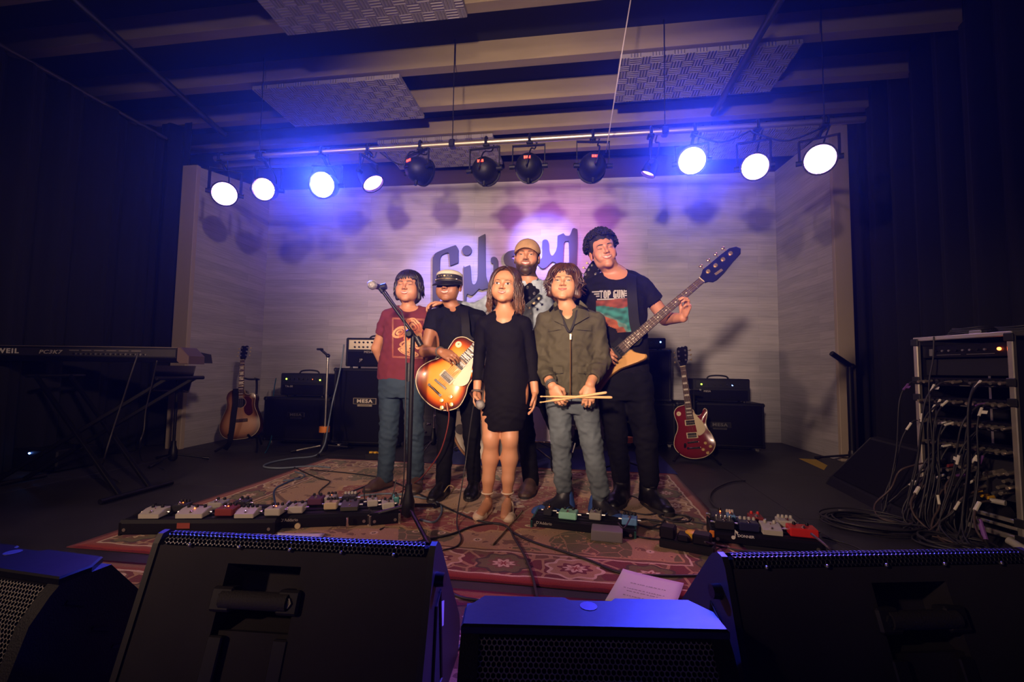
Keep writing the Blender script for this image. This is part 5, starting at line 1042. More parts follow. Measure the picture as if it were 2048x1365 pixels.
for k, (px, py, lab) in enumerate(((866, 905, 'chrome hardware stand between the child in maroon and the guitarist'), (1066, 905, 'chrome hardware stand behind the legs of the man in the cap'), (1152, 908, 'chrome hardware stand glimpsed between the legs of the child in olive'))):
    p = fl(px, py); root = thing('drum_hardware', lab, 'stand', (p.x, p.y, 0)); tripod(root, p, .62, .24, .18, (-100, 20, 140), .011, .008, CHROME)
    for j, (dx, z_) in enumerate(((-.05, .28), (.02, .36), (-.09, .20), (.06, .47))): b = MB(); b.cyl((p.x+dx, p.y-.02, z_), (p.x+dx+.03, p.y-.05, z_), .011, n=8); b.ball((p.x+dx, p.y-.05, z_), .016, 10); b.build('wing_screw', CHROME, root, smooth=40)
q = fl(1058, 930); b = MB(); b.box((q.x-.045, q.y, .07), (.022, .03, .13), Matrix.Rotation(R(-12), 3, 'Y'), bev=.008); tag(b.build('pedal_beater_post', CHROME), 'bright chrome pedal post behind the girl and the man', 'hardware')
# ---------------------------------------------------------------- rack with patch panels at the right
r0, r1 = Vector((1.985, 3.05, 0)), Vector((2.115, 2.575, 0)); x = (r1-r0); rw = x.length; x.normalize(); Mr_ = basis(x, Vector((-x.y, x.x, 0)), Vector((0, 0, 1)), r0)   # x along the face, y into the rack
RH = 1.055; RD = .52
root = thing('equipment_rack', 'tall open equipment rack on the right full of patch panels and plugs', 'rack', Mr_)
def bar(a, e, s_, m, name='frame_bar'):
    mb_ = MB(Mr_); c_ = [(a[i]+e[i])/2 for i in range(3)]; mb_.box(c_, [max(abs(e[i]-a[i]), s_) for i in range(3)], bev=.004); return mb_.build(name, m, root)
for xx_ in (.012, rw-.012):
    for yy in (.012, RD): bar((xx_, yy, .03), (xx_, yy, RH), .026, ALU, 'frame_post')
    for zz in (.04, RH-.012): bar((xx_, 0, zz), (xx_, RD, zz), .024, ALU)
for yy in (.012, RD):
    for zz in (.04, RH-.012): bar((0, yy, zz), (rw, yy, zz), .024, ALU)
for xx_ in (.012, rw-.012):
    for zz in (.04, .12, .70, .80, RH-.03): b = MB(Mr_); b.box((xx_, -.004, zz), (.042, .010, .042), bev=.004); b.build('corner_plate', mat('plate_dark', (.05, .05, .048), .35, .7), root)
b = MB(Mr_); b.box((rw/2, RD/2+.01, RH-.018), (rw-.04, RD-.02, .012)); b.build('top_panel', BLACK, root); b = MB(Mr_); b.box((rw/2, RD-.02, RH/2), (rw-.05, .012, RH-.1)); b.build('rear_panel', BLACK, root)
b = MB(Mr_); b.box((rw-.006, RD/2, RH/2), (.006, RD-.05, RH-.09)); b.build('side_panel', BLACK, root); b = MB(Mr_); b.box((.006, RD/2, RH/2), (.006, RD-.05, RH-.09)); b.build('side_panel', BLACK, root)
def unit(z, h, name, m=SATIN, dep=.25, face=.03): b = MB(Mr_); b.box((rw/2, face+dep/2, z+h/2), (rw-.058, dep, h-.003), bev=.002); return b.build(name, m, root)
u1 = unit(RH-.125, .075, 'receiver_unit')
for k in range(8): b = MB(Mr_); b.cyl((.11+.035*k, .028, RH-.085), (.11+.035*k, .020, RH-.085), .006, n=8); b.build('knob', STEEL if k % 3 else PLASTIC, u1)
b = MB(Mr_); b.ball((rw-.075, .026, RH-.085), .009, 8); b.build('orange_light', LEDO, u1)
b = MB(Mr_); b.box((.085, .026, RH-.092), (.02, .01, .04)); b.build('panel_latch', mat('latch_grey', (.16, .15, .15), .5), u1)
for L_, x_ in ((.13, .17), (.13, .33)): b = MB(Mr_); b.box((x_, .028, RH-.108), (L_, .001, .003)); b.build('printed_line', mat('ink_dim'), u1)
unit(RH-.225, .095, 'blank_panel', BLACK, face=.05)
random.seed(4); rows_z = (.800, .690, .575, .455)
FLAG = mat('flag_white', (.85, .80, .68), .7); PTAPE = mat('tape_purple', (.16, .05, .26), .6)
for ri, z in enumerate(rows_z):
    u = unit(z-.030, .050, 'patch_panel', SATIN, .10)
    for k in range(14):
        xx_ = .045+(rw-.09)*k/13; b = MB(Mr_); b.cyl((xx_, .030, z), (xx_, .024, z), .0105, n=10); b.build('socket', PLASTIC, u, smooth=40)
        if k > 8 or random.random() < .75:
            b = MB(Mr_); L_ = random.uniform(.045, .06); b.cyl((xx_, .028, z-.002), (xx_, -L_+.02, z-.008), .0078, n=8); b.build('plug', mat('plug_nickel', (.72, .62, .48), .35, .85) if random.random() < .8 else STEEL, u, smooth=40)
    for k in range(2): b = MB(Mr_); b.box((rw*.5+.12*k, .0295, z-.024), (.05, .001, .004)); b.build('printed_line', mat('ink_dim'), u)
ub = unit(.20, .20, 'stage_box', BLACK, .22, .06)
for k in range(34):
    xx_ = .05+(rw-.09)*random.random()**.7; zz = .24+.12*random.random(); L_ = random.uniform(.05, .09); b = MB(Mr_); b.cyl((xx_, .062, zz), (xx_+.004, .062-L_, zz-.008), .0085, n=8); b.build('plug', mat('plug_nickel') if k % 3 else STEEL, ub, smooth=40)
for xx_, zz, m in ((.065, .275, BLUEP), (.085, .270, REDP), (.15, .255, TEALP), (.17, .335, REDD), (.30, .225, YELLOW), (.33, .215, YELLOW), (.355, .212, YELLOW)): b = MB(Mr_); b.cyl((xx_, .03, zz), (xx_+.002, -.012, zz-.003), .009, n=8); b.build('colour_ring', m, ub, smooth=40)
bar((.03, .05, .11), (rw-.03, .05, .11), .02, ALU, 'shelf_bar'); bar((.03, .05, .075), (rw-.03, .05, .075), .016, ALU, 'shelf_bar')
# equipment on top of the rack
for k, (xx_, yy, s_) in enumerate(((.20, .16, .11), (.33, .30, .14))):
    b = MB(Mr_)
    for j in range(4): b.tube([(xx_+math.cos(t)*(s_-.008*j), yy+math.sin(t)*(s_-.010*j)*.9, RH+.008+.011*j+.004*math.sin(3*t+j)) for t in np.linspace(0, 6.283, 29)[:-1]], .006, 6, closed=True)
    tag(b.build('coiled_cable', CABLEB, smooth=True), ('smaller black cable coil lying on top of the rack, near its front edge', 'larger black cable coil at the back of the rack top')[k], 'cable')
b = MB(Mr_ @ Matrix.Translation((.30, .06, RH))); b.box((0, 0, .010), (.06, .04, .02), bev=.003); tag(b.build('small_adapter', STEEL), 'small metal adapter on the front edge of the rack top', 'adapter')
# the patch cables: each one plugged into a panel and falling to the floor
random.seed(9)
def rp(xx_, y_, z_): return Mr_ @ Vector((xx_, y_, z_))
BROWNC = mat('cable_brown', (.07, .045, .038), .5)
spec_ = []
for i in range(26):
    ri = i % 4; z = rows_z[ri]; xx_ = .04+(rw-.12)*((i*0.37+.13*ri) % 1.0); spec_.append((xx_, z))
for i in range(12): spec_.append((.06+(rw-.14)*((i*.29) % 1.0), .24+.11*((i*.41) % 1.0)))
ORD = 'first second third fourth fifth sixth seventh eighth ninth tenth eleventh twelfth thirteenth fourteenth'.split()
ROWN = {0: 'top patch row', 1: 'second patch row', 2: 'third patch row', 3: 'lowest patch row', 4: 'stage box near the rack foot'}
def row_of(z): return min(range(4), key=lambda k: abs(rows_z[k]-z)) if z > .4 else 4
for i, (xx_, z) in enumerate(spec_):
    same = sorted(q[0]+1e-6*q[1] for q in spec_ if row_of(q[1]) == row_of(z)); rank = same.index(xx_+1e-6*z)
    m = BROWNC if (z < .4 and i % 2) else CABLEB; out = random.uniform(.05, .13); dx = random.uniform(-.10, .06); low = random.uniform(.02, .05)
    p = [rp(xx_, -.035, z-.008), rp(xx_-.004, -.035-out*.5, z-.020), rp(xx_+dx*.3, -.05-out, z-.12 if z > .4 else z-.06), rp(xx_+dx*.7, -.06-out*1.1, z*.45+.02), rp(xx_+dx, -.08-out*1.3-random.random()*.04, .07), rp(xx_+dx+random.uniform(.02, .16), -.12-out-random.random()*.10, .010+low*.3), rp(xx_+dx+random.uniform(.08, .25), -.10-out, .010+low*.3)]
    rt_ = thing('patch_cable', ('brown' if m is BROWNC else 'black')+(' purple-flagged' if i % 5 < 3 and i % 7 == 0 else ' white-flagged' if i % 5 < 3 else ' plain')+' cable, '+ORD[rank]+' from the left in the '+ROWN[row_of(z)], 'cable', tuple(p[0]), group='cables hanging from the rack')
    cable('lead', p, random.choice((.0036, .0042, .0042, .005)), m, parent=rt_, sm_=5)
    if i % 5 < 3:
        P_ = spline(p, 6); k = random.choice((3, 5, 8, 14)); d = (P_[k+1]-P_[k]).normalized(); f = frame(d); fm = FLAG if i % 7 else PTAPE
        mb_ = MB(basis(f[0], f[1], f[2], P_[k]))
        if i % 5 == 0: mb_.box((.012, 0, 0), (.032, .0015, .018), bev=0)
        mb_.cyl((0, 0, -.024), (0, 0, .024), .0062, n=8); mb_.build('label_flag', fm, rt_)
# named, individually visible cables with tags at the foot of the rack
def tagged(pts, r, m, label, k, fm, L_=.05, rr=.009):
    rt_ = thing('patch_cable', label, 'cable', tuple(pts[0])); cable('lead', pts, r, m, parent=rt_); P_ = spline(pts, 6); d = (P_[k+1]-P_[k]).normalized(); b = MB(); b.cyl(P_[k]-d*L_/2, P_[k]+d*L_/2, rr, n=8); b.build('tape_sleeve', fm, rt_, smooth=40)
Z = lambda px, py, y: at(px, py, y)
tagged([Z(1985, 1003, 2.58), Z(1962, 1006, 2.55), Z(1950, 1024, 2.53), Z(1950, 1050, 2.50), Z(1962, 1075, 2.46), fl(1990, 1100, .012), fl(2040, 1120, .01)], .0055, BROWNC, 'brown cable with a long white sleeve curving down at the foot of the rack', 9, FLAG)
tagged([Z(1845, 965, 2.85), Z(1832, 985, 2.80), Z(1822, 1005, 2.78), Z(1828, 1030, 2.74), Z(1848, 1052, 2.70), fl(1878, 1078, .01), fl(1915, 1100, .01)], .0055, BROWNC, 'brown cable with a white sleeve at the left foot of the rack', 5, FLAG)
tagged([Z(1955, 1040, 2.5), Z(1965, 1060, 2.48), Z(1970, 1080, 2.46), fl(1985, 1108, .01)], .0055, CABLEB, 'cable wrapped in purple tape at the foot of the rack', 6, mat('tape_violet', (.24, .09, .42), .6), .09, .010)
p = Z(1990, 1003, 2.57); b = MB(); b.cyl(p, p+Vector((.012, -.02, 0))*1.6, .013, n=12); b.cyl(p+Vector((-.012, .012, 0)), p, .012, n=12); tag(b.build('locking_plug', WHITEP, smooth=40), 'white and orange locking plug at the lower right of the rack', 'plug')
p = fl(2030, 1095, .03); b = MB(); b.cyl(p+Vector((0, .03, .02)), p+Vector((.01, -.05, 0)), .018, n=12); tag(b.build('locking_plug', WHITEP, smooth=40), 'white plug lying at the bottom right corner by the rack foot', 'plug')
cable('loose_cable', [at(1868, 674, 2.93), at(1866, 720, 2.92), at(1858, 770, 2.90), at(1862, 840, 2.86), at(1868, 900, 2.84), at(1880, 960, 2.80), fl(1905, 1050, .01)], .004, CABLEB, 'long black cable falling from the top edge of the rack across its face')
def coil(cx, cy, rx, ry, n, r, label, m=CABLEB, tail=None, seed=0):
    random.seed(seed); c_ = fl(cx, cy); k = 1/ppm(c_); rx_ = rx*k; ry_ = rx_*.85; pts = []
    for i in range(n*14): t = 6.283*i/14; s_ = 1-.28*random.random()*((i//14) % 2)+.08*math.sin(t*.31+seed); pts.append((c_.x+math.cos(t)*rx_*s_+.02*math.sin(i*.13), c_.y+math.sin(t)*ry_*s_, .008+.0075*(i/14)*.8+.003*math.sin(t*2.3)))
    if tail: pts += [tuple(fl(*q, .008)) for q in tail]
    b = MB(); b.tube(pts, r, 6, smooth=2); return tag(b.build('coiled_cable', m, smooth=True), label, 'cable')
coil(1742, 1056, 78, 0, 7, .0048, 'big loose coil of black cable on the floor left of the rack', tail=((1700, 1040), (1668, 1026), (1690, 1024)), seed=2)
coil(1905, 1097, 58, 0, 6, .0050, 'tighter coil of black cable at the foot of the rack', seed=5)
coil(1296, 1052, 34, 0, 2, .0042, 'small loops of black cable on the rug by the boots', tail=((1330, 1040), (1380, 1044), (1425, 1052)), seed=3)
coil(1345, 1040, 30, 0, 2, .0042, 'thin cable loops on the rug left of the right-hand board', seed=8)
p = fl(1690, 1023, .012); b = MB(); b.cyl(p+Vector((-.03, .012, 0)), p+Vector((.035, -.008, 0)), .007, n=8); tag(b.build('jack_plug', STEEL, smooth=40), 'silver jack plug lying above the big cable coil', 'plug')
# ---------------------------------------------------------------- cables on the floor
RUGTOP = .0105
def fc(name, pix, r, m, label, z=RUGTOP): return cable(name, [fl(*p, z) if len(p) == 2 else at(p[0], p[1], p[2]) for p in pix], r, m, label)
fc('instrument_cable', [(688, 690, 4.42), (684, 720, 4.35), (676, 760, 4.30), (664, 810, 4.25), (655, 860, 4.15), (648, 892, 4.05), (630, 912), (580, 918), (540, 926), (528, 934), (560, 937), (620, 933), (660, 936)], .0075, CABLEG, 'thick grey-blue cable looping from the knobbed left amp head to the floor')
fc('instrument_cable', [(552, 757, 4.65), (547, 790, 4.55), (545, 830, 4.5), (544, 870, 4.45), (535, 898), (530, 906)], .0055, CABLET, 'teal cable hanging at the left end of the low left cabinet')
fc('instrument_cable', [(893, 808, 2.70), (898, 830, 2.71), (893, 865, 2.72), (880, 905, 2.74), (858, 938, 2.76), (838, 960, 2.78), (820, 972), (800, 985)], .0042, CABLER, 'dark red cable plugged into the sunburst guitar and trailing to the rug')
b = MB(); a_, c_ = at(893, 806, 2.70), at(896, 823, 2.70); b.cyl(a_, c_, .009, n=10); tag(b.build('jack_plug', mat('plug_copper', (.40, .14, .07), .35, .7), smooth=40), 'coppery jack plug at the lower rim of the sunburst guitar', 'plug')
fc('microphone_cable', [(952, 788, 2.60), (944, 830, 2.63), (937, 880, 2.66), (932, 920, 2.66), (924, 970, 2.6), (916, 1020, 2.5), (914, 1052), (922, 1078), (912, 1094), (880, 1102)], .0038, CABLEB, 'thin black cable falling from the microphone of the girl')
fc('floor_cable', [(700, 985), (772, 962), (830, 985), (880, 1010), (950, 1040), (1010, 1052), (1028, 1076), (1048, 1110), (1064, 1150), (1076, 1205)], .0055, CABLEB, 'black cable crossing the rug under the girl towards the bottom centre speaker')
fc('floor_cable', [(830, 1085), (900, 1070), (950, 1052), (1000, 1048), (1030, 1068), (1070, 1086), (1120, 1102), (1180, 1122), (1240, 1146), (1320, 1152), (1410, 1152)], .0055, CABLEB, 'black cable running from centre rug to the front right monitor')
fc('floor_cable', [(840, 1040), (870, 1044), (884, 1020), (870, 1003), (830, 994), (780, 988), (720, 992)], .0062, CABLEG, 'grey-blue cable curving round the foot of the tall microphone stand')
fc('floor_cable', [(588, 935), (615, 948), (640, 958), (660, 964), (638, 985), (655, 1002), (690, 1002), (720, 985)], .0045, CABLEB, 'thin black cable wandering over the rear left of the rug')
fc('floor_cable', [(620, 940), (680, 945), (740, 952), (770, 960)], .0045, CABLEB, 'thin black cable leading to the shoe of the child in maroon')
fc('floor_cable', [(566, 962), (600, 958), (608, 950), (590, 944)], .006, CABLEG, 'short grey-blue cable bending at the left edge of the rug')
fc('floor_cable', [(552, 1015, 2.25), (548, 985), (560, 972), (600, 955)], .006, mat('cable_blue', (.03, .07, .16), .5), 'blue cable rising to the second board from the left')
fc('floor_cable', [(545, 1042, 2.22), (532, 1034, 2.24), (524, 1030, 2.26), (510, 1026, 2.28)], .006, CABLET, 'teal cable bending between the two left boards')
fc('floor_cable', [(985, 1090), (1005, 1068), (1020, 1050), (1035, 1035), (1045, 1022)], .004, mat('cable_tan', (.28, .20, .10), .6), 'thin tan cable on the rug in front of the girl')
fc('floor_cable', [(888, 985, 2.84), (898, 972, 2.82), (908, 976, 2.82), (900, 988), (892, 998)], .0035, mat('cable_tan'), 'tan loop beside the boot of the guitarist')
fc('floor_cable', [(1490, 962), (1460, 965), (1428, 980), (1420, 998), (1432, 1015), (1460, 1030)], .0052, CABLEB, 'black cable curving on the dark floor behind the right-hand board')
fc('floor_cable', [(1645, 1075), (1700, 1090), (1740, 1110), (1780, 1132)], .005, CABLEB, 'black cable running right from the bright red pedal')
fc('floor_cable', [(1622, 1068, 2.10), (1640, 1082, 2.06), (1662, 1100, 2.02), (1690, 1120)], .005, mat('cable_mauve', (.10, .07, .11), .5), 'mauve cable plugged into the front of the bright red pedal')
fc('floor_cable', [(1410, 1085, 2.12), (1440, 1094), (1480, 1102), (1520, 1106), (1545, 1112)], .0055, CABLEB, 'thick black cable from the power strip towards the right-hand board')
fc('floor_cable', [(1265, 1072), (1300, 1078), (1330, 1080), (1345, 1082)], .0045, CABLEB, 'short cable from the centre board to the tiny blue box')
fc('floor_cable', [(1226, 1000), (1260, 992), (1300, 1008), (1340, 1012), (1300, 1030), (1240, 1020)], .0042, CABLEB, 'thin black cable around the front boot of the bass player')
fc('floor_cable', [(890, 1180), (920, 1195), (960, 1202)], .0055, CABLEB, 'black cable beside the right cheek of the front left monitor')
fc('floor_cable', [(925, 1290), (895, 1320), (880, 1360)], .006, mat('cable_braid'), 'braided cable at the bottom between the front left monitor and the centre speaker')
for i, (pp, label) in enumerate((([(612, 1008, 2.42), (630, 1000, 2.44), (650, 994, 2.46), (662, 1004, 2.42), (655, 1020, 2.36)], 'patch lead looping over the cream pedal'), ([(728, 975, 2.50), (730, 1000, 2.46), (742, 1010, 2.42)], 'upright patch lead at the rear of the short board'), ([(792, 960, 2.45), (785, 990, 2.42), (770, 1004, 2.40)], 'patch lead falling beside the tall stand pole'), ([(1262, 1034, 2.30), (1252, 1052, 2.22), (1244, 1056, 2.2), (1236, 1046, 2.24)], 'patch lead looped on the light blue pedal'), ([(360, 1030, 2.26), (380, 1016, 2.28), (400, 1012, 2.30)], 'patch lead across the wide white pedal'))):
    fc('patch_lead', pp, .0035, CABLEB, label)
# ---------------------------------------------------------------- signed distance modelling for bodies, clothes and hair
class Field:
    def __init__(s, lo, hi, h):
        s.h = h; s.lo = np.array(lo, float); n = np.ceil((np.array(hi)-s.lo)/h).astype(int)+1
        s.ax = [(s.lo[k]+np.arange(n[k])*h).astype(np.float32) for k in range(3)]
        s.D = np.full(tuple(n), 9.0, np.float32)
    def sub(s, lo, hi):
        sl = []
        for k in range(3):
            a = max(0, int((lo[k]-s.lo[k])/s.h)); b = min(len(s.ax[k]), int((hi[k]-s.lo[k])/s.h)+2); sl.append(slice(a, max(a, b)))
        g = (s.ax[0][sl[0]][:, None, None], s.ax[1][sl[1]][None, :, None], s.ax[2][sl[2]][None, None, :])
        return tuple(sl), g
    def put(s, sl, d, k, op):
        a = s.D[sl]
        if op == 'cut': a, d = -a, d
        if k > 0:
            hh = np.maximum(k-np.abs(a-d), 0)/k; r = np.minimum(a, d)-hh*hh*k*.25
        else: r = np.minimum(a, d)
        s.D[sl] = -r if op == 'cut' else r
    def cone(s, p0, p1, r0, r1=None, k=.01, op='add', flat=1.0, w=None):
        # round cone; flat<1 squeezes it along the axis normal to both the bone and w
        r1 = r0 if r1 is None else r1; p0 = np.array(p0, np.float32); p1 = np.array(p1, np.float32); m = max(r0, r1)+k+2.5*s.h
        sl, (X, Y, Z) = s.sub(np.minimum(p0, p1)-m, np.maximum(p0, p1)+m)
        d = p1-p0; L2 = float(d@d)+1e-12
        x, y, z = X-p0[0], Y-p0[1], Z-p0[2]
        t = np.clip((x*d[0]+y*d[1]+z*d[2])/L2, 0, 1)
        x, y, z = x-t*d[0], y-t*d[1], z-t*d[2]
        if flat == 1.0: q = np.sqrt(x*x+y*y+z*z)-(r0+(r1-r0)*t)
        else:
            dn = d/np.sqrt(L2); wv = np.array(w, np.float32); wv = wv-dn*(wv@dn); wv /= np.linalg.norm(wv)+1e-9; nv = np.cross(dn, wv)
            v = x*nv[0]+y*nv[1]+z*nv[2]; e = (1/flat**2-1); rr = r0+(r1-r0)*t
            L = np.sqrt(x*x+y*y+z*z+e*v*v); q = (L-rr)*np.clip(1-(1-flat)*(v*v)/(x*x+y*y+z*z+1e-9), flat, 1)
        s.put(sl, q, k, op); return s
    def chain(s, pts, rs, k=.01, op='add', flat=1.0, w=None):
        for i in range(len(pts)-1): s.cone(pts[i], pts[i+1], rs[i], rs[i+1], k, op, flat, w)
        return s
    def ell(s, c, r, k=.01, op='add', M=None):
        c = np.array(c, np.float32); r = np.array(r, np.float32); m = float(max(r))+k+2.5*s.h
        sl, (X, Y, Z) = s.sub(c-m, c+m); x, y, z = X-c[0], Y-c[1], Z-c[2]
        if M is not None:
            M = np.array(M, np.float32); x, y, z = (M[i, 0]*x+M[i, 1]*y+M[i, 2]*z for i in range(3))
        k0 = np.sqrt((x/r[0])**2+(y/r[1])**2+(z/r[2])**2); k1 = np.sqrt((x/r[0]**2)**2+(y/r[1]**2)**2+(z/r[2]**2)**2)
        s.put(sl, k0*(k0-1)/(k1+1e-6), k, op); return s
    def loft(s, secs, k=.02, op='add', grow=0.0, power=2.0):
        # secs: (cx, cy, z, rx, ry) rings stacked in z (a trunk, a skirt ...)
        S = sorted(secs, key=lambda q: q[2]); S = np.array(S, np.float32); S[:, 3:] += grow
        zz = S[:, 2]; m = k+2.5*s.h
        lo = (float((S[:, 0]-S[:, 3]).min())-m, float((S[:, 1]-S[:, 4]).min())-m, float(zz[0])-m); hi = (float((S[:, 0]+S[:, 3]).max())+m, float((S[:, 1]+S[:, 4]).max())+m, float(zz[-1])+m)
        sl, (X, Y, Z) = s.sub(lo, hi); z = Z.ravel()
        f = [smooth_interp(z, zz, S[:, i])[None, None, :].astype(np.float32) for i in (0, 1, 3, 4)]
        u = np.abs((X-f[0])/f[2]); v = np.abs((Y-f[1])/f[3])
        rad = (u**power+v**power)**(1/power); q = (rad-1)*np.minimum(f[2], f[3])
        q = np.maximum(q, np.maximum(zz[0]-Z, Z-zz[-1])+0*q)
        s.put(sl, q, k, op); return s
    def plane(s, p, n):                      # cut away everything on the side the normal points to
        n = np.array(n, np.float32); n /= np.linalg.norm(n); X, Y, Z = (s.ax[0][:, None, None], s.ax[1][None, :, None], s.ax[2][None, None, :])
        s.D = np.maximum(s.D, (X-p[0])*n[0]+(Y-p[1])*n[1]+(Z-p[2])*n[2]); return s
    def noise(s, fn):
        X, Y, Z = np.meshgrid(*s.ax, indexing='ij', sparse=True)
        s.D = s.D+fn(X, Y, Z).astype(np.float32); return s
    def mesh(s, relax=1):
        D = s.D; b = D < 0; n = D.shape; sh = tuple(k-1 for k in n)
        cnt = np.zeros(sh, np.int8); off = [(i, j, k) for i in (0, 1) for j in (0, 1) for k in (0, 1)]
        def cr(A, o): return A[o[0]:n[0]-1+o[0], o[1]:n[1]-1+o[1], o[2]:n[2]-1+o[2]]
        for o in off: cnt += cr(b, o)
        act = (cnt > 0) & (cnt < 8); ids = np.argwhere(act); idx = np.full(sh, -1, np.int32); idx[act] = np.arange(len(ids))
        val = np.stack([D[ids[:, 0]+o[0], ids[:, 1]+o[1], ids[:, 2]+o[2]] for o in off], 1)
        acc = np.zeros((len(ids), 3)); num = np.zeros(len(ids)); O = np.array(off)
        for a in range(8):
            for c in range(a+1, 8):
                df = O[c]-O[a]
                if abs(df).sum() != 1: continue
                va, vb = val[:, a], val[:, c]; x = (va < 0) != (vb < 0); t = np.where(x, va/(va-vb+1e-12), 0)
                acc += np.where(x[:, None], O[a]+t[:, None]*df, 0); num += x
        P = (ids+acc/num[:, None])*s.h+s.lo
        faces = []
        for ax in range(3):
            o1, o2 = (ax+1) % 3, (ax+2) % 3
            s0 = [slice(None)]*3; s1 = [slice(None)]*3; s0[ax] = slice(0, n[ax]-1); s1[ax] = slice(1, n[ax])
            e = b[tuple(s0)] != b[tuple(s1)]; e = np.argwhere(e); e = e[(e[:, o1] > 0) & (e[:, o1] < n[o1]-1) & (e[:, o2] > 0) & (e[:, o2] < n[o2]-1)]
            if not len(e): continue
            q = []
            for d1, d2 in ((-1, -1), (0, -1), (0, 0), (-1, 0)):
                c = e.copy(); c[:, o1] += d1; c[:, o2] += d2; q.append(idx[c[:, 0], c[:, 1], c[:, 2]])
            q = np.stack(q, 1); fl_ = ~b[e[:, 0], e[:, 1], e[:, 2]]; q[fl_] = q[fl_][:, ::-1]
            faces.append(q)
        F_ = np.concatenate(faces)
        for _ in range(relax):
            acc = np.zeros_like(P); num = np.zeros(len(P))
            for a in range(4):
                i, j = F_[:, a], F_[:, (a+1) % 4]
                for k in range(3): acc[:, k] += np.bincount(i, P[j, k], len(P))+np.bincount(j, P[i, k], len(P))
                num += np.bincount(i, minlength=len(P))+np.bincount(j, minlength=len(P))
            P = P*.5+.5*acc/num[:, None]
        return P, F_
def smooth_interp(x, xp, fp):                # monotone-ish cubic through the rings
    d = np.gradient(fp, xp) if len(xp) > 2 else np.full(len(xp), (fp[-1]-fp[0])/(xp[-1]-xp[0]+1e-9))
    x = np.clip(x, xp[0], xp[-1]); i = np.clip(np.searchsorted(xp, x)-1, 0, len(xp)-2); h = xp[i+1]-xp[i]; t = (x-xp[i])/h
    return (2*t**3-3*t**2+1)*fp[i]+(t**3-2*t**2+t)*h*d[i]+(-2*t**3+3*t**2)*fp[i+1]+(t**3-t**2)*h*d[i+1]
def np_mesh(name, P, F_, m, parent=None, cols=None, smooth=True):
    me = bpy.data.meshes.new(name); o = bpy.data.objects.new(name, me); C.objects.link(o)
    if parent is not None:
        o.parent = parent; Mi = np.array(WORLD.get(parent.name, Matrix()).inverted()); P = P@Mi[:3, :3].T+Mi[:3, 3]; WORLD[o.name] = WORLD.get(parent.name, Matrix())
    me.vertices.add(len(P)); me.vertices.foreach_set('co', np.ascontiguousarray(P, np.float32).ravel())
    k = F_.shape[1]; me.loops.add(len(F_)*k); me.loops.foreach_set('vertex_index', np.ascontiguousarray(F_, np.int32).ravel())
    me.polygons.add(len(F_)); me.polygons.foreach_set('loop_start', np.arange(len(F_), dtype=np.int32)*k)
    me.update(calc_edges=True); me.materials.append(m)
    if smooth: me.polygons.foreach_set('use_smooth', [True]*len(F_))
    if cols is not None:
        a = me.color_attributes.new('Col', 'FLOAT_COLOR', 'POINT'); c4 = np.ones((len(P), 4), np.float32); c4[:, :3] = cols; a.data.foreach_set('color', c4.ravel())
    return o
def gn(P, f, seed=0.0):                      # cheap smooth noise from warped sines, about -1..1
    x, y, z = P
    return (np.sin(f*(x*1.0+y*.7+.31*z)+seed+1.7*np.sin(f*.61*(z-x)+seed*1.3))+np.sin(f*(.83*y-.41*x+1.1*z)+2.1*seed+1.3*np.sin(f*.7*(x+y)-seed))+np.sin(f*1.37*(.6*z-.9*y+.5*x)+seed*.7))/3

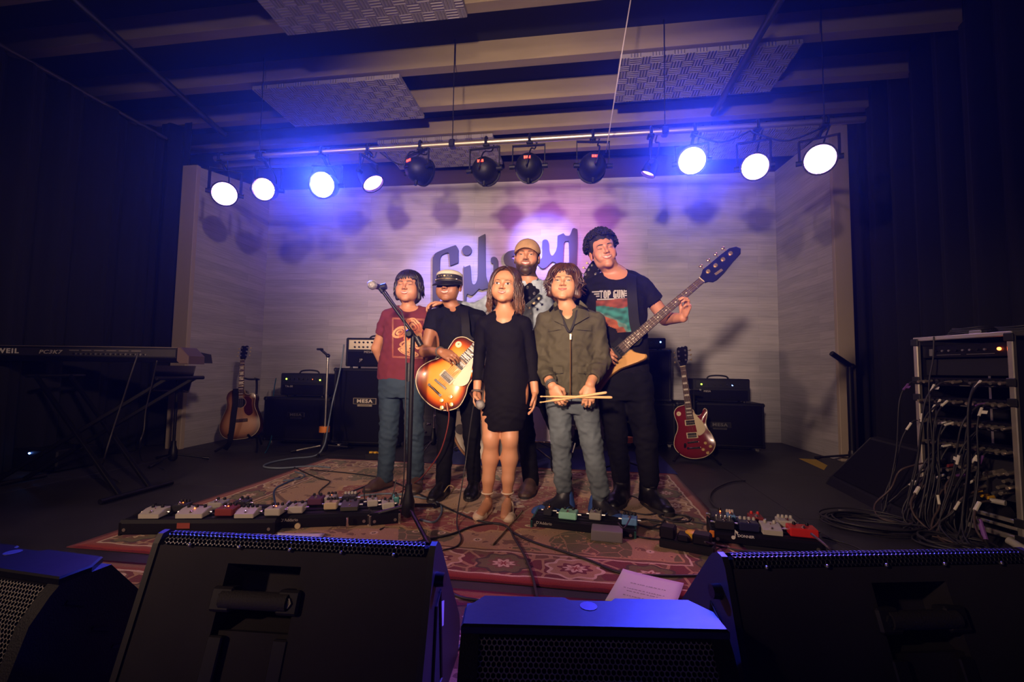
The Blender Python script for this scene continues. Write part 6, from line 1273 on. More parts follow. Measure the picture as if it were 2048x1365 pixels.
# ---------------------------------------------------------------- heads, hands
class Head:
    # c: centre between the ears; size: chin-to-crown / 0.228; yaw>0 turns to picture right; roll>0 leans the crown to picture left; pitch>0 looks up
    def __init__(s, c, size, yaw=0, pitch=0, roll=0, wide=1.12):
        s.c = np.array(c, float); s.s = size; s.w = wide; s.bv = None
        M = Matrix.Rotation(R(-roll), 3, 'Y') @ Matrix.Rotation(R(yaw), 3, 'Z') @ Matrix.Rotation(R(-pitch), 3, 'X')
        M = M @ Matrix(((1, 0, 0), (0, -1, 0), (0, 0, 1)))        # local y is where the nose points (towards the camera, -y)
        s.M = np.array(M)
    def p(s, x, y, z): return s.c+s.M@(np.array((x*s.w, y, z))*s.s)
    def loc(s, P): return (P-s.c)@s.M/s.s/np.array((s.w, 1, 1))
    def ell(s, F, c, r, k, op='add'): F.ell(s.p(*c), np.array((r[0]*s.w, r[1], r[2]))*s.s, k*s.s, op, s.M.T)
    def set_skin(s, P, Q):                       # so that lips, teeth and brows lie on the face
        L = s.loc(P); m = (np.abs(L[:, 0]) < .07) & (L[:, 1] > .02) & (np.abs(L[:, 2]) < .11); q = Q[m[Q].all(1)]
        u, inv = np.unique(q, return_inverse=True); s.bv = BVHTree.FromPolygons([Vector(v) for v in P[u]], inv.reshape(q.shape).tolist())
    def on(s, x, z, lift=0.0):
        d = Vector(s.M@np.array((0, -1, 0))); h = s.bv.ray_cast(Vector(s.p(x, .2, z)), d, .3)
        return np.array(h[0])-np.array(d)*lift*s.s if h[0] else s.p(x, .095, z)
    def cone(s, F, a, b, r0, r1, k, op='add'): F.cone(s.p(*a), s.p(*b), r0*s.s, r1*s.s, k*s.s, op)
    def sculpt(s, F, ears=True, smile=.6, jaw=1.0, openm=0.0, nose=1.0, kid=True):
        e = s.ell; c = s.cone
        e(F, (0, -.018, .042), (.0735, .092, .081), .01)
        e(F, (0, .036, .040), (.060, .050, .052), .03)
        e(F, (0, .030, -.025), (.060*jaw, .058, .068), .03)
        for q in (-1, 1):
            c(F, (q*.050*jaw, .004, -.035), (q*.040*jaw, .018, -.068), .020, .018, .02)
            c(F, (q*.040*jaw, .018, -.068), (q*.012, .066, -.092), .018, .016, .02)
            e(F, (q*.040, .056, -.016), (.024, .022, .020), .025)
            e(F, (q*.036, .062, -.042), (.020, .018, .022), .02)
        e(F, (0, .070, -.092), (.019*jaw, .016, .015), .018)
        c(F, (-.036, .079, .026), (0, .088, .022), .010, .009, .014); c(F, (.036, .079, .026), (0, .088, .022), .010, .009, .014)
        for q in (-1, 1): e(F, (q*.032, .103, .006), (.019, .020, .0125), .012, 'cut')
        for q in (-1, 1): e(F, (q*.0315, .0755, .0055), (.0145, .0130, .0110), .006)      # lids over the eyeball
        c(F, (0, .086, .014), (0, .107*nose, -.020), .0075, .0105, .009)
        e(F, (0, .107*nose, -.024), (.0105, .010, .009), .006)
        for q in (-1, 1): e(F, (q*.0125, .097, -.027), (.0075, .010, .007), .006); e(F, (q*.0065, .103, -.034), (.0038, .005, .003), .003, 'cut')
        e(F, (0, .070, -.054), (.028, .023, .022), .016)
        for q in (-1, 1):                                                               # smile folds, fuller cheeks for the children
            if kid: e(F, (q*.036, .046, -.048), (.027, .030, .034), .03)
            else: c(F, (q*.019, .099, -.030), (q*.033, .083, -.050), .003, .003, .008, 'cut')
        if ears:
            for q in (-1, 1):
                e(F, (q*.0765, -.006, -.004), (.0085, .019, .031), .008); e(F, (q*.084, .000, -.002), (.006, .011, .018), .004, 'cut')
        return s
    def mouth(s, parent, lipm, teethm, width=.024, lift=.006, gap=.008, z=-.053, teeth=True):
        N = 16; us = [2*t/N-1 for t in range(N+1)]
        zu = [z+lift*u*u+gap*.42*(1-u*u)-.0012*math.exp(-(u/.18)**2) for u in us]; zl = [z+lift*u*u-gap*.62*(1-u*u) for u in us]
        rr = [s.s*(.0010+.0030*(1-u*u)**.8) for u in us]
        a = [s.on(width*u, k+.0018, .0003) for u, k in zip(us, zu)]; b = [s.on(width*u, k-.0022, .0003) for u, k in zip(us, zl)]
        up = MB(); up.tube(a, rr, 8); up.build('upper_lip', lipm, parent, smooth=True)
        lo = MB(); lo.tube(b, [r*1.2 for r in rr], 8); lo.build('lower_lip', lipm, parent, smooth=True)
        t = MB(); rows = 4; V = []
        for j in range(rows+1):
            f = j/rows; V += [s.on(width*.97*u, k1+(k2-k1)*f, .0012) for u, k1, k2 in zip(us, zu, zl)]
        n = N+1; t.add(V, [(j*n+i, j*n+i+1, (j+1)*n+i+1, (j+1)*n+i) for j in range(rows) for i in range(N)])
        t.build('teeth' if teeth else 'mouth_line', teethm if teeth else mat('mouth_dark', (.10, .03, .025), .6), parent, smooth=True)
    def eyes(s, parent, open_=.6, es=1.0, iris=(.05, .025, .012), brow=None, lash=(.01, .006, .005), browlift=0.0, browr=.0032):
        for q in (-1, 1):
            cx = q*.0315
            if open_ > .15:
                N = 18; H = 8; vs = []; fs = []; cols = []
                h = .0058*open_*es
                for j in range(H+1):
                    for i in range(N+1):
                        u = 2*i/N-1; v = 2*j/H-1
                        wv = (1-u*u)**.6; x = u*.0132*es; z = v*h*wv+.0012*u*q
                        vs.append(s.on(cx+x, .0055+z, .0008))
                        dd = math.hypot(x*1.0, z-.0004)
                        cols.append((.004, .003, .003) if dd < .0027*es else iris if dd < .0062*es else (.62, .58, .56) if abs(v) < .8 and abs(u) < .9 else lash)
                for j in range(H):
                    for i in range(N): a = j*(N+1)+i; fs.append((a, a+1, a+N+2, a+N+1))
                o = np_mesh('eye', np.array([tuple(k) for k in vs]), np.array(fs), mat('eye_surface', rough=.15, attr='Col'), parent, np.array(cols))
            l = MB(); pts = []
            for i in range(9):
                u = i/4-1; hh = .0058*open_*es*(1-u*u)**.6; x = u*.0145*es
                pts.append(s.on(cx+x, .0055+hh+(.0012*u*q)-(.002 if open_ <= .15 else 0)*(1-u*u), .0006))
            l.tube(pts, [s.s*k for k in (.0006, .0012, .0016, .0018, .0018, .0018, .0016, .0012, .0006)], 6)
            l.build('eyelashes', mat('lash_dark', lash, .8), parent, smooth=True)
            if brow:
                b = MB(); pts = []
                for i in range(8):
                    u = i/7; x = q*(.012+.036*u); pts.append(s.on(x, .0245+browlift+.006*math.sin(u*2.4)-.004*u, -.0004))
                b.tube(pts, [s.s*browr*k for k in (.7, 1, 1.1, 1.05, .95, .8, .6, .3)], 6)
                b.build('eyebrow', mat('brow_%02d%02d' % (brow[0]*99, brow[1]*99), brow, .9), parent, smooth=True)
def hand(F, wrist, fwd, palm, side, s=1.0, curl=(.5, .55, .6, .65), thumb=(.5, .3), spread=.06, k=.004):
    # fwd: along the fingers; palm: out of the palm; side: towards the thumb. curl in radians per joint
    W = Vector(wrist); f = Vector(fwd).normalized(); p = Vector(palm); p = (p-f*p.dot(f)).normalized(); t = Vector(side); t = (t-f*t.dot(f)-p*t.dot(p)).normalized()
    def q(a, b, c): return W+f*(a*s)+t*(b*s)+p*(c*s)
    F.cone(q(0, 0, 0), q(.045, .0, 0), .026*s, .034*s, k*2, flat=.55, w=t)
    F.cone(q(.035, .014, 0), q(.082, .020, -.002), .026*s, .022*s, k*2, flat=.55, w=t); F.cone(q(.035, -.012, 0), q(.080, -.018, -.002), .026*s, .022*s, k*2, flat=.55, w=t)
    tips = []
    for i, (b, L, r) in enumerate(((.030, .078, .0088), (.010, .086, .0092), (-.011, .080, .0088), (-.030, .063, .0078))):
        base = q(.086-(.006 if i in (0, 3) else 0)-(.006 if i == 3 else 0), b, -.001); c = curl[i]; a = .35*c
        d = f+t*(b*spread*30/1.0*.3); d.normalize(); pt = base; pr = F.cone(q(.06, b*.8, 0), base, r*1.15*s, r*1.1*s, k)
        for j, fr in enumerate((.44, .31, .25)):
            ax = Matrix.Rotation(a, 3, f.cross(p)); dd = ax @ d; nx = pt+dd*(L*fr*s)
            F.cone(pt, nx, r*(1.05-.1*j)*s, r*(.95-.1*j)*s, .0025); pt = nx; a += c*(1.15 if j == 0 else .8)
        tips.append(pt)
    b0 = q(.022, .026, .004); b1 = b0+(f*.030+t*.022+p*.012*thumb[0]*2)*s; d2 = (f*(1-.3*thumb[1])+t*(.35-thumb[1]*.9)+p*thumb[0]).normalized(); b2 = b1+d2*.030*s; d3 = (f*(1-.5*thumb[1])+t*(.1-thumb[1]*1.3)+p*thumb[0]).normalized(); b3 = b2+d3*.024*s
    F.cone(b0, b1, .0155*s, .0115*s, k); F.cone(b1, b2, .0110*s, .0100*s, k*.7); F.cone(b2, b3, .0100*s, .0080*s, k*.7)
    return tips
# ---------------------------------------------------------------- printed and special fabrics, instruments held
def denim_shirt_mat(): return mat('denim_light', (.30, .36, .42), .85, bump=.3, bscale=220, var=.45, vscale=11)
def shirt_print_maroon(): return mat('maroon_cotton', (.125, .014, .024), .9, bump=.15, bscale=200, var=.12, vscale=9)
def project_print(o, Y, x0, y0, x1, y1, nx, ny, fn, name, lift=.0022, skew=0.0):
    # a thin printed patch lying on the cloth; fn(u, v) -> colours or None where the cloth shows
    Mi = WORLD[o.name]; me = o.data
    V = np.empty(len(me.vertices)*3, np.float32); me.vertices.foreach_get('co', V); V = V.reshape(-1, 3)+np.array(Mi.translation)
    fa = [tuple(p.vertices) for p in me.polygons]; bv = BVHTree.FromPolygons([Vector(v) for v in V], fa)
    pts = []; ok = []; U = []
    for j in range(ny+1):
        for i in range(nx+1):
            u, v = i/nx, j/ny; p = at(x0+(x1-x0)*u, y0+(y1-y0)*v+skew*u, Y-.4)
            d = (p-CAM).normalized(); h = bv.ray_cast(p, d, 1.0)
            ok.append(h[0] is not None); pts.append((h[0]-d*lift) if h[0] is not None else p); U.append((u, v))
    U = np.array(U); cols, keep = fn(U[:, 0], U[:, 1])
    F_ = []
    for j in range(ny):
        for i in range(nx):
            a = j*(nx+1)+i; q = (a, a+nx+1, a+nx+2, a+1)
            if all(ok[k] for k in q) and sum(keep[k] for k in q) >= 2: F_.append(q)
    P = np.array([tuple(p) for p in pts]); F_ = np.array(F_); used, inv = np.unique(F_, return_inverse=True)
    return np_mesh(name, P[used], inv.reshape(F_.shape), mat('print_ink', rough=.8, attr='Col'), o, np.array(cols)[used])
def cloth_bvh(o):
    me = o.data; V = np.empty(len(me.vertices)*3, np.float32); me.vertices.foreach_get('co', V); V = V.reshape(-1, 3)+np.array(WORLD[o.name].translation)
    return BVHTree.FromPolygons([Vector(v) for v in V], [tuple(p.vertices) for p in me.polygons])
def patch(o, bv, Y, quad, m, name, thick=.006, lift=.001, n=6, flare=0.0):
    # a flat piece of cloth (collar leaf, pocket flap) laid on a garment; quad = four photo points a b c d
    top = []; bot = []; last = Y-.1
    for j in range(n+1):
        for i in range(n+1):
            u, v = i/n, j/n; a, b, c, d = quad
            px = (a[0]*(1-u)+b[0]*u)*(1-v)+(d[0]*(1-u)+c[0]*u)*v; py = (a[1]*(1-u)+b[1]*u)*(1-v)+(d[1]*(1-u)+c[1]*u)*v
            p = at(px, py, Y-.4); dr = (p-CAM).normalized(); h = bv.ray_cast(p, dr, .8)
            if h[0] is not None: last = h[0].y
            q = h[0] if h[0] is not None else at(px, py, last)
            e = flare*math.sin(v*1.57)
            bot.append(q-dr*(lift+e*.5)); top.append(q-dr*(lift+thick*(.4+.6*min(1, 4*min(u, 1-u, v+.3, 1-v)))+e))
    N = n+1; L = N*N; fs = []
    for j in range(n):
        for i in range(n): k = j*N+i; fs.append((k, k+N, k+N+1, k+1)); fs.append((L+k, L+k+1, L+k+N+1, L+k+N))
    for i in range(n):
        for a, b in ((i, i+1), (n*N+i+1, n*N+i), ((i+1)*N, i*N), (i*N+n, (i+1)*N+n)): fs.append((a, b, L+b, L+a))
    mb = MB(); mb.add(top+bot, fs); return mb.build(name, m, o, smooth=50)
def tee_print(o, Y):
    def art(u, v):                                       # a soft orange and teal picture, no figure of its own
        n = gn((u*1.0, v*1.2, u*0), 9, 1); n2 = gn((u, v*1.5, 0*u), 17, 4); w_ = v-.30-.75*u+.18*n
        c = np.where((w_ > 0)[:, None], np.array((.30, .065, .018)), np.array((.02, .16, .145)))
        c = np.where(((w_ > -.06) & (w_ < .05))[:, None], np.array((.10, .20, .17)), c)
        c = np.where((v < .24+.06*n)[:, None], np.array((.20, .035, .016)), c)
        c = c*(.75+.5*np.clip(n2, -.8, .8))[:, None]
        keep = (v < .55+.75*u+.12*n) & (v > .02+.03*n)
        return c, keep
    project_print(o, Y, 1192, 600, 1266, 668, 40, 40, art, 'shirt_picture', skew=-4)
    g = (.36, .34, .32)
    def bars(u, v): return np.tile(np.array(g), (len(u), 1)), np.ones(len(u), bool)
    project_print(o, Y, 1194, 598.3, 1258, 600.6, 24, 1, bars, 'shirt_lettering', skew=-2)
    for k in range(3):
        project_print(o, Y, 1184+k*4, 583+k*4.4, 1199, 585.6+k*4.4, 4, 1, bars, 'shirt_lettering', skew=-.5)
        project_print(o, Y, 1249.5, 581.5+k*4.4, 1258-k*1.5, 584+k*4.4, 4, 1, bars, 'shirt_lettering', skew=-.5)
    # the words, cut from a small bitmap so that they follow the cloth
    G = {'T': '11111 00100 00100 00100 00100 00100 00100', 'O': '01110 11011 11011 11011 11011 11011 01110', 'P': '11110 11011 11011 11110 11000 11000 11000', 'G': '01111 11000 11000 11011 11011 11011 01111', 'U': '11011 11011 11011 11011 11011 11011 01110', 'N': '11001 11101 11101 11111 11011 11011 11001', ' ': '00 00 00 00 00 00 00'}
    rows = ['']*7
    for ch in 'TOP GUN':
        for r, b in enumerate(G[ch].split()): rows[r] += b+'0'
    W_ = len(rows[0]); A = np.array([[c == '1' for c in r] for r in rows])
    def word(u, v):
        i = np.clip((u*W_).astype(int), 0, W_-1); j = np.clip((v*7).astype(int), 0, 6); return np.tile(np.array(g), (len(u), 1)), A[j, i]
    def cells(u, v): return word(u*.999, v*.999)
    project_print(o, Y, 1199, 581.5, 1250, 597.5, W_*3, 21, cells, 'shirt_lettering', skew=-1.5)
def maroon_print(o, Y):
    def art(u, v):
        x = u*2-1; y = v*2-1; n = gn((u, v, 0*u), 14, 2)
        keep = np.zeros(len(u), bool); c = np.tile(np.array((.62, .30, .14)), (len(u), 1))
        def shape(cx, cy, rx, ry, rot=0, k=0.0, h=7.0):
            nonlocal keep
            a = math.cos(rot)*(x-cx)+math.sin(rot)*(y-cy); b = -math.sin(rot)*(x-cx)+math.cos(rot)*(y-cy)
            d = np.sqrt((a/rx)**2+(b/ry)**2)+.10*n; keep |= (d < 1) & ~((np.sin(h*d*3.1+4*a/rx) > .45) & (d < .86))
        shape(.30, -.55, .55, .42, .5, h=6); shape(-.50, -.28, .50, .26, -.35, h=5); shape(.02, .02, .30, .30, 0, h=4)
        shape(.05, .26, .55, .20, -.15, h=5); shape(-.05, .66, .62, .16, .2, h=4); shape(.55, .05, .26, .50, .1, h=6); shape(-.15, .44, .20, .20, 0, h=3)
        br = ((np.abs(np.abs(x)-.93) < .022) & (np.abs(y) < .95)) | ((np.abs(np.abs(y)-.93) < .02) & (np.abs(x) < .95))
        c[br & ~keep] = (.26, .06, .05); c = c*(.85+.3*np.clip(n, -1, 1))[:, None]
        hot = (gn((u, v, 0*u), 9, 7) > .25) & ~br; c[hot] = c[hot]*np.array((.9, .55, .45))
        return c, keep | br
    project_print(o, Y, 783, 634, 851, 717, 96, 112, art, 'shirt_print', skew=3)
def bass_axis():
    a = at(1198, 736, 2.86); b = at(1481, 495, 2.77); x = (b-a).normalized(); z = Vector((0, -1, 0)); z = (z-x*z.dot(x)).normalized(); return x, z.cross(x), z
# ---------------------------------------------------------------- people
def skin_mat(name, col):
    m = mat(name, col, .48, bump=.06, bscale=180, attr='Col')
    b = m.node_tree.nodes['Principled BSDF']; b.inputs['Subsurface Weight'].default_value = .08; b.inputs['Subsurface Radius'].default_value = (.010, .004, .002); b.inputs['Subsurface Scale'].default_value = .6
    return m
def skin_cols(P, hd, base, beard=None, cheek=(1.12, .86, .82), seed=0):
    base = np.array(base); c = np.tile(base, (len(P), 1)); L = hd.loc(P); x, y, z = np.abs(L[:, 0]), L[:, 1], L[:, 2]
    def blob(cx, cy, cz, r): return np.exp(-((x-cx)**2+(y-cy)**2+(z-cz)**2)/r**2)[:, None]
    w_ = blob(.040, .07, -.024, .020)*.6+blob(0, .108, -.022, .012)*.4+blob(.08, 0, 0, .03)*.5
    c = c*(1-w_)+c*np.array(cheek)*w_
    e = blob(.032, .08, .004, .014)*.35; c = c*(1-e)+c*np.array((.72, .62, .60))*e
    if beard is not None:
        bcol, strength = beard
        m = (1/(1+np.exp((z+.042+.25*np.maximum(0, .05-y)*-1)/.006)))*(y > -.01)*(z > -.125)
        side = (x > .050)*(y > -.005)*(y < .05)*(z < .0)*(z > -.09); m = np.maximum(m, side*.9)
        mo = np.exp(-((z+.040)/.007)**2)*(x < .034)*(y > .06); m = np.maximum(m, mo*.9)
        lip = np.exp(-(((x)/.026)**2+((z+.053)/.009)**2)); m = m*(1-lip)
        hole = np.exp(-(((x-.034)/.014)**2+((z+.040)/.013)**2))*.75; m = np.clip(m*(1-hole), 0, 1)*strength
        c = c*(1-m[:, None])+np.array(bcol)*m[:, None]
    c *= (1+.05*gn(P.T, 60, seed))[:, None]
    return c
def secs(Y, rws):                               # (pixel row, left, right, depth ratio, dy) -> rings
    out = []
    for py, xl, xr, dr, dy in rws:
        a = at(xl, py, Y+dy); b = at(xr, py, Y+dy); rx = (b.x-a.x)/2; out.append(((a.x+b.x)/2, Y+dy, (a.z+b.z)/2, rx, rx*dr))
    return out
def garment(name, parts, lo, hi, h, m, parent, wr=.003, seed=0, post=None, relax=1, zf=1.0, cuts=(), masks=None, wf=26.0):
    F = Field(lo, hi, h); parts(F)
    if wr:
        def fn(X, Y, Z):
            a = gn((X, Y, Z*zf), wf, seed); b = gn((X*1.3, Y, Z*zf*1.7), wf*1.9, seed+3)
            g = -np.abs(a)*1.2+.5+b*.45
            if masks is not None:
                k = 1.0
                for c, r, s in masks: k = k+s*np.exp(-((X-c[0])**2+(Y-c[1])**2+(Z-c[2])**2)/r**2)
                g = g*k
            return -wr*g
        F.noise(fn)
    for p, n in cuts: F.plane(p, n)
    if post: post(F)
    P, Q = F.mesh(relax)
    return np_mesh(name, P, Q, m, parent)
def bounds(pts, pad):
    a = np.array([tuple(p) for p in pts]); return a.min(0)-pad, a.max(0)+pad
def shoe(parent, heel, d, L, W, upper, solem, height=.085, shaft=0.0, leg=None, sole_t=.022, toe=.036, name='shoe', flat=False):
    d = Vector((d[0], d[1], 0)).normalized(); s = Vector((-d.y, d.x, 0)); h = Vector((heel[0], heel[1], 0))
    def q(a, b, c): return h+d*a+s*b+Vector((0, 0, c))
    F = Field(*bounds([q(-.04, -W, -.01), q(L+.04, W, height+shaft+.06), q(-.04, W, 0), q(L+.04, -W, 0)], .03), .0045)
    F.cone(q(.038, 0, .035), q(.055, 0, height), W*.44, W*.42, .02)
    F.cone(q(.04, 0, .030), q(L*.62, 0, .024+sole_t*.4), W*.46, W*.52, .02, flat=.9, w=s)
    F.cone(q(.06, 0, height*.8), q(L*.60, 0, .040), W*.36, W*.36, .025)
    F.cone(q(L*.60, 0, .026), q(L-W*.42, 0, .022), W*.52, W*.42, .02, flat=toe/.048, w=s)
    if shaft and leg: F.cone(q(.050, 0, height*.7), Vector(leg), W*.46, W*.52, .02)
    F.plane(q(0, 0, sole_t*.8), (0, 0, -1)); P, Q = F.mesh(1)
    u = np_mesh(name, P, Q, upper, parent)
    n = 22; pts = []
    for i in range(n):
        a = 2*math.pi*i/n; ca, sa = math.cos(a), math.sin(a); x = L/2+ca*L/2; k = .48+.09*math.exp(-((x/L-.68)/.2)**2)-.03*math.exp(-((x/L-.35)/.15)**2)
        p = q(x-.004+.008*(ca), np.sign(sa)*abs(sa)**.75*W*k*1.04, 0); pts.append((p.x, p.y))
    b = MB(); b.prism(pts, 0.0055, sole_t, bev=.003); b.build('sole', solem, u, smooth=40)
    return u, q
def skull_locks(hd, specs, seed=0, n=5):
    # specs: (azimuth deg from the face, start polar deg, end polar deg, drop, radius, lift, wave) -> tapered strands over the skull
    rnd = random.Random(seed); mb = MB()
    for az, p0, p1, drop, r, lift, wave, toward in specs:
        pts = []; a0 = R(az)
        for i in range(7):
            t = i/6; th = R(p0+(p1-p0)*t); a = a0+R(toward)*t
            e = (.0765+lift, .096+lift, .086+lift)
            pts.append(hd.p(e[0]*math.sin(th)*math.sin(a), -.016+e[1]*math.sin(th)*math.cos(a), .040+e[2]*math.cos(th)))
        if drop > 0:
            base = Vector(pts[-1]); dv = Vector(pts[-1])-Vector(pts[-2]); ph = rnd.uniform(0, 6)
            k = max(3, int(drop/.025)); out = Vector(hd.M@np.array((math.sin(a), math.cos(a), 0)))
            for j in range(1, k+1):
                t = j/k; p = base+Vector((0, 0, -drop*t))+out*(wave*math.sin(ph+t*7)+.012*t)+Vector((wave*math.sin(ph*2+t*6), 0, 0)); pts.append(p)
        m = len(pts); rr = [r*hd.s*(.55+.45*math.sin(min(1, i/2.5)*1.57))*(1-.75*max(0, (i/(m-1)-.55)/.45)**1.5) for i in range(m)]
        mb.tube(pts, rr, n)
    return mb

EYE = (.62, .58, .56)
def arm_pts(Y, s, e, w_): return at(s[0], s[1], Y+s[2]), at(e[0], e[1], Y+e[2]), at(w_[0], w_[1], Y+w_[2])

LIP = mat('lip_pink', (.42, .14, .11), .4); LIPD = mat('lip_brown', (.30, .10, .07), .4); TEETH = mat('tooth_white', (.52, .46, .40), .3)
DENIM = mat('denim_blue', (.017, .036, .058), .85, bump=.25, bscale=240, var=.22, vscale=9)
DENIML = mat('denim_faded', (.085, .105, .118), .85, bump=.25, bscale=240, var=.40, vscale=7)
BLACKCLOTH = mat('cloth_black', (.0034, .003, .0042), .85, bump=.2, bscale=200, spec=.12)
LEATHER = mat('leather_black', (.006, .005, .005), .38, bump=.15, bscale=90)
LEATHERB = mat('leather_brown', (.075, .040, .028), .5, bump=.15, bscale=90)
RUBBERB = mat('sole_rubber', (.02, .016, .014), .7)
RUBBERW = mat('sole_white', (.62, .58, .54), .55)
HAIRD = mat('hair_dark', (.016, .010, .009), .42, bump=.5, bscale=120, stretch=(1, 1, .12), var=.5, vscale=50)
HAIRB = mat('hair_brown', (.060, .022, .012), .42, bump=.5, bscale=120, stretch=(1, 1, .15), var=.55, vscale=45)
HAIRG = mat('hair_light_brown', (.085, .034, .016), .42, bump=.5, bscale=120, stretch=(1, 1, .12), var=.6, vscale=40)
HAIRC = mat('hair_black_curls', (.012, .008, .007), .75, spec=.3, bump=.6, bscale=140, var=.5, vscale=60)

def person(label, Y, px, py):
    f = at(px, py, Y); return thing('person', label, 'person', (f.x, Y, 0))
def hair_shell(hd, fn, m, root, h=.004, wr=.003, wf=90, seed=0, relax=1):
    lo = hd.c-.17*hd.s-.02; hi = hd.c+.17*hd.s+.02; lo[2] -= .08
    F = Field(lo, hi, h); fn(F)
    if wr: F.noise(lambda X, Y, Z: wr*gn((X, Y, Z*.45), wf, seed))
    P, Q = F.mesh(relax); return np_mesh('hair', P, Q, m, root)
def head_from(cx, crown, chin, Y, yaw=0, pitch=0, roll=0, wide=1.12):
    p = at(cx, crown+.54*(chin-crown), Y); s = (chin-crown)/ppm(p)/.228; return Head(tuple(p), s, yaw, pitch, roll, wide)

# ---- the boy in the maroon shirt
def boy_maroon():
    Y = 3.05; root = person('child with a dark bowl haircut in a maroon printed T-shirt, hands behind the back', Y, 805, 760)
    hd = head_from(817, 543, 605, Y-.02, yaw=4, pitch=3); s = hd.s
    skin = (.47, .215, .110); sm = skin_mat('skin_tan', skin)
    sh = secs(Y, [(760, 757, 848, .62, 0), (738, 757, 849, .62, 0), (700, 764, 854, .62, -.01), (660, 769, 860, .60, -.01), (635, 771, 864, .52, 0), (620, 790, 846, .55, .01)])
    aL = arm_pts(Y, (777, 634, .0), (753, 697, .04), (772, 742, .13)); aR = arm_pts(Y, (860, 634, 0), (872, 697, .05), (842, 742, .14))
    nb = at(817, 622, Y+.015)
    pts = [at(740, 540, Y), at(880, 1000, Y)]
    F = Field((pts[0].x-.02, Y-.22, .70), (pts[1].x+.03, Y+.26, pts[0].z+.06), .0034)
    hd.sculpt(F, smile=.6)
    F.chain([hd.p(0, -.012, -.06), nb, at(815, 640, Y)], [.047*s, .050*s, .07], .03)
    F.loft(sh[1:], .02, grow=-.012); F.cone(at(800, 622, Y+.01), aL[0], .030, .036, .03); F.cone(at(836, 622, Y+.01), aR[0], .030, .036, .03)
    for a, q in ((aL, 1), (aR, -1)):
        F.chain(a, [.040, .036, .026], .012)
        hand(F, a[2], (q*.8, .1, -.35), (0, 1, .1), (0, 0, 1), .82, curl=(.4, .4, .4, .4))
    P, Q = F.mesh(1)
    hd.set_skin(P, Q); np_mesh('body', P, Q, sm, root, skin_cols(P, hd, skin))
    hd.eyes(root, .14, brow=(.02, .012, .010), browlift=.001); hd.mouth(root, LIP, TEETH, .025, .007, .010)
    shm = shirt_print_maroon()
    def shirt(F):
        F.loft(sh, .02); F.cone(at(798, 621, Y+.01), aL[0], .036, .046, .03); F.cone(at(838, 621, Y+.01), aR[0], .036, .046, .03)
        for a in (aL, aR): F.cone(a[0], a[0]+(a[1]-a[0])*.70, .052, .058, .02)
    def post(F):
        F.ell(at(817, 613, Y-.05), (.062, .085, .040), .008, 'cut')
        for a in (aL, aR):
            d = (a[1]-a[0]).normalized(); e = a[0]+(a[1]-a[0])*.70
            F.cone(e+d*.048, e+d*.12, .10, .10, .004, 'cut')
    o = garment('t_shirt', shirt, *bounds([at(735, 600, Y-.2), at(890, 765, Y+.24)], .02), .0055, shm, root, .0042, 1, post, wf=36)
    maroon_print(o, Y)
    legs = [([at(781, 768, Y), at(777, 865, Y-.02), at(770, 958, Y-.01)], [.082, .060, .053]), ([at(827, 768, Y), at(829, 865, Y-.02), at(833, 952, Y+.02)], [.082, .060, .052])]
    def jeans(F):
        F.loft(secs(Y, [(742, 762, 844, .60, 0), (772, 757, 849, .66, 0), (795, 757, 850, .60, 0)]), .02)
        for p, r in legs: F.chain(p, r, .02)
    garment('jeans', jeans, *bounds([at(745, 738, Y-.2), at(862, 968, Y+.2)], .02), .006, DENIM, root, .0046, 4, zf=1.5, wf=36, cuts=((at(800, 745, Y), (0, 0, 1)), (at(800, 966, Y), (0, 0, -1))), masks=[(legs[0][0][1], .12, 1.2), (legs[1][0][1], .12, 1.2), (legs[0][0][2], .08, 1.4), (legs[1][0][2], .08, 1.4)])
    for p, d in ((legs[0][0][2], (-.45, -1)), (legs[1][0][2], (.25, -1))):
        shoe(root, (p.x-d[0]*.05, p.y+.055), d, .235, .088, LEATHERB, RUBBERB, height=.10)
    def cap(F):
        hd.ell(F, (0, -.020, .036), (.086, .104, .096), .01); hd.ell(F, (0, -.045, -.040), (.078, .066, .085), .03)
        for q in (-1, 1): hd.cone(F, (q*.074, .012, .03), (q*.070, -.005, -.075), .024, .018, .02)
        hd.ell(F, (0, .085, -.038), (.060, .075, .062), .008, 'cut')
    hair_shell(hd, cap, HAIRD, root, seed=2)
    rnd = random.Random(3); sp = []
    for i in range(46):
        az = -62+124*i/45+rnd.uniform(-3, 3); e = 84+rnd.uniform(-5, 4)+abs(az)*.12; sp.append((az*.55, 12+rnd.uniform(0, 8), e, 0, .0075, .011, 0, az*.5))
    for i in range(56):
        az = 58+244*i/55; sp.append((az, 15, 92+rnd.uniform(-4, 4), .075+rnd.uniform(-.01, .02), .0085, .010, .003, 0))
    skull_locks(hd, sp, 5).build('hair_locks', HAIRD, root, smooth=True)

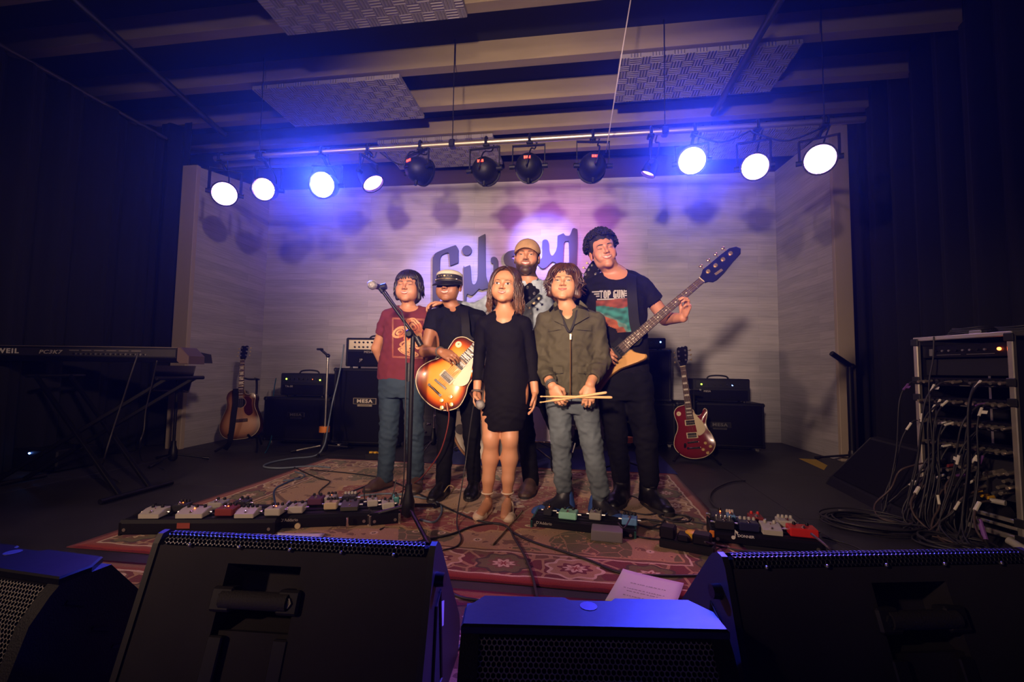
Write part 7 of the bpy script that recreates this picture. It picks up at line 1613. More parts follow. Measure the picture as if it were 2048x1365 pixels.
# ---- the guitarist in the captain's hat
def boy_hat():
    Y = 2.95; root = person('child in a white-topped black captain hat and dark polo shirt, playing the sunburst guitar', Y, 910, 780)
    hd = head_from(898, 541, 604, Y-.03, yaw=-3, pitch=2); s = hd.s
    skin = (.30, .125, .060); sm = skin_mat('skin_brown', skin)
    sh = secs(Y, [(775, 872, 957, .60, 0), (735, 872, 957, .60, 0), (690, 871, 957, .62, -.01), (655, 868, 960, .60, -.01), (632, 868, 962, .52, 0), (614, 884, 934, .6, .01)])
    aL = arm_pts(Y, (868, 634, 0), (850, 704, -.06), (882, 704, -.25)); aR = arm_pts(Y, (958, 636, 0), (985, 705, .02), (978, 668, -.12))
    nb = at(903, 618, Y+.01)
    F = Field((at(828, 700, Y).x-.02, Y-.34, at(0, 775, Y).z), (at(1000, 700, Y).x+.08, Y+.16, at(898, 525, Y).z), .0034)
    hd.sculpt(F, smile=.8)
    F.chain([hd.p(0, -.012, -.06), nb, at(908, 640, Y)], [.047*s, .050, .07], .03)
    F.loft(sh[1:], .02, grow=-.012); F.cone(nb, aL[0], .036, .034, .03); F.cone(nb, aR[0], .036, .034, .03)
    F.chain(aL, [.040, .037, .025], .012); F.chain(aR, [.040, .036, .026], .012)
    hand(F, aL[2], (.85, -.30, -.36), (-.05, .75, -.55), (.1, -.4, .8), .86, curl=(.55, .65, .7, .75), thumb=(.6, .4), spread=.05)
    hand(F, aR[2], (.3, -.5, .8), (-.6, -.4, .3), (-.6, .2, .5), .86, curl=(.7, .7, .7, .7))
    P, Q = F.mesh(1); hd.set_skin(P, Q); np_mesh('body', P, Q, sm, root, skin_cols(P, hd, skin, cheek=(1.15, .9, .85)))
    hd.eyes(root, .5, brow=(.015, .009, .007)); hd.mouth(root, LIPD, TEETH, .027, .008, .012)
    navy = mat('polo_navy', (.0046, .004, .0066), .8, spec=.14, bump=.3, bscale=230)
    def polo(F):
        F.loft(sh, .02); F.cone(nb, aL[0], .046, .044, .03); F.cone(nb, aR[0], .046, .044, .03)
        F.cone(aL[0], aL[0]+(aL[1]-aL[0])*.55, .050, .058, .02); F.cone(aR[0], aR[0]+(aR[1]-aR[0])*.6, .050, .058, .02)
    def post(F):
        F.cone(at(905, 614, Y-.08), at(911, 630, Y-.13), .036, .012, .01, 'cut'); F.ell(at(903, 606, Y-.02), (.060, .075, .040), .006, 'cut')
        for a, t in ((aL, .55), (aR, .6)):
            d = (a[1]-a[0]).normalized(); e = a[0]+(a[1]-a[0])*t; F.cone(e+d*.045, e+d*.10, .095, .095, .004, 'cut')
    o = garment('polo_shirt', polo, *bounds([at(835, 592, Y-.2), at(1005, 785, Y+.2)], .02), .0055, navy, root, .0042, 7, post, wf=36)
    bv = cloth_bvh(o)
    for q in (((885, 607), (876, 613), (896, 635), (907, 631)), ((921, 607), (931, 612), (924, 634), (912, 633))): patch(o, bv, Y, q, navy, 'collar', .009, .003)
    legs = [([at(893, 780, Y), at(892, 870, Y-.03), at(886, 968, Y-.03)], [.080, .056, .048]), ([at(938, 780, Y), at(944, 870, Y), at(948, 958, Y+.05)], [.080, .056, .046])]
    def pants(F):
        F.loft(secs(Y, [(760, 872, 957, .62, 0), (785, 870, 960, .66, 0), (805, 872, 958, .6, 0)]), .02)
        for p, r in legs: F.chain(p, r, .02)
    garment('trousers', pants, *bounds([at(855, 758, Y-.2), at(975, 976, Y+.24)], .02), .006, BLACKCLOTH, root, .004, 9, zf=1.8, cuts=((at(912, 757, Y), (0, 0, 1)),))
    for p, d in ((legs[0][0][2], (-.15, -1)), (legs[1][0][2], (.05, -1))): shoe(root, (p.x-d[0]*.05, p.y+.055), d, .24, .088, LEATHER, RUBBERB, height=.12)
    # hat: white crown, black band with gold rope, two buttons and a short black peak
    def top(F):
        hd.ell(F, (0, -.007, .086), (.085, .105, .040), .01)
        hd.ell(F, (0, -.012, .020), (.12, .14, .052), .004, 'cut')
    F = Field(hd.c-.16, hd.c+np.array((.16, .16, .2)), .004); top(F); P, Q = F.mesh(2)
    hat = np_mesh('captain_hat', P, Q, mat('hat_white', (.50, .47, .38), .75, bump=.1), root)
    def ringpt(a, r, z, yo=-.006): return hd.p(math.sin(a)*r*.95, yo+math.cos(a)*r*1.19, z+.012*max(0, -math.cos(a)))
    bd = MB(); n = 36; vs = []
    for i in range(n):
        a = 2*math.pi*i/n
        for r, z in ((.083, .022), (.091, .022), (.087, .078), (.080, .080)): vs.append(ringpt(a, r, z))
    bd.add(vs, [(i*4+k, ((i+1) % n)*4+k, ((i+1) % n)*4+(k+1) % 4, i*4+(k+1) % 4) for i in range(n) for k in range(4)])
    bd.build('hat_band', mat('hat_black', (.012, .011, .012), .5), hat, smooth=40)
    rp = MB(); pts = [ringpt(R(t), .0935, .040+.001*math.cos(t*.6)) for t in range(-80, 81, 4)]; rp.tube(pts, .0028*s, 6)
    for t in (-28, -14, 14, 28): rp.ball(ringpt(R(t), .093, .062), .0045*s, 8)
    rp.ball(ringpt(0, .094, .060), .009*s, 10, sc=(1.2, .5, 1)); rp.build('gold_rope', mat('gold_thread', (.55, .42, .22), .35, .8), hat, smooth=True)
    for q in (-1, 1):
        b = MB(); b.ball(ringpt(R(q*50), .094, .042), .0075*s, 10); b.build('hat_button', mat('button_silver', (.75, .73, .68), .25, .9), hat, smooth=True)
    pk = MB(); n = 20; vs = []
    for i in range(n+1):
        a = R(-80+160*i/n); k = max(0, math.cos(R(-90+180*i/n)))**.6
        for r, z in ((.086, .030), (.093+.036*k, .030-.040*k), (.093+.034*k, .024-.041*k), (.084, .022)): vs.append(ringpt(a, r, z))
    pk.add(vs, [(i*4+k, (i+1)*4+k, (i+1)*4+(k+1) % 4, i*4+(k+1) % 4) for i in range(n) for k in range(4)]+[(0, 1, 2, 3), (n*4+3, n*4+2, n*4+1, n*4)])
    pk.build('hat_peak', mat('hat_gloss_black', (.004, .0035, .004), .45, spec=.3), hat, smooth=40)
    def hc(F): hd.ell(F, (0, -.022, .030), (.080, .097, .075), .01); hd.ell(F, (0, .080, -.02), (.075, .085, .075), .006, 'cut'); F.plane(hd.p(0, 0, .05), (0, 0, 1)); F.plane(hd.p(0, 0, -.045), (0, 0, -1))
    hair_shell(hd, hc, HAIRC, root, wr=.0015)
    wb = MB(); d = (aL[2]-aL[1]).normalized(); x, y, _ = frame(d); c0 = aL[2]-d*.012
    wb.tube([c0+(x*math.cos(a)+y*math.sin(a))*.0285 for a in np.linspace(0, 6.283, 19)[:-1]], .006, 6, closed=True); wb.build('bracelet', mat('bracelet_dark', (.06, .05, .04), .5), root, smooth=True)
    return aL, hd

# ---- the singer in the black dress
def girl():
    Y = 2.61; root = person('child with long brown hair in a fitted black dress, holding a microphone', Y, 1008, 860)
    hd = head_from(1010, 538, 606, Y-.02, yaw=-2, pitch=2, roll=-4); s = hd.s
    skin = (.50, .235, .125); sm = skin_mat('skin_olive', skin)
    ds = secs(Y, [(860, 966, 1044, .72, 0), (832, 963, 1052, .72, 0), (790, 964, 1061, .70, 0), (742, 969, 1057, .66, -.005), (708, 973, 1050, .64, -.01), (672, 968, 1050, .62, -.012), (645, 966, 1050, .52, 0), (628, 986, 1030, .6, .012)])
    aL = arm_pts(Y, (968, 648, 0), (958, 712, .03), (954, 782, -.02)); aR = arm_pts(Y, (1048, 648, 0), (1062, 712, .03), (1070, 784, -.01))
    nb = at(1009, 622, Y+.012)
    F = Field((at(930, 700, Y).x, Y-.20, .02), (at(1095, 700, Y).x, Y+.16, at(1010, 522, Y).z), .0034)
    hd.sculpt(F, smile=.6, jaw=.92)
    F.chain([hd.p(0, -.012, -.06), nb, at(1009, 645, Y-.01)], [.042*s, .042, .062], .03)
    F.loft(ds[1:], .02, grow=-.012); F.cone(nb, aL[0], .030, .030, .03); F.cone(nb, aR[0], .030, .030, .03)
    F.chain(aL, [.034, .030, .022], .012); F.chain(aR, [.034, .030, .022], .012)
    hand(F, aL[2], (.12, -.25, -1), (.8, -.45, 0), (.35, -.9, .0), .82, curl=(1.0, 1.1, 1.15, 1.2), thumb=(.7, .6), spread=.02)
    hand(F, aR[2], (-.06, -.12, -1), (-.9, -.1, .1), (-.1, -1, .1), .80, curl=(.28, .34, .40, .48), thumb=(.25, .3), spread=.05)
    legs = []
    for kx, ax, ky in ((982, 975, 882), (1020, 1015, 882)):
        hip = at(kx+(2 if kx < 1000 else -2), 820, Y); kn = at(kx, ky, Y-.02); an = at(ax, 984, Y+.02); legs.append((hip, kn, an))
        F.chain([hip, kn+Vector((0, 0, .03))], [.066, .049], .02); F.ell(kn+Vector((0, -.012, 0)), (.040, .036, .042), .03)
        F.chain([kn-Vector((0, -.008, .02)), kn+(an-kn)*.35+Vector((0, .014, 0)), kn+(an-kn)*.75, an], [.043, .047, .034, .029], .02)
        F.ell((an.x, an.y+.025, .055), (.026, .032, .04), .02)
        F.cone((an.x, an.y-.02, .055), (an.x+(ax-1000)*.0006, an.y-.13, .032), .030, .026, .03, flat=.75, w=(1, 0, 0))
    P, Q = F.mesh(1); hd.set_skin(P, Q); np_mesh('body', P, Q, sm, root, skin_cols(P, hd, skin, cheek=(1.15, .82, .80)))
    hd.eyes(root, .95, 1.15, brow=(.035, .018, .012), browr=.0022); hd.mouth(root, LIP, TEETH, .024, .007, .008)
    dm = mat('dress_black', (.0036, .0026, .0046), .8, spec=.14, bump=.25, bscale=220)
    def dress(F):
        F.loft(ds, .02); F.cone(nb-Vector((0, 0, .012)), aL[0], .038, .037, .03); F.cone(nb-Vector((0, 0, .012)), aR[0], .038, .037, .03)
        for a in (aL, aR): F.chain([a[0], a[1], a[1]+(a[2]-a[1])*.80], [.043, .036, .033], .012)
        def ruche(X, Yy, Z):
            z0, z1 = ds[0][2], ds[3][2]; t = np.clip((z1-Z)/(z1-z0), 0, 1)
            side = np.abs(X-ds[2][0])/.15; return -.0017*(np.sin((Z+.030*np.sin(X*9+1)+.022*np.cos(X*23)+.01*np.sin(Z*31))*170)+.6*np.sin((Z-.04*np.sin(X*12))*97))*np.sqrt(t)*(.45+.55*np.clip(side, 0, 1))
        F.noise(ruche)
    def post(F):
        F.ell(at(1009, 622, Y-.055), (.056, .075, .042), .006, 'cut')
        for a in (aL, aR):
            d = (a[2]-a[1]).normalized(); e = a[1]+(a[2]-a[1])*.80; F.cone(e+d*.040, e+d*.09, .062, .062, .003, 'cut')
    garment('dress', dress, *bounds([at(938, 605, Y-.2), at(1088, 868, Y+.2)], .02), .005, dm, root, .0026, 5, post, wf=38)
    beige = mat('shoe_beige', (.62, .47, .34), .5)
    for (hip, kn, an), d in zip(legs, ((-.12, -1), (.16, -1))):
        dv = Vector((d[0], d[1], 0)).normalized(); heel = Vector((an.x, an.y+.048, 0)); sd = Vector((-dv.y, dv.x, 0)); L = .215
        F = Field(*bounds([heel-dv*.03, heel+dv*(L+.03), heel+Vector((0, 0, .08))], .06), .004)
        F.cone(heel+dv*(L*.70)+Vector((0, 0, .022)), heel+dv*(L-.036)+Vector((0, 0, .021)), .040, .034, .01, flat=.75, w=sd)
        F.cone(heel+dv*.03+Vector((0, 0, .034)), heel+dv*.035+Vector((0, 0, .05)), .033, .032, .01); F.cone(heel+dv*.03+Vector((0, 0, .012)), heel+dv*(L*.7)+Vector((0, 0, .012)), .032, .038, .01, flat=.5, w=sd)
        F.ell(heel+dv*(L*.50)+Vector((0, 0, .062)), (.030, .060, .042), .006, 'cut'); F.plane((0, 0, .004), (0, 0, -1)); P, Q = F.mesh(1)
        u = np_mesh('shoe', P, Q, beige, root)
        st = MB(); st.tube([Vector((an.x, an.y+.003, an.z-.004))+Vector((.0335*math.cos(a), .037*math.sin(a), .002*math.sin(a))) for a in np.linspace(0, 6.283, 19)[:-1]], .0048, 6, closed=True)
        st.cyl(heel+Vector((0, -.01, .06)), Vector((an.x, an.y+.034, an.z)), .0045, n=6); st.build('ankle_strap', beige, u, smooth=True)
    b = MB(); d = (aL[2]-aL[1]).normalized(); x, y, _ = frame(d); c0 = aL[2]+d*.004
    b.tube([c0+(x*math.cos(a)*.027+y*math.sin(a)*.027) for a in np.linspace(0, 6.283, 19)[:-1]], .0075, 6, closed=True); b.build('bracelet', mat('bracelet_brown', (.10, .07, .055), .5, bump=.5, bscale=300), root, smooth=True)
    def cap(F):
        hd.ell(F, (0, -.020, .038), (.084, .101, .092), .01); hd.ell(F, (0, -.055, -.05), (.080, .055, .10), .03)
        for q in (-1, 1): hd.cone(F, (q*.070, .015, .050), (q*.078, -.005, -.03), .020, .022, .03); hd.cone(F, (q*.078, -.005, -.03), (q*.084, .006, -.13), .022, .026, .03)
        hd.ell(F, (.004, .085, -.022), (.062, .078, .084), .01, 'cut')
    hair_shell(hd, cap, HAIRG, root, seed=4, wf=80)
    rnd = random.Random(8); sp = []
    for q in (-1, 1):
        for i in range(170):
            t = i/169; az = q*(46+t*120)+rnd.uniform(-5, 5); sp.append((az*.35, 8, 86+rnd.uniform(0, 8), .165+rnd.uniform(-.04, .035)-.03*t, .0050, .010+rnd.uniform(0, .008), .007, az*.65))
        for i in range(16): sp.append((q*(3+i*1.5), 16, 44+i*2.6, 0, .0055, .010, .003, q*(24+i*2.6)))
    lk = skull_locks(hd, sp, 3, 6); zt = hd.p(0, 0, -.04)[2]; zb = zt-.16
    # balayage: brown roots, lighter ends
    V = np.array(lk.v); t = np.clip((zt-V[:, 2])/(zt-zb), 0, 1)[:, None]; cols = np.array((.045, .018, .010))*(1-t)+np.array((.24, .10, .045))*t
    hm = mat('hair_tipped', rough=.4, attr='Col', bump=.4, bscale=140, stretch=(1, 1, .15), var=.35, vscale=60)
    o = lk.build('hair_locks', hm, root, smooth=True); a = o.data.color_attributes.new('Col', 'FLOAT_COLOR', 'POINT'); c4 = np.ones((len(V), 4), np.float32); c4[:, :3] = cols; a.data.foreach_set('color', c4.ravel())
    return aL

# ---- the man in the tan cap
def man():
    Y = 3.16; root = person('bearded adult in a tan cap and light denim shirt at the back of the group', Y, 1062, 780)
    hd = head_from(1054, 482, 549, Y-.02, yaw=2, pitch=2, roll=-2, wide=1.07); s = hd.s
    skin = (.50, .23, .130); sm = skin_mat('skin_fair', skin)
    sh = secs(Y, [(770, 1012, 1102, .62, 0), (720, 1010, 1104, .62, 0), (660, 1004, 1108, .62, -.01), (610, 1000, 1112, .60, -.01), (585, 1000, 1112, .50, 0), (566, 1030, 1086, .6, .01)])
    aL = arm_pts(Y, (1006, 592, 0), (948, 622, .05), (892, 609, -.13)); aR = arm_pts(Y, (1108, 592, 0), (1132, 680, .03), (1090, 705, -.17))
    nb = at(1058, 564, Y+.01)
    F = Field((at(835, 600, Y).x-.02, Y-.30, at(0, 745, Y).z), (at(1150, 600, Y).x, Y+.16, at(1054, 462, Y).z), .0036)
    hd.sculpt(F, smile=.9, jaw=1.04, kid=False); hd.ell(F, (0, .064, -.100), (.030, .026, .026), .02)
    F.chain([hd.p(0, -.012, -.06), nb, at(1058, 590, Y)], [.054*s, .058, .08], .03)
    F.loft(sh[1:], .02, grow=-.012); F.cone(nb, aL[0], .045, .045, .03); F.cone(nb, aR[0], .045, .045, .03)
    F.chain(aL, [.046, .040, .028], .012); F.chain(aR, [.046, .040, .028], .012)
    hand(F, aL[2], (-.86, -.48, -.10), (.0, -.35, -.95), (.45, -.80, .2), .98, curl=(.55, .6, .62, .65), thumb=(.3, .3), spread=.07)
    hand(F, aR[2], (-.7, -.3, -.4), (.1, .9, -.2), (0, -.2, .9), .98, curl=(.6, .6, .6, .6))
    P, Q = F.mesh(1); hd.set_skin(P, Q); np_mesh('body', P, Q, sm, root, skin_cols(P, hd, skin, beard=((.030, .016, .012), .95)))
    hd.eyes(root, .45, iris=(.06, .05, .045), brow=(.05, .03, .02)); hd.mouth(root, LIP, TEETH, .029, .009, .013)
    dn = denim_shirt_mat()
    def shirt(F):
        F.loft(sh, .02); F.cone(nb, aL[0], .052, .054, .03); F.cone(nb, aR[0], .052, .054, .03)
        for a in (aL, aR): F.chain([a[0], a[1], a[1]+(a[2]-a[1])*.86], [.058, .052, .042], .015)
    def post(F):
        F.cone(at(1057, 560, Y-.10), at(1061, 598, Y-.14), .046, .010, .01, 'cut'); F.ell(at(1057, 552, Y-.02), (.072, .085, .045), .006, 'cut')
        for a in (aL, aR):
            d = (a[2]-a[1]).normalized(); e = a[1]+(a[2]-a[1])*.86; F.cone(e+d*.040, e+d*.09, .07, .07, .003, 'cut')
    o = garment('denim_shirt', shirt, *bounds([at(868, 545, Y-.25), at(1150, 775, Y+.2)], .02), .0055, dn, root, .0055, 11, post, wf=38, masks=[(aL[1], .12, 1.0)])
    bv = cloth_bvh(o)
    for q in (((1037, 556), (1029, 564), (1044, 592), (1058, 588)), ((1075, 556), (1084, 563), (1081, 592), (1064, 587))): patch(o, bv, Y, q, dn, 'collar', .010, .003)
    for py in (606, 628, 650):
        h = bv.ray_cast(at(1062, py, Y-.4), (at(1062, py, Y)-CAM).normalized(), .8)[0]; bt = MB(); bt.cyl(h, h+Vector((0, -.004, 0)), .006, n=8); bt.build('button', mat('button_pearl', (.6, .58, .55), .3), o)
    legs = [([at(1034, 780, Y), at(1052, 870, Y-.02), at(1062, 962, Y)], [.090, .062, .055]), ([at(1090, 780, Y), at(1122, 870, Y), at(1128, 955, Y+.06)], [.090, .062, .055])]
    def pants(F):
        F.loft(secs(Y, [(755, 1012, 1104, .62, 0), (790, 1010, 1106, .66, 0), (812, 1014, 1104, .6, 0)]), .02)
        for p, r in legs: F.chain(p, r, .02)
    garment('trousers', pants, *bounds([at(1000, 752, Y-.2), at(1145, 968, Y+.2)], .02), .0065, BLACKCLOTH, root, .004, 13, zf=1.8, cuts=((at(1058, 752, Y), (0, 0, 1)),))
    for p, d in ((legs[0][0][2], (-.10, -1)), (legs[1][0][2], (.1, -1))): shoe(root, (p.x-d[0]*.05, p.y+.06), d, .285, .102, LEATHERB, RUBBERB, height=.11)
    tan = mat('cap_tan', (.40, .24, .12), .8, bump=.25, bscale=200, var=.15, vscale=20)
    F = Field(hd.c-.17, hd.c+np.array((.17, .17, .2)), .004)
    hd.ell(F, (0, -.014, .052), (.084, .103, .090), .01); F.noise(lambda X, Y, Z: 0*X+0*Y+0*Z)
    M_ = hd.M; n_ = M_@np.array((0, -.10, -1)); F.plane(hd.p(0, .03, .036), n_); P, Q = F.mesh(2); cap = np_mesh('cap', P, Q, tan, root)
    pk = MB(); n = 18; vs = []
    for i in range(n+1):
        u = -1+2*i/n; k = (1-u*u)**.55
        for yy, zz in ((.060*(1-abs(u)**3)+.012, .040), (.075+.062*k, .048-.012*k-.026*u*u+.004), (.075+.060*k, .043-.012*k-.026*u*u+.004), (.058*(1-abs(u)**3)+.010, .034)):
            vs.append(hd.p(u*.076, yy, zz+.004-(.010*u*u)))
    pk.add(vs, [(i*4+k, (i+1)*4+k, (i+1)*4+(k+1) % 4, i*4+(k+1) % 4) for i in range(n) for k in range(4)])
    pk.build('cap_peak', tan, cap, smooth=40)
    bu = MB(); bu.ball(hd.p(0, -.014, .143), .007, 8); bu.build('cap_button', tan, cap, smooth=True)
    def bd(F):
        for q in (-1, 1): hd.cone(F, (q*.062, .006, .0), (q*.052, .012, -.062), .010, .014, .01); hd.cone(F, (q*.052, .012, -.062), (q*.014, .070, -.098), .016, .018, .02)
        hd.ell(F, (0, .068, -.100), (.028, .020, .022), .02)
    def hc(F): hd.ell(F, (0, -.026, .020), (.080, .097, .080), .01); hd.ell(F, (0, .080, -.02), (.085, .090, .085), .006, 'cut'); F.plane(hd.p(0, 0, .045), (0, 0, 1)); F.plane(hd.p(0, 0, -.05), (0, 0, -1))
    hair_shell(hd, hc, HAIRC, root, wr=.001)
    return aL

# ---- the drummer in the olive jacket
def boy_jacket():
    Y = 2.72; root = person('child with wavy brown hair in an olive field jacket and faded jeans, holding drumsticks', Y, 1140, 800)
    hd = head_from(1128, 533, 602, Y-.02, yaw=-3, pitch=5, roll=-2); s = hd.s
    skin = (.55, .27, .145); sm = skin_mat('skin_light', skin)
    js = secs(Y, [(803, 1096, 1190, .66, 0), (770, 1090, 1190, .66, 0), (720, 1088, 1188, .66, -.01), (668, 1088, 1192, .64, -.012), (640, 1086, 1196, .54, 0), (622, 1106, 1166, .6, .012)])
    aL = arm_pts(Y, (1091, 642, 0), (1078, 722, .0), (1104, 772, -.19)); aR = arm_pts(Y, (1191, 642, 0), (1202, 722, .0), (1180, 770, -.19))
    nb = at(1134, 618, Y+.012)
    F = Field((at(1045, 700, Y).x, Y-.33, at(0, 830, Y).z), (at(1235, 700, Y).x, Y+.16, at(1128, 515, Y).z), .0034)
    hd.sculpt(F, smile=.5, ears=False, jaw=.98)
    F.chain([hd.p(0, -.012, -.06), nb, at(1136, 642, Y-.02)], [.044*s, .046, .068], .03)
    F.loft(js[1:], .02, grow=-.022); F.cone(nb, aL[0], .030, .030, .03); F.cone(nb, aR[0], .030, .030, .03)
    F.chain(aL, [.036, .034, .025], .012); F.chain(aR, [.036, .034, .025], .012)
    hand(F, aL[2], (.42, -.18, -.82), (.30, .90, .10), (.75, -.35, .45), .90, curl=(.75, .8, .85, .9), thumb=(.6, .8), spread=.03)
    hand(F, aR[2], (-.10, -.22, -1), (-.10, .95, -.10), (-.95, -.1, .1), .90, curl=(.80, .85, .85, .9), thumb=(.6, .8), spread=.03)
    P, Q = F.mesh(1); hd.set_skin(P, Q); np_mesh('body', P, Q, sm, root, skin_cols(P, hd, skin, cheek=(1.1, .85, .82)))
    hd.eyes(root, .55, 1.1, brow=(.05, .025, .015), browr=.0026); hd.mouth(root, LIP, TEETH, .025, .005, .003, teeth=False)
    ol = mat('jacket_olive', (.058, .050, .026), .82, bump=.25, bscale=180, var=.15, vscale=10)
    def jk(F):
        F.loft(js, .02); F.cone(nb-Vector((0, 0, .01)), aL[0], .046, .046, .03); F.cone(nb-Vector((0, 0, .01)), aR[0], .046, .046, .03)
        for a in (aL, aR): F.chain([a[0], a[1], a[1]+(a[2]-a[1])*.84], [.054, .054, .042], .02)
    def post(F):
        F.cone(at(1133, 616, Y-.09), at(1141, 668, Y-.17), .042, .006, .008, 'cut'); F.ell(at(1133, 608, Y-.03), (.058, .075, .045), .006, 'cut')
        F.cone(at(1141, 668, Y-.13), at(1139, 810, Y-.17), .0035, .0035, .002, 'cut')
        for a in (aL, aR):
            d = (a[2]-a[1]).normalized(); e = a[1]+(a[2]-a[1])*.84; F.cone(e+d*.040, e+d*.09, .065, .065, .003, 'cut')
    o = garment('field_jacket', jk, *bounds([at(1048, 600, Y-.26), at(1230, 810, Y+.2)], .02), .005, ol, root, .0075, 17, post, wf=36, masks=[(aL[1], .10, .8), (aR[1], .10, .8)])
    ts = MB(); ts.tube([at(1120, 622, Y-.06), at(1128, 645, Y-.11), at(1139, 664, Y-.125), at(1150, 640, Y-.105), at(1154, 622, Y-.05)], .007, 8, smooth=4); ts.build('t_shirt_neckline', mat('tee_dark', (.02, .018, .02), .9), root, smooth=True)
    bv = cloth_bvh(o)
    for q in (((1112, 602), (1097, 620), (1108, 642), (1130, 652)), ((1160, 600), (1175, 614), (1178, 634), (1149, 650))): patch(o, bv, Y, q, ol, 'collar', .012, .003, flare=.012)
    for q in (((1094, 652), (1122, 647), (1124, 659), (1096, 664)), ((1155, 648), (1184, 650), (1183, 662), (1154, 660)), ((1096, 735), (1125, 734), (1126, 747), (1098, 750)), ((1155, 734), (1182, 734), (1181, 749), (1156, 747))): patch(o, bv, Y, q, ol, 'pocket_flap', .008, .001, flare=.006)
    z = MB(); z.box(at(1141, 674, Y-.155), (.010, .008, .030)); z.tube([at(1141, 668, Y-.148), at(1141, 720, Y-.150), at(1140, 800, Y-.155)], .0035, 6); z.build('zipper', mat('brass_zip', (.45, .26, .12), .35, .9), o)
    legs = [([at(1117, 806, Y), at(1122, 885, Y-.03), at(1126, 972, Y)], [.076, .057, .050]), ([at(1168, 806, Y), at(1183, 885, Y-.03), at(1200, 985, Y-.06)], [.078, .060, .052])]
    def jeans(F):
        F.loft(secs(Y, [(785, 1096, 1190, .62, 0), (806, 1097, 1194, .62, 0), (826, 1100, 1196, .56, 0)]), .02)
        for p, r in legs: F.chain(p, r, .012)
    garment('jeans', jeans, *bounds([at(1085, 782, Y-.2), at(1232, 998, Y+.2)], .02), .0055, DENIML, root, .0052, 21, zf=1.6, wf=36, cuts=((at(1145, 782, Y), (0, 0, 1)),), masks=[(legs[0][0][1], .10, .7), (legs[1][0][1], .10, .7), (legs[0][0][2], .10, 1.2), (legs[1][0][2], .10, 1.2)])
    blk = mat('sneaker_black', (.014, .013, .018), .45); blu = mat('sneaker_blue', (.035, .085, .30), .5)
    for p, d in ((legs[0][0][2], (-.80, -.62)), (legs[1][0][2], (.62, -.72))):
        dv = Vector((d[0], d[1], 0)).normalized(); u, q = shoe(root, (p.x-dv.x*.065, p.y-dv.y*.065), d, .255, .094, blk, RUBBERW, height=.115, sole_t=.030, name='sneaker')
        F = Field(*bounds([q(-.05, -.07, 0), q(.30, .07, .16), q(-.05, .07, 0), q(.3, -.07, 0)], .02), .004)
        F.cone(q(.235, 0, .030), q(.165, 0, .040), .040, .043, .01, flat=.8, w=(-d[1], d[0], 0)); F.plane(q(0, 0, .027), (0, 0, -1)); F.ell(q(.155, 0, .07), (.05, .05, .035), .004, 'cut')
        P, Q = F.mesh(1); np_mesh('toe_cap', P, Q, blu, u)
        F = Field(*bounds([q(-.05, -.07, 0), q(.16, .07, .16), q(-.05, .07, 0), q(.16, -.07, 0)], .02), .004)
        F.cone(q(.030, 0, .040), q(.045, 0, .098), .0445, .0435, .01); F.plane(q(0, 0, .03), (0, 0, -1)); F.plane(q(.050, 0, 0), dv); P, Q = F.mesh(1); np_mesh('heel_panel', P, Q, blu, u)
        for sd in (-1, 1):                       # curved side stripe
            m = MB(); up = spline([q(.055, sd*.0475, .050), q(.10, sd*.0485, .040), (q(.145, sd*.049, .052)), q(.175, sd*.047, .070)], 5); lo = spline([q(.055, sd*.0475, .048), q(.105, sd*.0495, .034), q(.150, sd*.050, .044), q(.175, sd*.047, .069)], 5)
            N = len(up); off = dv.cross(Vector((0, 0, 1)))*0+Vector((-dv.y, dv.x, 0))*sd*.003
            m.add(up+lo+[v+off for v in up]+[v+off for v in lo], [(2*N+i, 2*N+i+1, 3*N+i+1, 3*N+i) for i in range(N-1)]+[(i, 2*N+i, 2*N+i+1, i+1) for i in range(N-1)]+[(N+i, N+i+1, 3*N+i+1, 3*N+i) for i in range(N-1)]); m.build('side_stripe', blu, u)
    b = MB(); d = (aL[2]-aL[1]).normalized(); x, y, _ = frame(d)
    for k in range(2): b.tube([aL[2]-d*(.006+.013*k)+(x*math.cos(a)+y*math.sin(a))*.029 for a in np.linspace(0, 6.283, 19)[:-1]], .0065, 6, closed=True)
    b.build('wristband', mat('wristband_grey', (.09, .09, .085), .5, .3), root, smooth=True)
    def cap(F):
        hd.ell(F, (0, -.020, .042), (.092, .106, .096), .01); hd.ell(F, (0, -.045, -.035), (.088, .070, .085), .03)
        for q in (-1, 1): hd.cone(F, (q*.078, .015, .03), (q*.080, .0, -.065), .028, .026, .02)
        hd.ell(F, (0, .085, -.022), (.056, .075, .062), .008, 'cut')
    hair_shell(hd, cap, HAIRB, root, seed=6, wr=.006, wf=75)
    rnd = random.Random(11); sp = []
    for i in range(84):
        az = -66+132*i/83; sp.append((az*.4, 10+rnd.uniform(0, 10), 70+rnd.uniform(-8, 8)+abs(az)*.22, 0, .0062, .014+rnd.uniform(0, .008), .005, az*.7+rnd.uniform(-14, 14)))
    for i in range(150):
        az = 55+250*i/149; sp.append((az+rnd.uniform(-8, 8), 12, 88+rnd.uniform(-10, 5), .068+rnd.uniform(-.03, .025), .0068, .012+rnd.uniform(0, .016), .012, rnd.uniform(-20, 20)))
    skull_locks(hd, sp, 12, 6).build('hair_locks', HAIRB, root, smooth=True)
    return aL, aR

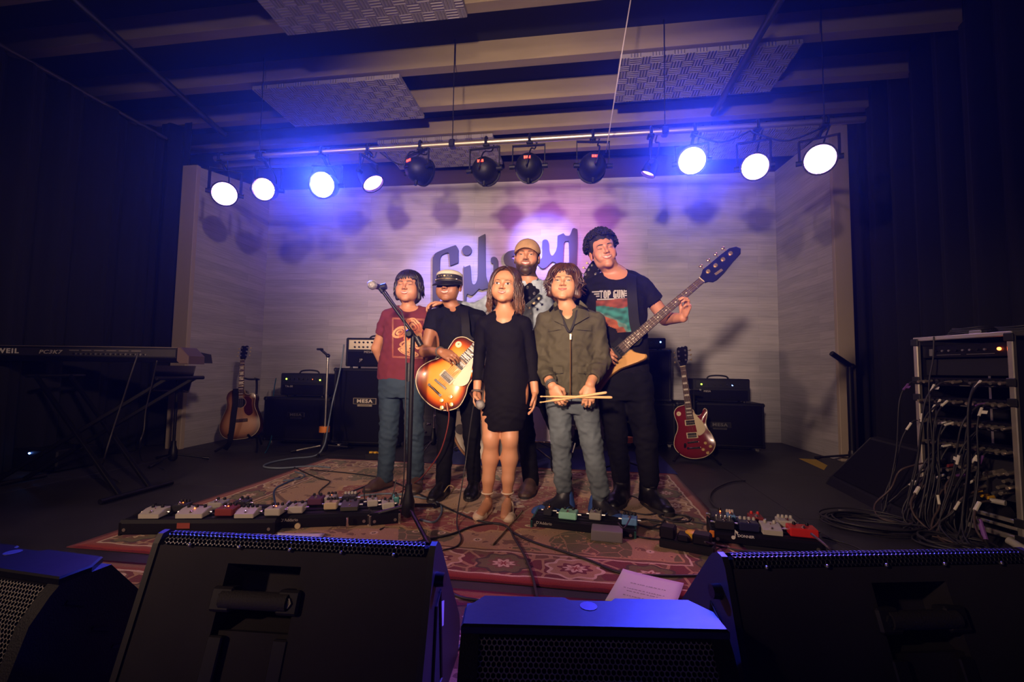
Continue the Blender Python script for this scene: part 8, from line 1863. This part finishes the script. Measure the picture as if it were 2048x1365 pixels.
# ---- the bass player
def bassist():
    Y = 3.0; root = person('tall teenager with short black curls in a black printed T-shirt, holding the bass guitar', Y, 1250, 750)
    hd = head_from(1206, 468, 540, Y-.05, yaw=8, pitch=2, roll=13, wide=1.03); s = hd.s
    skin = (.50, .215, .125); sm = skin_mat('skin_warm', skin)
    sh = secs(Y, [(752, 1184, 1298, .58, 0), (715, 1182, 1297, .60, 0), (660, 1176, 1295, .60, -.01), (600, 1168, 1294, .58, -.015), (566, 1168, 1292, .46, 0), (545, 1204, 1270, .6, .01)])
    aL = arm_pts(Y, (1176, 578, 0), (1152, 672, -.02), (1190, 700, -.20)); aR = arm_pts(Y, (1284, 572, 0), (1331, 638, .03), (1366, 636, -.165))
    nb = at(1236, 551, Y+.015)
    F = Field((at(1130, 600, Y).x, Y-.40, at(0, 755, Y).z), (at(1405, 600, Y).x, Y+.16, at(1206, 445, Y).z), .0036)
    hd.sculpt(F, smile=.9, jaw=.92, kid=False)
    F.chain([hd.p(0, -.012, -.06), nb, at(1235, 590, Y)], [.052*s, .056, .08], .03)
    F.loft(sh[1:], .02, grow=-.012); F.cone(nb, aL[0], .042, .042, .03); F.cone(nb, aR[0], .042, .042, .03)
    F.chain(aL, [.044, .040, .028], .012); F.chain(aR, [.046, .042, .028], .012)
    nk = bass_axis(); gx, gd, gn_ = nk                   # towards the headstock, across (up the neck's edge), out of the fingerboard
    hand(F, aR[2], (.22, -.50, .84), (-.93, -.28, .10), (-.45, .55, .55), .98, curl=(.95, 1.0, 1.05, 1.1), thumb=(.4, .2), spread=.10)
    hand(F, aL[2], (.7, -.2, -.4), (0, .9, -.1), (.2, -.3, .9), .98, curl=(.6, .6, .6, .6))
    P, Q = F.mesh(1); hd.set_skin(P, Q); np_mesh('body', P, Q, sm, root, skin_cols(P, hd, skin, cheek=(1.12, .80, .78)))
    hd.eyes(root, .14, brow=(.016, .010, .008), browr=.0036); hd.mouth(root, LIP, TEETH, .029, .009, .011)
    tm = mat('tee_black_faded', (.0075, .006, .0088), .9, spec=.15, bump=.2, bscale=220, var=.15, vscale=9)
    def tee(F):
        F.loft(sh, .02); F.cone(nb, aL[0], .050, .050, .03); F.cone(nb, aR[0], .050, .050, .03)
        for a in (aL, aR): F.cone(a[0], a[0]+(a[1]-a[0])*.66, .058, .070, .02)
    def post(F):
        F.ell(at(1231, 545, Y-.05), (.076, .095, .060), .006, 'cut')
        for a in (aL, aR):
            d = (a[1]-a[0]).normalized(); e = a[0]+(a[1]-a[0])*.66; F.cone(e+d*.05, e+d*.12, .11, .11, .004, 'cut')
    o = garment('t_shirt', tee, *bounds([at(1130, 530, Y-.2), at(1350, 758, Y+.2)], .02), .0055, tm, root, .0045, 23, post, wf=34)
    tee_print(o, Y)
    legs = [([at(1218, 765, Y), at(1232, 870, Y-.02), at(1242, 955, Y+.02)], [.098, .068, .055]), ([at(1272, 765, Y), at(1290, 870, Y-.03), at(1299, 962, Y-.04)], [.100, .074, .058])]
    def pants(F):
        F.loft(secs(Y, [(732, 1188, 1294, .57, 0), (775, 1184, 1304, .66, 0), (800, 1186, 1304, .6, 0)]), .02)
        for p, r in legs: F.chain(p, r, .02)
    garment('trousers', pants, *bounds([at(1170, 728, Y-.2), at(1330, 972, Y+.2)], .02), .0065, mat('trousers_black', (.0045, .004, .0055), .85, spec=.12, bump=.2, bscale=220), root, .005, 25, zf=1.8, cuts=((at(1245, 734, Y), (0, 0, 1)),), masks=[(legs[1][0][1], .12, 1.0)])
    for p, d in ((legs[0][0][2], (-.35, -1)), (legs[1][0][2], (.42, -1))):
        dv = Vector((d[0], d[1], 0)).normalized(); u, q = shoe(root, (p.x-dv.x*.07, p.y-dv.y*.07), d, .30, .108, LEATHER, RUBBERB, height=.13, shaft=.16, leg=(p.x, p.y+.01, .27), sole_t=.030, toe=.044, name='boot')
        l = MB()
        for k in range(6): z = .10+.028*k; c = q(.125-.012*k if k < 3 else .098-.004*k, 0, z); sd = Vector((-dv.y, dv.x, 0)); l.tube([c-sd*.022, c+dv*.008, c+sd*.022], .0028, 5)
        l.build('laces', RUBBERB, u)
        st = MB(); st.tube([q(.15+.145*math.cos(a), .056*math.sin(a), .031) for a in np.linspace(-1.9, 1.9, 16)], .0016, 4); st.build('welt_stitching', mat('stitch_tan', (.16, .10, .05), .7), u)
    def cap(F):
        hd.ell(F, (0, -.020, .056), (.088, .104, .092), .01); hd.ell(F, (0, .01, .100), (.066, .076, .042), .03)
        hd.ell(F, (0, .095, -.026), (.070, .080, .078), .008, 'cut'); F.plane(hd.p(0, 0, -.055), hd.M@np.array((0, 0, -1)))
    hair_shell(hd, cap, HAIRC, root, seed=9, wr=.009, wf=80)
    rnd = random.Random(21); cm = MB()
    for i in range(680):                                  # small curls
        th = math.acos(rnd.uniform(-.05, 1)); a = rnd.uniform(0, 6.283); e = (.098, .118+.012*max(0, math.cos(a)), .112)
        if math.cos(a) > .30 and th > 1.16: continue
        c = np.array((e[0]*math.sin(th)*math.sin(a), -.018+e[1]*math.sin(th)*math.cos(a), .050+e[2]*math.cos(th))); r = rnd.uniform(.007, .012); ph = rnd.uniform(0, 6)
        ax = Vector((rnd.uniform(-1, 1), rnd.uniform(-1, 1), rnd.uniform(-1, 1))).normalized(); x, y, _ = frame(ax)
        cm.tube([Vector(hd.p(*c))+(x*math.cos(t+ph)+y*math.sin(t+ph))*r*s+ax*(t-2.5)*.003 for t in np.linspace(0, 5.2, 8)], [.0022, .0042, .005, .005, .005, .0045, .004, .002], 5)
    cm.build('hair_curls', HAIRC, root, smooth=True)
    ck = MB(); ck.tube([at(1222, 560, Y-.06), at(1230, 571, Y-.095), at(1238, 573, Y-.1), at(1246, 566, Y-.085), at(1252, 555, Y-.05)], .0016, 5, smooth=4); ck.build('necklace', mat('gold', (.7, .5, .25), .3, 1), root)
    return aR
for f in (boy_maroon, boy_hat, girl, man, boy_jacket, bassist): f()
